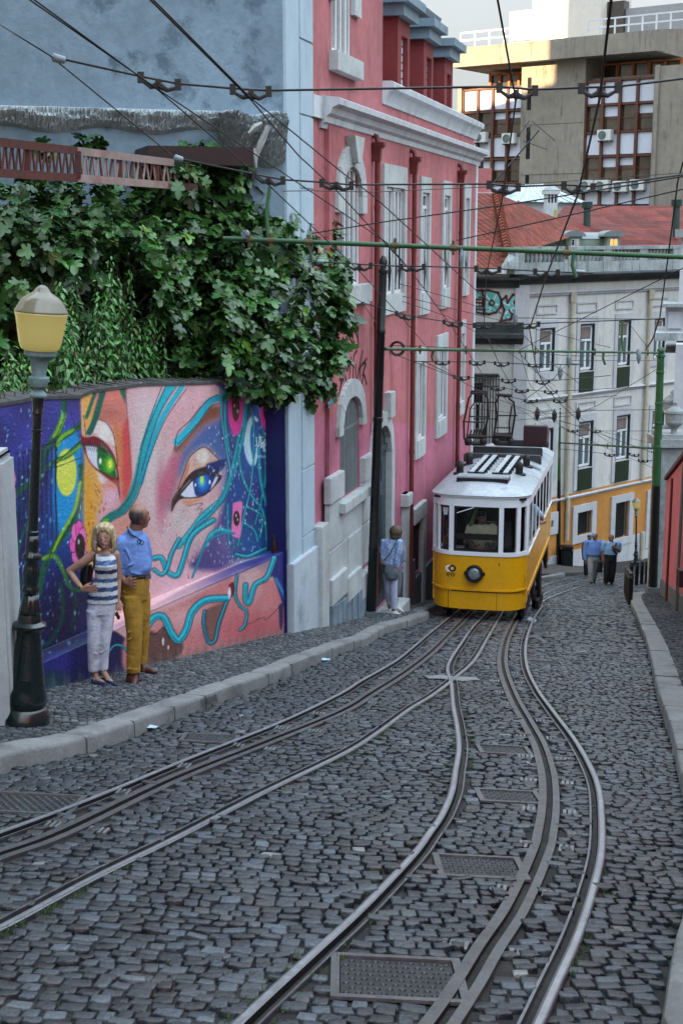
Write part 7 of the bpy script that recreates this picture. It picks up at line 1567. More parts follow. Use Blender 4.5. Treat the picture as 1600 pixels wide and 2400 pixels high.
mb = MB(); band(mb, .2425, .265, zGl0 + .0, zGl1, -.05, -.01, 3); band(mb, .695, .713, zGl0, zGl1, -.05, -.01, 3); band(mb, .265, .695, zGl1 - .03, zGl1, -.05, -.01, 4); band(mb, .265, .695, zGl0, zGl0 + .04, -.05, -.01, 4); zm = tz(1259); band(mb, .262, .698, zm - .055, zm + .055, -.05, -.012, 4); mb.build('windscreen_frame', M_blk, tram, smooth='auto')
g = bpy.data.materials.new('tram_glass'); g.use_nodes = True; gn, gl = g.node_tree.nodes, g.node_tree.links
tr_ = gn.new('ShaderNodeBsdfTransparent'); tr_.inputs[0].default_value = (.92, .95, .95, 1); gs = gn.new('ShaderNodeBsdfGlossy'); gs.inputs['Roughness'].default_value = .03; fz = gn.new('ShaderNodeFresnel'); fz.inputs[0].default_value = 1.35; mxs = gn.new('ShaderNodeMixShader')
gl.new(fz.outputs[0], mxs.inputs[0]); gl.new(tr_.outputs[0], mxs.inputs[1]); gl.new(gs.outputs[0], mxs.inputs[2]); gl.new(mxs.outputs[0], gn['Material Output'].inputs[0])
for x0, x1 in ((212, 328), (400, 846), (914, 1050), (152, 188), (1086, 1140)): mb = MB(); band(mb, (x0 - 130) / 1030, (x1 - 130) / 1030, zGl0, zGl1, -.034, -.028, 6); mb.build('window', g, tram, smooth='auto')
for sd_ in (-1, 1):
    for k in range(nW):
        if sd_ > 0 and k not in (0, 6): continue
        mb = MB(); sidebox(mb, sd_, BF + k * pitch + .09, BF + (k + 1) * pitch, zGl0 - .06, zGl1, -.03, -.025); mb.build('window', g, tram)
# roof: a shallow dome with a rounded nose
mb = MB(); nb, nf = 26, 24; bs = [0, .05, .12, .22, .36, .55, .8] + list(np.linspace(1.1, LT + .1, nb - 6)); rows = []
for b in bs:
    r = []
    for k in range(nf + 1):
        f = k / nf; fb = b if b > .9 else b; bb = front(f) * (1 - min(1, b / .9)) + b - .06; ee = min(1, (bb - front(f) + .06) / .55); a = abs(2 * f - 1)
        r.append(len(mb.v)); mb.v.append(tuple(TP(f + (f - .5) * .05, bb, zCor + .02 + .20 * (1 - a ** 3.2) * (1 - (1 - ee) ** 2.2))))
    rows.append(r)
for r0, r1 in zip(rows, rows[1:]):
    for k in range(nf): mb.f.append([r0[k], r0[k + 1], r1[k + 1], r1[k]]); mb.mi.append(0)
mb.build('roof', M_roof, tram, smooth=True)
def rz(f): return zCor + .02 + .20 * (1 - abs(2 * f - 1) ** 3.2)
def RP_(f, b, h=0.0): return TP(f, b, rz(f) + h)
M_board = mat('grey_roof_board', (176, 184, 190), .5, .2, 4, .1)
for f in (.335, .435, .60, .70):
    mb = MB(); mb.box(RP_(f - .026, 1.15, .07), TR_ * WT * .052, TB_ * 2.55, Z * .02); mb.build('roof_board', M_board, tram, bevel=.004)
for k in range(7):
    for f0, f1 in ((.29, .48), (.555, .745)): mb = MB(); mb.box(RP_((f0 + f1) / 2, 1.2 + k * .4, 0) - TR_ * WT * (f1 - f0) / 2, TR_ * WT * (f1 - f0), TB_ * .05, Z * .07); mb.build('board_bearer', M_blk, tram)
mb = MB()
for k in range(5): mb.box(RP_(.50, .48 + k * .085, .05) - TR_ * WT * .27, TR_ * WT * .54, TB_ * .045, Z * .03)
mb.build('roof_slat', M_board, tram); mb = MB(); mb.box(RP_(.5, .44, -.04) - TR_ * WT * .27, TR_ * WT * .54, TB_ * .46, Z * .085); mb.build('slat_base', M_blk, tram)
for f, b in ((.165, 1.75), (.18, 3.0), (.815, 1.85), (.835, 3.05)):
    p = RP_(f, b); mb = MB(); mb.lathe(p, [(.13, -.02), (.13, .015), (.075, .03), (.07, .10), (.075, .11), (.075, .17), (.06, .22), (.03, .25), (.003, .26)], 14); mb.build('ventilator', M_truck, tram, smooth='auto')
mb = MB(); 
for k in range(5): mb.box(RP_(.875 + k * .024, 3.1 + .03 * k, .03), TR_ * WT * .016, TB_ * .25, Z * .035)
mb.build('roof_step', M_board, tram)
mb = MB(); mb.box(RP_(.04, 3.95, -.05), TR_ * WT * .92, TB_ * .22, Z * .26); mb.box(RP_(.10, 4.7, .02), TR_ * WT * .84, TB_ * .2, Z * .2); mb.box(RP_(.30, 5.6, .05), TR_ * WT * .68, TB_ * .16, Z * .14); mb.build('roof_beam', mat('dark_grey_beam', (52, 56, 58), .55, .25), tram, bevel=.02)
# pantographs: bow frames standing on the beams
M_pan = mat('brown_iron', (38, 28, 30), .5, .3, 8, .1, metal=.3)
for u0, u1, b, vt, flip_ in ((1090, 1140, 4.45, 918, 0), (1158, 1200, 4.6, 930, 1)):
    Yb = TP(.5, b, 0).y; zb = rz(.5) + .22
    q = lambda u, v: PY(u, v, Yb)
    root = MB(); r = .022
    if not flip_:
        root.tube([q(1087, 1030), q(1086, 990), q(1098, 932), q(1104, 926)], r, 7); root.tube([q(1132, 1028), q(1143, 975), q(1142, 935), q(1137, 925)], r, 7)
        root.tube([q(1094, 1022), q(1101, 958), q(1123, 926)], r * .6, 6); root.tube([q(1083, 988), q(1133, 990)], r * .7, 6); root.tube([q(1098, 976), q(1146, 977)], r * .7, 6)
        for k in range(6): root.tube([q(1100 + k * 7, 1024), q(1104 + k * 7, 1008 - k)], r * .9, 5)
        root.tube([q(1092, 1022), q(1138, 1024)], .05, 8); root.tube([q(1090, 1038), q(1136, 1040)], .045, 8); root.tube([q(1101, 921), q(1140, 921)], .035, 8); root.tube([q(1103, 916), q(1139, 917)], .014, 6)
    else:
        root.tube([q(1155, 1030), q(1164, 975), q(1160, 945), q(1166, 934), q(1168, 926)], r, 7); root.tube([q(1197, 1030), q(1206, 972), q(1203, 942), q(1193, 936), q(1190, 928)], r, 7)
        root.tube([q(1194, 1034), q(1192, 990), q(1199, 950)], r * .8, 6); root.tube([q(1166, 974), q(1212, 974)], r * .7, 6); root.tube([q(1157, 1002), q(1196, 1003)], r * .7, 6)
        for k in range(6): root.tube([q(1160 + k * 6.5, 1032), q(1164 + k * 6.5, 1014)], .03, 5)
        root.tube([q(1157, 1036), q(1200, 1037)], .05, 8); root.tube([q(1157, 1020), q(1198, 1022)], .06, 8); root.tube([q(1163, 925), q(1199, 927)], .035, 8)
        root.tube([q(1168, 926), q(1184, 931), q(1198, 926)], .014, 6)
    p = root.build('pantograph', M_pan, tram, smooth='auto')
    mb = MB()
    for uu in ((1096, 1132) if not flip_ else (1162, 1196)): 
        A = q(uu, 1034); mb.tube([A, V((A.x, A.y, zb - .15))], .06, 8); mb.ball(A, .085, 8)
    mb.build('pantograph_foot', M_truck, p, smooth='auto')
mb = MB(); p = RP_(.78, 5.0, .18); mb.box(p - TR_ * .15, TR_ * .5, TB_ * .3, Z * .42); mb.build('resistor_box', mat('maroon_box', (58, 28, 36), .6, .2), tram, bevel=.01)
# lamp, emblem, number
c = TP(.47, front(.47), tz(1344)); nF = -TB_
hl = MB().lathe(c, [(.155, -.03), (.165, .02), (.165, .075), (.15, .095), (.13, .095), (.125, .07)], 32, nF); hl.box(c + TR_ * .15 - Z * .03, TR_ * .045, nF * .05, Z * .06); hl.box(c - TR_ * .19 - Z * .03, TR_ * .045, nF * .05, Z * .06)
h_ = hl.build('headlight', M_blk, tram, smooth='auto')
MB().lathe(c, [(.126, .055), (.12, .075), (.09, .088), (.05, .094), (.002, .096)], 28, nF).build('lens', mat('headlight_lens', (150, 165, 172), .08, .3, 14, .5, 26, metal=.6, spec=.8), h_, smooth=True)
def zpx(x, y): return PL(980 + x / 4.61, 1000 + y / 4.61, TP(.5, -.004, 0), TB_)
def ring(mb, cx_, cy_, r0, r1, a0=0, a1=6.2832, n=40, lift=0.0):
    c0 = zpx(cx_, cy_); s_ = (zpx(cx_ + 100, cy_) - c0).length / 100; f = (cx_ - 130) / 1030; c0 = c0 + TB_ * (front(f) - .004 - lift)
    P = []
    for k in range(n + 1):
        a = a0 + (a1 - a0) * k / n
        for r in (r0, r1): P.append(c0 + (TR_ * math.cos(a) + Z * math.sin(a)) * r * s_)
    mb.add(P, [[2 * k, 2 * k + 1, 2 * k + 3, 2 * k + 2] for k in range(n)])
mw, mk = MB(), MB()
ring(mw, 328, 1532, 20, 38); ring(mk, 366, 1532, 20, 38, lift=.0015); ring(mk, 319, 1600, 15, 22, .0, 5.4); ring(mk, 370, 1600, 15, 23); ring(mk, 370, 1600, 0, 5)
for cx_, cy_, w_, h_2 in ((319, 1600, 34, 5), (370, 1600, 26, 5)):
    f = (cx_ - 130) / 1030; A = zpx(cx_ - w_ / 2, cy_ + h_2 / 2) + TB_ * (front(f) - .004); B_ = zpx(cx_ + w_ / 2, cy_ - h_2 / 2) + TB_ * (front(f) - .004); mk.box(A, TR_ * (B_ - A).dot(TR_), -TB_ * .002, Z * (B_.z - A.z))
mn = MB()
for cx_, cy_, w_, h_2 in ((873, 1495, 9, 38), (866, 1484, 10, 8)):
    f = (cx_ - 130) / 1030; A = zpx(cx_ - w_ / 2, cy_ + h_2 / 2) + TB_ * (front(f) - .004); B_ = zpx(cx_ + w_ / 2, cy_ - h_2 / 2) + TB_ * (front(f) - .004); mn.box(A, TR_ * (B_ - A).dot(TR_), -TB_ * .002, Z * (B_.z - A.z))
mn.build('fleet_number', M_blk, tram); mw.build('emblem', M_wht, tram, flip=False); mk.build('emblem', M_blk, tram, flip=False)
# interior
M_in = mat('dark_cab', (20, 20, 20), .8, .3, bump=0); M_inw = mat('cab_wood', (60, 50, 36), .6, .3)
mb = MB(); mb.box(TP(.03, .4, zBelt - .55), TR_ * WT * .94, TB_ * (LT - .5), Z * .04); mb.box(TP(.04, 2.0, zBelt - .5), TR_ * WT * .40, TB_ * .03, Z * (zCor - zBelt + .5)); mb.box(TP(.74, 2.0, zBelt - .5), TR_ * WT * .22, TB_ * .03, Z * (zCor - zBelt + .5)); mb.box(TP(.03, LT - .15, zBelt - .5), TR_ * WT * .94, TB_ * .03, Z * (zCor - zBelt + .4)); mb.box(TP(.02, .12, zCor - .06), TR_ * WT * .96, TB_ * (LT - .3), Z * .03); mb.build('cab_lining', M_in, tram)
mb = MB(); mb.box(TP(.1, .22, zGl0 - .06), TR_ * WT * .8, TB_ * .35, Z * .06); mb.build('dashboard', M_blk, tram)
mb = MB(); mb.box(TP(.17, .26, zGl0 + .01), TR_ * .28, TB_ * .2, Z * .012); mb.build('paper', M_wht, tram); mb = MB(); mb.tube([TP(.62, .3, zGl0), TP(.66, .3, zGl0 + .13), TP(.72, .32, zGl0 + .17)], .014, 6); mb.lathe(TP(.58, .3, zGl0), [(.05, 0), (.05, .1), (.04, .14)], 12); mb.build('control_lever', M_steel, tram, smooth='auto')
mb = MB(); mb.tube([TP(.34, .35, zGl0 + .1), TP(.45, .4, zGl1 - .1)], .04, 8); mb.build('cab_post', mat('pale_green_post', (120, 140, 90), .6, .2), tram); mb = MB(); mb.tube([TP(.275, -.0, tz(1204)), TP(.45, -.0, tz(1190))], .009, 5); mb.build('wiper', M_wht, tram)
for x0, x1, y0, y1, c in ((242, 305, 895, 945, (200, 205, 200)), (252, 298, 945, 975, (190, 210, 220)), (215, 240, 1290, 1325, (110, 170, 200))):
    f = ((x0 + x1) / 2 - 130) / 1030; mb = MB(); band(mb, (x0 - 130) / 1030, (x1 - 130) / 1030, tz(1000 + y1 / 4.61), tz(1000 + y0 / 4.61), -.028, -.024, 2); mb.build('sticker', mat('sticker%d' % x0, c, .5, .1), tram)
# running gear
mb = MB(); mb.box(TP(.06, .5, zAp + .02), TR_ * WT * .88, TB_ * (LT - .7), Z * (zSide - zAp)); 
for b in (1.3, 4.9):
    gz_ = [gz(*TP(f, b, 0).xy) for f in (0, 1)]
    for f, g_ in ((.12, gz_[0]), (.90, gz_[1])):
        c = TP(f, b, g_ + .33); mb.lathe(c - TR_ * .05, [(.30, 0), (.30, .05), (.33, .06), (.33, .1)], 22, TR_)
    top = zSide + .05; 
    for f in (.1, .93): A = TP(f, b - .7, gz(*TP(f, b, 0).xy) + .25); mb.box(A, TB_ * 1.4 - Z * .1, TR_ * .07, Z * .22); mb.box(TP(f, b - .2, gz(*TP(f, b, 0).xy) + .3), TB_ * .3, TR_ * .07, Z * max(.2, top - gz(*TP(f, b, 0).xy) - .3))
for f, b in ((.93, 2.6), (.96, 3.6), (.95, 5.8)): mb.box(TP(f, b, zSide - .5), TB_ * .35, TR_ * .08, Z * .5); mb.tube([TP(f, b, zSide - .3), TP(f, b + .9, zSide - .75)], .04, 6)
mb.build('truck', M_truck, tram)
mb = MB(); g0 = gz(*TP(1, .8, 0).xy); A = TP(1.0, .45, g0 + .10); mb.box(A, TB_ * .9 - Z * .18, TR_ * .16 - Z * .05, Z * .03); mb.build('step_board', mat('lilac_grey_step', (150, 146, 158), .6, .2), tram)
# ================================================================ people
def remesh(mb, name, m, parent, voxel, colf=None, smooth=6):
    me = bpy.data.meshes.new(name); me.from_pydata(mb.v, [], mb.f); o = bpy.data.objects.new(name, me); COL.objects.link(o)
    bm = bmesh.new(); bm.from_mesh(me); bmesh.ops.recalc_face_normals(bm, faces=bm.faces); bm.to_mesh(me); bm.free()
    r = o.modifiers.new('r', 'REMESH'); r.mode = 'VOXEL'; r.voxel_size = voxel
    if smooth: s_ = o.modifiers.new('s', 'SMOOTH'); s_.factor = .5; s_.iterations = smooth
    dg = bpy.context.evaluated_depsgraph_get(); em = bpy.data.meshes.new_from_object(o.evaluated_get(dg)); bpy.data.objects.remove(o)
    em.name = name; em.materials.clear(); em.materials.append(m); em.shade_smooth()
    if colf:
        n = len(em.vertices); co_ = np.empty(n * 3); em.vertices.foreach_get('co', co_); c = colf(co_.reshape(-1, 3)); a = em.color_attributes.new('Col', 'FLOAT_COLOR', 'POINT'); a.data.foreach_set('color', np.concatenate([c, np.ones((n, 1))], 1).astype(np.float32).ravel())
    return link(name, em, parent)
class Fig:
    """a figure laid out in the pixels of an enlarged view: x right, y down, d metres towards the viewer"""
    def __init__(s, base, x0, y0, k, yaw=0.0): s.b, s.x0, s.y0, s.k = base, x0, y0, k; s.f = V((0, -1, 0)); s.r = V((1, 0, 0)); s.mb = MB()
    def p(s, x, y, d=0.0): return s.b + s.r * (x - s.x0) * s.k + Z * (s.y0 - y) * s.k + s.f * d
    def new(s): s.mb = MB(); return s
    def cap(s, a, b, r0, r1):
        A, B = s.p(*a), s.p(*b); r0 *= s.k; r1 *= s.k; ax = B - A; L = ax.length; n = 5
        prof = [(max(1e-4, r0 * math.sin(math.pi / 2 * i / n)), -r0 * math.cos(math.pi / 2 * i / n)) for i in range(n + 1)] + [(max(1e-4, r1 * math.cos(math.pi / 2 * i / n)), L + r1 * math.sin(math.pi / 2 * i / n)) for i in range(n + 1)]
        s.mb.lathe(A, prof, 14, ax); return s
    def chain(s, pts, rs):
        for i in range(len(pts) - 1): s.cap(pts[i], pts[i + 1], rs[i], rs[i + 1])
        return s
    def ell(s, c, rx, ry, rd): k = s.k; s.mb.ball(s.p(*c), 1, 10, (rx * k, rd * k, ry * k)); return s
    def rings(s, R_, n=20):
        """R_: (x, y, d, rx, rd) ellipses from top to bottom"""
        o = len(s.mb.v)
        for x, y, d, rx, rd in R_:
            c = s.p(x, y, d)
            for j in range(n): a = 2 * math.pi * j / n; s.mb.v.append(tuple(c + s.r * math.cos(a) * rx * s.k + s.f * math.sin(a) * rd * s.k))
        for i in range(len(R_) - 1):
            for j in range(n): s.mb.f.append([o + i * n + j, o + i * n + (j + 1) % n, o + (i + 1) * n + (j + 1) % n, o + (i + 1) * n + j]); s.mb.mi.append(0)
        s.mb.f.append([o + j for j in range(n)]); s.mb.f.append([o + (len(R_) - 1) * n + j for j in range(n)][::-1]); s.mb.mi += [0, 0]; return s
    def xy(s, P): q = P - np.array(s.b); return s.x0 + (q @ np.array(s.r)) / s.k, s.y0 - q[:, 2] / s.k, q @ np.array(s.f)
    def hand(s, w, t, up, spread=(0.16, .06, -.05, -.15), L=1.0, curl=.0, r=11, thumb=(.25, .8)):
        """a palm with four fingers and a thumb: wrist w, knuckles towards t, all in view pixels"""
        W, T_ = np.array(w, float), np.array(t, float); ax = (T_ - W); l = math.hypot(ax[0], ax[1]); dx, dy = ax[0] / l, ax[1] / l; nx, ny = -dy * up, dx * up
        dd = (T_[2] - W[2]) / l
        for k, a in enumerate(spread):
            kx, ky = T_[0] + nx * (k - 1.5) * r * 1.75, T_[1] + ny * (k - 1.5) * r * 1.75; s.cap((W[0] + nx * (k - 1.5) * r * .8, W[1] + ny * (k - 1.5) * r * .8, W[2]), (kx, ky, T_[2]), r * 1.3, r * 1.25)
            fl = l * (.95, 1.1, 1.02, .8)[k] * L; ex, ey = dx + nx * -a, dy + ny * -a; m_ = (kx + ex * fl * .5, ky + ey * fl * .5, T_[2] + dd * fl * .5); e = (kx + (ex - nx * curl) * fl, ky + (ey - ny * curl) * fl, T_[2] + dd * fl - curl * .02)
            s.cap((kx, ky, T_[2]), m_, r, r * .88); s.cap(m_, e, r * .88, r * .7)
        b = (W[0] + dx * l * thumb[0] - nx * r * 2.0, W[1] + dy * l * thumb[0] - ny * r * 2.0, W[2] + .01); e = (b[0] + dx * l * thumb[1] - nx * r * 3.2, b[1] + dy * l * thumb[1] - ny * r * 3.2, W[2] + .015); m_ = ((b[0] + e[0]) / 2 - nx * r * .6, (b[1] + e[1]) / 2 - ny * r * .6, b[2]); s.cap(b, m_, r * 1.25, r * 1.0); s.cap(m_, e, r, r * .75); return s
M_skin = mat('skin', (.3, .15, .1), .5, .12, 12, .08, 90, attr='Col', sss=.06); M_cloth = mat('cloth', (.5, .5, .5), .85, .16, 9, .9, 16, attr='Col'); M_hair = mat('hair', (.3, .2, .1), .5, .35, 40, .6, 120, attr='Col'); M_leath = mat('shoe_leather', (.1, .04, .03), .4, .2, 20, .1, 60, attr='Col')
def flat(c): c = np.asarray(c if max(c) <= 1 else lin(c)[:3], float); return lambda P: np.repeat(c[None], len(P), 0)
def sm(x, a, b): return np.clip((x - a) / (b - a), 0, 1)

# ---- woman in a striped top
b = G(240, 1602, ZS); k = (PY(246, 1225, b.y).z - b.z) / 1905.0
W = Fig(b, 500, 2272, k); w_ = thing('person', 'blonde woman in a blue and white striped sleeveless top and white trousers', 'person', b, 'people on the left pavement')
def sk_w(P):
    x, y, d = W.xy(P); c = np.repeat(np.array([[.42, .235, .165]]), len(P), 0)
    hd = y < 700
    def spot(cx_, cy_, rx, ry, col, a=1.0): m = np.clip(1.3 - np.hypot((x - cx_) / rx, (y - cy_) / ry), 0, 1) * a * (d > .02) * hd; c[:] = c * (1 - m[:, None]) + np.array(col) * m[:, None]
    for ex in (540, 622): spot(ex, 512, 26, 8, (.05, .03, .03)); spot(ex, 488, 32, 6, (.12, .07, .04), .8); spot(ex, 500, 30, 14, (.24, .13, .09), .5)
    spot(588, 592, 36, 13, (.34, .06, .07)); spot(588, 560, 20, 6, (.16, .07, .05), .7); spot(525, 565, 28, 24, (.36, .17, .12), .5); spot(645, 560, 22, 24, (.36, .17, .12), .5); return c
W.new().ell((582, 530, .02), 78, 112, 92).ell((585, 590, .04), 58, 55, 62).ell((590, 545, .098), 13, 26, 14).ell((588, 565, .112), 15, 10, 9).ell((588, 593, .093), 28, 10, 9).ell((588, 625, .085), 24, 18, 14).ell((540, 512, .078), 22, 9, 10).ell((622, 512, .078), 22, 9, 10).ell((508, 540, 0), 10, 22, 14)
W.cap((588, 620, -.01), (590, 745, -.02), 46, 52).rings([(588, 700, -.02, 70, 60), (575, 735, -.02, 130, 75), (570, 800, -.01, 130, 85), (580, 1000, 0, 110, 80), (540, 1280, 0, 140, 95)])
W.chain([(455, 735, -.02), (330, 830, .0), (165, 935, -.02)], [58, 50, 40]).chain([(165, 935, -.02), (255, 1030, .05), (335, 1105, .10)], [40, 36, 26])
W.hand((335, 1108, .10), (440, 1095, .135), 1, L=.8, r=12)
W.chain([(695, 745, -.03), (712, 900, -.06), (712, 1050, -.07)], [52, 44, 38]).chain([(712, 1050, -.07), (712, 1180, -.04), (710, 1290, -.02)], [38, 33, 25]).hand((710, 1290, -.02), (712, 1352, .0), 1, L=.6, r=11, curl=.3)
W.chain([(450, 1300, 0), (430, 1750, .02), (420, 2120, 0), (445, 2215, .02)], [60, 40, 34, 34]).chain([(600, 1300, 0), (545, 1750, .02), (500, 2090, 0), (560, 2185, .02)], [60, 36, 32, 32]).cap((445, 2215, .02), (560, 2248, .1), 34, 26).cap((560, 2190, .02), (650, 2232, .1), 30, 24)
remesh(W.mb, 'body', M_skin, w_, .0062, sk_w, 3)
def cl_top(P):
    x, y, d = W.xy(P); n = np.sin(x * .05 + y * .09) * 7 + np.sin(x * .13) * 4; c = np.repeat(np.array([[.66, .70, .74]]), len(P), 0)
    for a, e, c2 in ((785, 838, (.10, .17, .36)), (893, 940, (.03, .05, .12)), (998, 1045, (.08, .14, .30)), (1096, 1148, (.05, .10, .24)), (1198, 1248, (.04, .09, .22))):
        m = sm(y + n * .5, a - 4, a + 4) * (1 - sm(y + n * .5, e - 4, e + 4)); v = .6 + .6 * (np.sin(x * .045 + y * .06) > .2); c = c * (1 - m[:, None]) + np.array(c2)[None] * v[:, None] * m[:, None]
    m = (y < 745) * sm(np.abs(x - 590), 95, 40); c = c * (1 - m[:, None]) + np.array((.14, .17, .24)) * m[:, None]; return c
W.new().rings([(585, 722, -.02, 62, 62), (575, 728, -.02, 112, 80), (578, 770, 0, 122, 96), (588, 850, .025, 132, 118), (592, 930, .01, 126, 108), (585, 1010, .0, 128, 104), (565, 1130, 0, 155, 112), (540, 1230, 0, 176, 122), (535, 1300, 0, 182, 124)]).cap((480, 722, -.02), (500, 780, .0), 34, 52).cap((670, 728, -.02), (668, 790, .0), 30, 46)
remesh(W.mb, 'striped_top', M_cloth, w_, .0075, cl_top, 3)
def wht(P): x, y, d = W.xy(P); c = np.repeat(np.array([[.62, .65, .76]]), len(P), 0); return c * (1 + .06 * np.sin(y * .03 + x * .05))[:, None]
W.new().rings([(535, 1282, 0, 160, 112), (525, 1360, 0, 164, 118), (520, 1430, 0, 160, 114)]).rings([(450, 1380, .01, 100, 105), (440, 1600, .02, 88, 90), (428, 1780, .03, 76, 80), (415, 1960, .01, 70, 72), (408, 2122, 0, 66, 66)]).rings([(585, 1380, .0, 96, 100), (565, 1600, .0, 84, 86), (545, 1780, .01, 66, 74), (528, 1960, -.01, 56, 64), (520, 2108, -.01, 52, 60)])
for y in (1740, 1800, 1850): W.cap((380, y, .075), (470, y + 40, .075), 9, 7).cap((510, y + 30, .06), (570, y - 10, .06), 8, 6)
remesh(W.mb, 'trousers', M_cloth, w_, .0085, wht, 4)
def hr(P):
    x, y, d = W.xy(P); t = .5 + .5 * np.sin(x * .19 + y * .02) * np.sin(x * .07 + 1); c = np.array([[.34, .24, .12]]) * (1 - t)[:, None] + np.array([[.66, .53, .32]]) * t[:, None]; return c * (1.1 - .45 * sm(y, 560, 720))[:, None]
W.new().ell((582, 490, -.055), 118, 122, 96).ell((570, 432, .012), 92, 62, 80).chain([(500, 450, .0), (472, 560, .0), (466, 650, .0), (490, 705, .01)], [46, 40, 36, 18]).chain([(665, 450, .0), (692, 560, .0), (694, 650, .0), (665, 712, .01)], [44, 38, 34, 16]).chain([(560, 405, .06), (520, 470, .078)], [26, 9]).chain([(575, 405, .07), (590, 448, .085)], [24, 8]).chain([(610, 410, .065), (660, 480, .065)], [26, 10]).ell((580, 600, -.09), 118, 110, 48)
remesh(W.mb, 'hair', M_hair, w_, .0075, hr, 2)
def nav(P): x, y, d = W.xy(P); m = (sm(y, 2205, 2195) * (np.sin(x * .2) > -.2))[:, None]; return np.array([[.02, .03, .075]]) * (1 - m) + np.array([[.6, .6, .62]]) * m
W.new().rings([(410, 2195, -.0, 42, 50), (430, 2220, .02, 56, 66), (440, 2262, .02, 58, 70)]).chain([(455, 2240, .05), (560, 2246, .11), (610, 2254, .13)], [32, 30, 22]).rings([(545, 2190, -.01, 36, 40), (555, 2225, .0, 44, 50)]).chain([(570, 2215, .04), (640, 2226, .1), (680, 2236, .12)], [30, 28, 18]); remesh(W.mb, 'shoe', M_leath, w_, .007, nav, 2)
W.new().chain([(487, 715, .075), (480, 820, .09), (440, 960, .08), (405, 1070, .04)], [13, 13, 13, 13]); remesh(W.mb, 'bag_strap', M_leath, w_, .006, flat((.05, .015, .012)), 1)
W.new().rings([(370, 880, -.10, 40, 40), (345, 960, -.10, 70, 60), (335, 1080, -.09, 68, 60), (335, 1180, -.09, 60, 50)]); tag(remesh(W.mb, 'handbag', M_leath, None, .009, flat((.008, .007, .008)), 2), 'black handbag hanging behind the blonde woman elbow', 'bag')
W.new(); W.mb.lathe(W.p(322, 1092, .095), [(29 * k, -10 * k), (31 * k, 0), (29 * k, 10 * k)], 16, (W.p(335, 1105, .1) - W.p(255, 1030, .05))); W.mb.build('bracelet', mat('gold', (200, 160, 70), .3, .1, metal=1, bump=0), w_, smooth=True)
mb = MB(); mb.ball(W.p(495, 592, .03), .009, 6); mb.build('earring', M_frame, w_, smooth=True)
mb = MB()
for dx in (0, 26): 
    c = W.p(696 + dx * .6, 1440 + dx * 1.2, .01); mb.lathe(c, [(.001, 0), (.022, .001), (.024, .004), (.001, .005)], 14, V((.8, -.5, .2)))
mb.tube([W.p(705, 1390, .0), W.p(690, 1440, .0)], .003, 5); tag(mb.build('sunglasses', M_blk), 'dark sunglasses dangling from the blonde woman lowered hand', 'sunglasses')

# ---- man in a blue shirt and mustard trousers
b = G(318, 1597, ZS); k = (PY(330, 1183, b.y).z - b.z) / 2085.0
M_ = Fig(b, 890, 2250, k); m_ = thing('person', 'balding man in a blue shirt and mustard trousers turning to look at the painted wall', 'person', b, 'people on the left pavement')
def sk_m(P):
    x, y, d = M_.xy(P); c = np.repeat(np.array([[.26, .125, .085]]), len(P), 0); hd = y < 400
    h = hd * sm(y, 205, 240) * (1 - sm(y, 372, 388)) * (1 - sm(x - (y - 300) * .1, 1040, 1062)) * (1 - np.clip(1.4 - np.hypot((x - 1028) / 30, (y - 352) / 42), 0, 1)); hair = np.array([[.032, .028, .026]]) + .03 * np.clip(np.sin(x * .1), 0, 1)[:, None]; h = h[:, None] * .95
    t2 = (hd * sm(y, 235, 175) * .25)[:, None]; c = c * (1 - t2) + np.array([[.42, .235, .165]]) * t2; return c * (1 - h) + hair * h
M_.new().ell((978, 275, -.0), 108, 116, 122).ell((1010, 335, -.03), 88, 96, 80).ell((1030, 400, -.03), 52, 42, 56).ell((1088, 335, -.06), 22, 30, 20).ell((1075, 270, -.05), 24, 30, 30).ell((1024, 350, .045), 18, 36, 14).cap((955, 400, -.01), (935, 500, -.02), 74, 82)
M_.rings([(900, 500, -.02, 100, 80), (890, 600, 0, 150, 110), (920, 900, 0, 170, 125), (910, 1020, 0, 165, 120)])
M_.chain([(790, 610, .06), (735, 850, .09)], [70, 56]).chain([(735, 850, .09), (775, 960, .12), (850, 1020, .155)], [54, 46, 36]).hand((850, 1020, .155), (910, 1020, .17), 1, L=1.0, r=15, spread=(.30, .05, -.25, -.5), thumb=(.1, .9))
M_.chain([(1000, 600, -.08), (1040, 830, -.12), (1010, 1000, -.06)], [66, 52, 36]).chain([(880, 1100, 0), (900, 1620, .05), (870, 2130, 0)], [80, 50, 40]).chain([(980, 1100, 0), (978, 1620, -.08), (950, 2060, -.12)], [70, 46, 40])
remesh(M_.mb, 'body', M_skin, m_, .0068, sk_m, 3)
def shb(P): x, y, d = M_.xy(P); c = np.repeat(np.array([[.16, .29, .66]]), len(P), 0); return c * (1 + .10 * np.sin(x * .035 + y * .05) * np.sin(y * .02))[:, None]
M_.new().rings([(935, 455, -.01, 88, 82), (900, 520, -.01, 130, 98), (880, 580, 0, 185, 122), (900, 700, .0, 188, 138), (925, 820, .01, 192, 146), (935, 900, .01, 185, 146), (918, 965, .0, 178, 136)]).chain([(800, 600, .05), (745, 720, .08), (740, 850, .09), (760, 925, .10)], [92, 80, 68, 62]).chain([(1000, 590, -.08), (1040, 760, -.11), (1045, 860, -.12)], [84, 70, 60]).chain([(880, 440, .05), (940, 500, .07), (1000, 520, .03)], [24, 22, 16]).ell((1010, 880, .03), 104, 96, 100)
for a, e in (((820, 700, .115), (760, 800, .14)), ((850, 640, .12), (900, 760, .135)), ((800, 860, .14), (960, 800, .15)), ((1000, 940, .12), (860, 900, .15))): M_.cap(a, e, 9, 5)
remesh(M_.mb, 'shirt', M_cloth, m_, .0085, shb, 3)
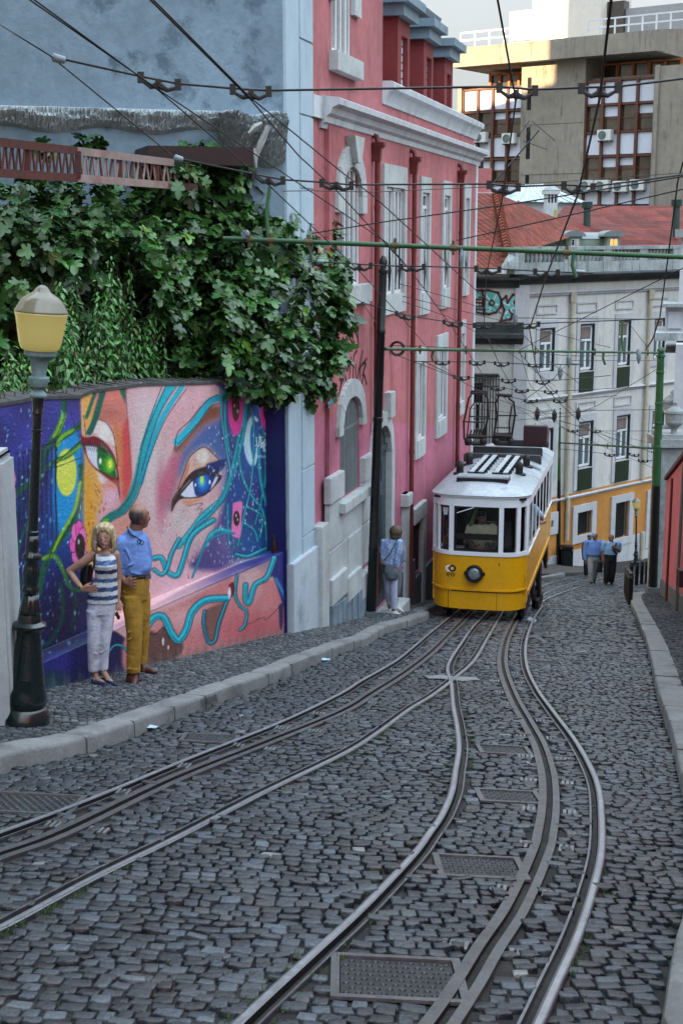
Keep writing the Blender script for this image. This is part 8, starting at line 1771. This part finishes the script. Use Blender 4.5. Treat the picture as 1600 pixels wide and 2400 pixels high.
def mus(P): x, y, d = M_.xy(P); c = np.repeat(np.array([[.42, .235, .03]]), len(P), 0); return c * (1 + .08 * np.sin(y * .02 + x * .03))[:, None]
M_.new().rings([(912, 985, 0, 178, 136), (908, 1080, 0, 180, 142), (905, 1180, 0, 172, 138), (900, 1270, 0, 160, 126)]).rings([(880, 1200, .03, 128, 126), (900, 1450, .05, 106, 108), (905, 1660, .05, 92, 94), (890, 1880, .03, 86, 88), (872, 2128, .02, 80, 84)]).rings([(985, 1200, -.04, 100, 110), (985, 1450, -.06, 92, 100), (975, 1700, -.09, 78, 84), (960, 1900, -.11, 70, 74), (945, 2075, -.12, 66, 72)])
for a, e in (((800, 1130, .13), (960, 1190, .14)), ((820, 1210, .13), (930, 1260, .13)), ((840, 1620, .13), (950, 1560, .12)), ((830, 1700, .13), (940, 1680, .12)), ((810, 2060, .10), (930, 2080, .09))): M_.cap(a, e, 9, 5)
remesh(M_.mb, 'trousers', M_cloth, m_, .009, mus, 4)
M_.new().rings([(914, 962, 0, 183, 141), (913, 1004, 0, 183, 141)]); remesh(M_.mb, 'belt', M_leath, m_, .009, flat((.03, .014, .01)), 1)
mb = MB(); mb.cbox(M_.p(1084, 975, .07), .05, .02, .045); mb.build('buckle', M_steel, m_)
M_.new().rings([(868, 2110, .0, 62, 66), (866, 2180, .02, 78, 90), (866, 2240, .03, 80, 98)]).chain([(880, 2210, .07), (900, 2222, .16)], [66, 40]); remesh(M_.mb, 'shoe', M_leath, m_, .008, flat((.075, .022, .018)), 2)
M_.new().rings([(960, 2050, -.12, 52, 56), (970, 2100, -.11, 66, 72), (975, 2160, -.10, 68, 78)]).chain([(990, 2130, -.09), (1080, 2148, -.06), (1112, 2156, -.05)], [50, 40, 28]); remesh(M_.mb, 'shoe', M_leath, m_, .008, flat((.075, .022, .018)), 2)
mb = MB(); mb.tube([M_.p(860, 400, .06), M_.p(900, 470, .115), M_.p(980, 520, .10), M_.p(1015, 560, .09)], .005, 5)
for dx, dy in ((0, 0), (28, 14)): mb.tube([M_.p(1000 + dx + 20 * math.cos(a), 560 + dy + 26 * math.sin(a), .10) for a in np.linspace(0, 6.283, 14)], .0035, 4)
tag(mb.build('spectacles', M_blk), 'spectacles hanging on a cord from the balding man neck', 'spectacles')

# ---- woman seen from behind at the leaning mast, and the person hidden behind her
b = G(930, 1438, ZS); k = (PY(922, 1231, b.y).z - b.z) / 1920.0
Q = Fig(b, 470, 2120, k); q_ = thing('person', 'brown-haired woman seen from behind in a pale blue patterned blouse beside the leaning mast', 'person', b, 'people on the left pavement')
Q.new().ell((430, 345, 0), 110, 130, 110).cap((430, 430, 0), (420, 520, 0), 55, 60).rings([(400, 500, 0, 80, 60), (370, 600, 0, 170, 100), (330, 1000, 0, 170, 110), (330, 1250, 0, 160, 110)]).chain([(490, 560, .04), (470, 850, .06), (440, 1060, .10)], [60, 48, 36]).hand((440, 1060, .1), (430, 1110, .12), 1, L=.8, r=14).chain([(170, 560, 0), (140, 800, .02), (150, 1000, .08)], [60, 46, 36]).chain([(390, 1250, .02), (390, 1700, .03), (390, 2060, 0)], [90, 60, 40]).chain([(250, 1250, 0), (290, 1700, -.05), (310, 2040, -.15)], [85, 55, 38])
remesh(Q.mb, 'body', M_skin, q_, .012, flat((.28, .14, .095)), 2)
def blo(P): x, y, d = Q.xy(P); t = sm(np.sin(x * .05 + 2 * np.sin(y * .03)) * np.sin(y * .045 + x * .02), .0, .3)[:, None]; return np.array([[.22, .33, .58]]) * (1 - t) + np.array([[.42, .52, .72]]) * t
Q.new().rings([(420, 470, 0, 90, 70), (370, 520, 0, 200, 105), (340, 650, 0, 205, 125), (320, 850, 0, 200, 130), (320, 1040, 0, 205, 135)]).chain([(500, 560, .05), (480, 760, .08), (450, 900, .09), (450, 1060, .10)], [88, 84, 70, 52]).chain([(180, 560, 0), (150, 800, .02), (150, 990, .05)], [72, 62, 54]); remesh(Q.mb, 'blouse', M_cloth, q_, .013, blo, 2)
Q.new().rings([(330, 1240, 0, 175, 120), (330, 1340, 0, 165, 118)]).rings([(390, 1320, .03, 92, 100), (395, 1700, .03, 80, 84), (405, 2010, .02, 68, 70)]).rings([(250, 1320, 0, 92, 100), (280, 1700, -.05, 66, 76), (310, 1970, -.14, 52, 60)]); remesh(Q.mb, 'trousers', M_cloth, q_, .013, flat((.50, .55, .74)), 2)
def hr2(P): x, y, d = Q.xy(P); t = (.5 + .5 * np.sin(x * .12 + y * .01))[:, None]; return np.array([[.05, .032, .02]]) * (1 - t) + np.array([[.16, .11, .07]]) * t
Q.new().ell((428, 335, .01), 140, 140, 135).ell((420, 430, .02), 130, 66, 110); remesh(Q.mb, 'hair', M_hair, q_, .012, hr2, 2)
Q.new().chain([(380, 2085, .05), (520, 2115, .10)], [46, 36]).chain([(480, 2030, -.12), (600, 2100, -.08)], [40, 30]); remesh(Q.mb, 'shoe', M_leath, q_, .012, flat((.55, .53, .5)), 2)
Q.new().chain([(440, 500, .11), (330, 720, .15), (180, 930, .13)], [11, 11, 11]); remesh(Q.mb, 'bag_strap', M_leath, q_, .010, flat((.01, .01, .012)), 1)
Q.new().rings([(300, 1010, .14, 90, 40), (290, 1150, .16, 120, 60), (320, 1290, .16, 110, 60), (330, 1350, .15, 60, 40)]).ell((420, 1230, .15), 80, 120, 50); tag(remesh(Q.mb, 'shoulder_bag', M_cloth, None, .012, flat((.09, .12, .14)), 2), 'soft grey shoulder bag on the back of the woman beside the leaning mast', 'bag')
b2 = b + E * .45 - R * .10; b2.z = gz(b2.x, b2.y, ZS); Q2 = Fig(b2, 540, 2080, k); p2 = thing('person', 'person in grey shorts and a lilac top almost hidden behind the brown-haired woman', 'person', b2, 'people on the left pavement')
Q2.new().ell((470, 330, 0), 100, 125, 110).cap((470, 430, 0), (470, 540, 0), 60, 70).rings([(480, 540, 0, 120, 90), (490, 1100, 0, 130, 100)]).chain([(580, 560, 0), (610, 800, .0), (590, 1050, .03)], [56, 44, 34]).hand((590, 1050, .03), (592, 1100, .03), 1, L=.7, r=13).chain([(500, 1200, 0), (510, 1650, 0), (500, 2000, 0)], [90, 64, 40]).chain([(420, 1200, 0), (410, 1650, -.05), (410, 2000, -.1)], [90, 64, 40]); remesh(Q2.mb, 'body', M_skin, p2, .014, flat((.22, .10, .06)), 2)
Q2.new().rings([(480, 520, 0, 150, 100), (500, 800, 0, 150, 110), (510, 1160, 0, 130, 110)]).rings([(560, 560, .05, 60, 40), (620, 700, .06, 90, 30), (650, 960, .06, 70, 24)]); remesh(Q2.mb, 'top', M_cloth, p2, .014, flat((.26, .27, .40)), 2)
Q2.new().rings([(490, 1120, 0, 130, 110), (520, 1300, 0, 120, 110), (530, 1500, 0, 96, 95), (525, 1700, 0, 70, 80)]); remesh(Q2.mb, 'shorts', M_cloth, p2, .014, flat((.16, .19, .21)), 2)
Q2.new().ell((470, 310, 0), 115, 120, 118); remesh(Q2.mb, 'hair', M_hair, p2, .014, flat((.3, .3, .3)), 1); Q2.new().chain([(500, 2040, 0), (600, 2070, .04)], [42, 32]); remesh(Q2.mb, 'shoe', M_leath, p2, .014, flat((.4, .4, .4)), 1)

# ---- men walking up the far end of the street
def walker(px, vtop, label, spec):
    b = G(*px); k = (PY(px[0], vtop, b.y).z - b.z) / 540.0; F = Fig(b, 0, 540, k); r = thing('person', label, 'person', b, 'men walking up the street'); spec(F, r); return F
def manA(F, r):
    F.new().ell((0, 42, 0), 27, 36, 32).ell((0, 60, .12), 7, 10, 8).cap((0, 70, 0), (0, 100, 0), 18, 20).rings([(0, 95, 0, 60, 26), (0, 200, 0, 62, 38), (5, 260, 0, 60, 38)]).chain([(-70, 105, 0), (-85, 190, 0), (-82, 290, .06)], [24, 20, 14]).hand((-82, 285, .06), (-80, 308, .07), 1, r=5).chain([(72, 105, 0), (84, 190, -.05), (76, 280, .0)], [24, 20, 14]).hand((76, 280, 0), (76, 300, 0), 1, r=5).chain([(-30, 260, 0), (-28, 400, .12), (-20, 520, .1)], [32, 24, 14]).chain([(28, 260, 0), (34, 400, -.1), (28, 520, -.25)], [32, 24, 14]); remesh(F.mb, 'body', M_skin, r, .02, flat((.24, .11, .075)), 2)
    F.new().rings([(0, 82, 0, 28, 24), (0, 98, 0, 70, 34), (0, 150, .02, 80, 46), (-2, 230, .03, 76, 50), (0, 246, .02, 68, 46)]).chain([(-72, 108, 0), (-90, 190, 0), (-88, 275, .05)], [30, 26, 20]).chain([(72, 108, 0), (88, 190, -.05), (82, 262, 0)], [30, 26, 20]); remesh(F.mb, 'shirt', M_cloth, r, .02, flat((.16, .28, .60)), 2)
    F.new().rings([(0, 235, .01, 66, 46), (-4, 290, 0, 64, 48)]).rings([(-32, 280, .02, 38, 42), (-30, 400, .12, 30, 34), (-22, 512, .10, 26, 28)]).rings([(28, 280, 0, 38, 42), (32, 400, -.1, 28, 34), (26, 505, -.22, 24, 28)]); remesh(F.mb, 'trousers', M_cloth, r, .02, flat((.33, .34, .32)), 2)
    F.new().ell((0, 28, -.02), 31, 30, 36).ell((-24, 48, -.02), 9, 20, 18).ell((24, 48, -.02), 9, 20, 18); remesh(F.mb, 'hair', M_hair, r, .018, flat((.36, .36, .38)), 1)
    F.new().chain([(-22, 526, .08), (-34, 532, .25)], [17, 14]).chain([(28, 520, -.25), (24, 530, -.1)], [17, 14]); remesh(F.mb, 'shoe', M_leath, r, .018, flat((.01, .01, .012)), 1)
FA = walker((1388, 1368), 1247, 'grey-haired man in a blue long-sleeved shirt and pale trousers walking up the far street', manA)
def manB(F, r):
    F.new().ell((0, 40, 0), 27, 38, 33).ell((0, 56, .12), 7, 10, 8).ell((-27, 44, 0), 5, 10, 6).ell((27, 44, 0), 5, 10, 6).cap((0, 70, 0), (0, 100, 0), 19, 21).rings([(0, 95, 0, 60, 26), (0, 200, 0, 66, 38), (5, 260, 0, 60, 38)]).chain([(-72, 105, 0), (-82, 190, 0), (-78, 280, .06)], [24, 20, 14]).hand((-78, 280, .06), (-76, 302, .07), 1, r=5).chain([(72, 105, 0), (86, 180, 0), (20, 132, .22)], [24, 20, 14]).hand((20, 132, .22), (8, 118, .24), 1, r=5).chain([(-30, 260, 0), (-34, 400, .05), (-36, 520, 0)], [32, 26, 16]).chain([(28, 260, 0), (26, 400, .0), (22, 520, -.05)], [32, 26, 16]); remesh(F.mb, 'body', M_skin, r, .02, flat((.26, .115, .075)), 2)
    F.new().rings([(0, 80, 0, 28, 24), (0, 96, 0, 68, 34), (0, 150, .02, 78, 46), (0, 215, .02, 74, 48)]).chain([(-72, 106, 0), (-82, 165, 0)], [32, 28]).chain([(72, 106, 0), (84, 160, 0)], [32, 28]); remesh(F.mb, 'polo_shirt', M_cloth, r, .02, flat((.24, .40, .60)), 2)
    F.new().rings([(0, 205, .01, 68, 46), (-4, 280, 0, 66, 48)]).rings([(-34, 270, .02, 38, 42), (-36, 400, .05, 32, 36), (-38, 516, .0, 26, 28)]).rings([(28, 270, 0, 38, 42), (28, 400, 0, 32, 36), (22, 516, -.05, 26, 28)]); remesh(F.mb, 'trousers', M_cloth, r, .02, flat((.008, .008, .012)), 2)
    F.new().chain([(-36, 526, 0), (-40, 532, .15)], [17, 14]).chain([(22, 522, -.05), (26, 532, .1)], [17, 14]); remesh(F.mb, 'shoe', M_leath, r, .018, flat((.01, .01, .012)), 1)
    F.new().chain([(46, 90, .12), (10, 150, .2), (50, 200, .15)], [9, 9, 9]); remesh(F.mb, 'bag_strap', M_leath, r, .016, flat((.015, .02, .02)), 1)
FBm = walker((1427, 1371), 1251, 'bald man in a light blue polo shirt and black trousers walking up the far street', manB)
FBm.new().rings([(-108, 275, .05, 12, 14), (-108, 290, .05, 28, 20), (-112, 400, .05, 30, 22)]); tag(remesh(FBm.mb, 'briefcase', M_leath, None, .018, flat((.01, .012, .018)), 1), 'dark bag carried low between the two walking men', 'bag')
def manC(F, r):
    F.new().ell((0, 40, 0), 26, 36, 32).cap((0, 70, 0), (0, 100, 0), 18, 20).rings([(0, 95, 0, 58, 26), (0, 260, 0, 58, 38)]).chain([(-68, 105, 0), (-80, 190, 0), (-74, 285, .05)], [24, 20, 14]).hand((-74, 285, .05), (-72, 305, .05), 1, r=5).chain([(-30, 260, 0), (-30, 520, 0)], [32, 16]).chain([(28, 260, 0), (26, 520, 0)], [32, 16]); remesh(F.mb, 'body', M_skin, r, .022, flat((.2, .09, .06)), 2)
    F.new().rings([(0, 86, 0, 60, 34), (0, 150, 0, 76, 44), (0, 245, 0, 66, 44)]); remesh(F.mb, 'shirt', M_cloth, r, .022, flat((.5, .52, .56)), 2); F.new().rings([(0, 240, 0, 62, 44), (0, 300, 0, 60, 44)]).rings([(-30, 290, 0, 36, 40), (-30, 515, 0, 26, 28)]).rings([(28, 290, 0, 36, 40), (26, 515, 0, 26, 28)]); remesh(F.mb, 'trousers', M_cloth, r, .022, flat((.012, .012, .016)), 2)
    F.new().ell((0, 24, -.02), 30, 28, 35); remesh(F.mb, 'hair', M_hair, r, .02, flat((.03, .02, .015)), 1)
walker((1377, 1352), 1254, 'dark-haired person in a pale top half hidden behind the two walking men', manC)

# ---- tram driver and the passenger leaning an arm out
c = PL(1126, 1245, TP(.5, .62, 0), TB_); k = 1 / 4.61 * c.y / FL * 1.02
Dv = Fig(c, 675, 1130, k); dv = thing('person', 'tram driver in a cream polo shirt seen through the windscreen', 'person', V((c.x, c.y, c.z - .5)), 'people riding in the tram')
Dv.new().ell((680, 985, 0), 46, 62, 52).ell((680, 1000, .10), 10, 16, 10).ell((632, 985, 0), 8, 16, 10).ell((728, 985, 0), 8, 16, 10).cap((680, 1030, 0), (680, 1075, 0), 32, 36).rings([(685, 1070, 0, 100, 50), (690, 1300, 0, 120, 70)]).chain([(555, 1110, 0), (525, 1200, .08), (600, 1290, .18)], [44, 36, 28]).hand((600, 1290, .18), (640, 1300, .22), 1, r=9).chain([(820, 1110, 0), (845, 1230, .05), (760, 1300, .18)], [44, 36, 28]).hand((760, 1300, .18), (725, 1306, .22), -1, r=9)
def skd(P): x, y, d = Dv.xy(P); c_ = np.repeat(np.array([[.28, .14, .10]]), len(P), 0); e = (np.minimum(np.hypot((x - 660) / 10, (y - 978) / 4), np.hypot((x - 700) / 10, (y - 978) / 4)) < 1) & (d > .02); c_[e] = (.02, .015, .015); l = (np.hypot((x - 680) / 18, (y - 1022) / 5) < 1) & (d > .02); c_[l] = (.12, .04, .04); return c_
remesh(Dv.mb, 'body', M_skin, dv, .009, skd, 2)
Dv.new().rings([(684, 1052, 0, 60, 44), (686, 1072, 0, 120, 58), (690, 1130, .01, 142, 78), (690, 1320, .02, 140, 84)]).chain([(570, 1100, 0), (535, 1180, .06)], [58, 46]).chain([(800, 1100, 0), (838, 1190, .04)], [58, 46]).chain([(650, 1060, .06), (684, 1095, .1), (718, 1060, .06)], [12, 10, 12]); remesh(Dv.mb, 'polo_shirt', M_cloth, dv, .011, flat((.82, .72, .50)), 2)
Dv.new().ell((680, 950, -.02), 52, 46, 56); remesh(Dv.mb, 'hair', M_hair, dv, .010, flat((.018, .015, .014)), 1)
Bp = BF + 3 * pitch + .45; pc = TP(.92, Bp, zGl0); Ps = Fig(pc, 0, 0, .01); ps = thing('person', 'tram passenger resting a bare forearm out of the side window', 'person', V((pc.x, pc.y, pc.z - .4)), 'people riding in the tram')
tl = (TP(1, Bp, 0) - TP(.92, Bp, 0))
Ps.r = TR_.copy(); Ps.f = -TB_
Ps.new().ell((-14, -50, -.05), 8, 11, 9).cap((-14, -42, -.05), (-14, -34, -.05), 5, 6).rings([(-14, -34, -.05, 16, 9), (-14, 20, -.05, 16, 11)]).chain([(2, -28, -.05), (14, -12, .0), (22, -2, .02)], [5.5, 4.8, 4.4]).chain([(22, -2, .02), (22, -3, .16), (17, -2, .27)], [4.4, 3.8, 2.8]).hand((17, -2, .27), (12, -3, .29), 1, r=1.0); remesh(Ps.mb, 'body', M_skin, ps, .011, flat((.27, .12, .085)), 2)
Ps.new().rings([(-14, -36, -.05, 17, 11), (-14, 20, -.05, 18, 13)]).chain([(0, -29, -.05), (14, -14, -.01)], [7, 6]); remesh(Ps.mb, 'shirt', M_cloth, ps, .012, flat((.35, .5, .65)), 2)
Ps.new().ell((-14, -54, -.06), 9, 9, 10); remesh(Ps.mb, 'hair', M_hair, ps, .011, flat((.02, .015, .012)), 1)
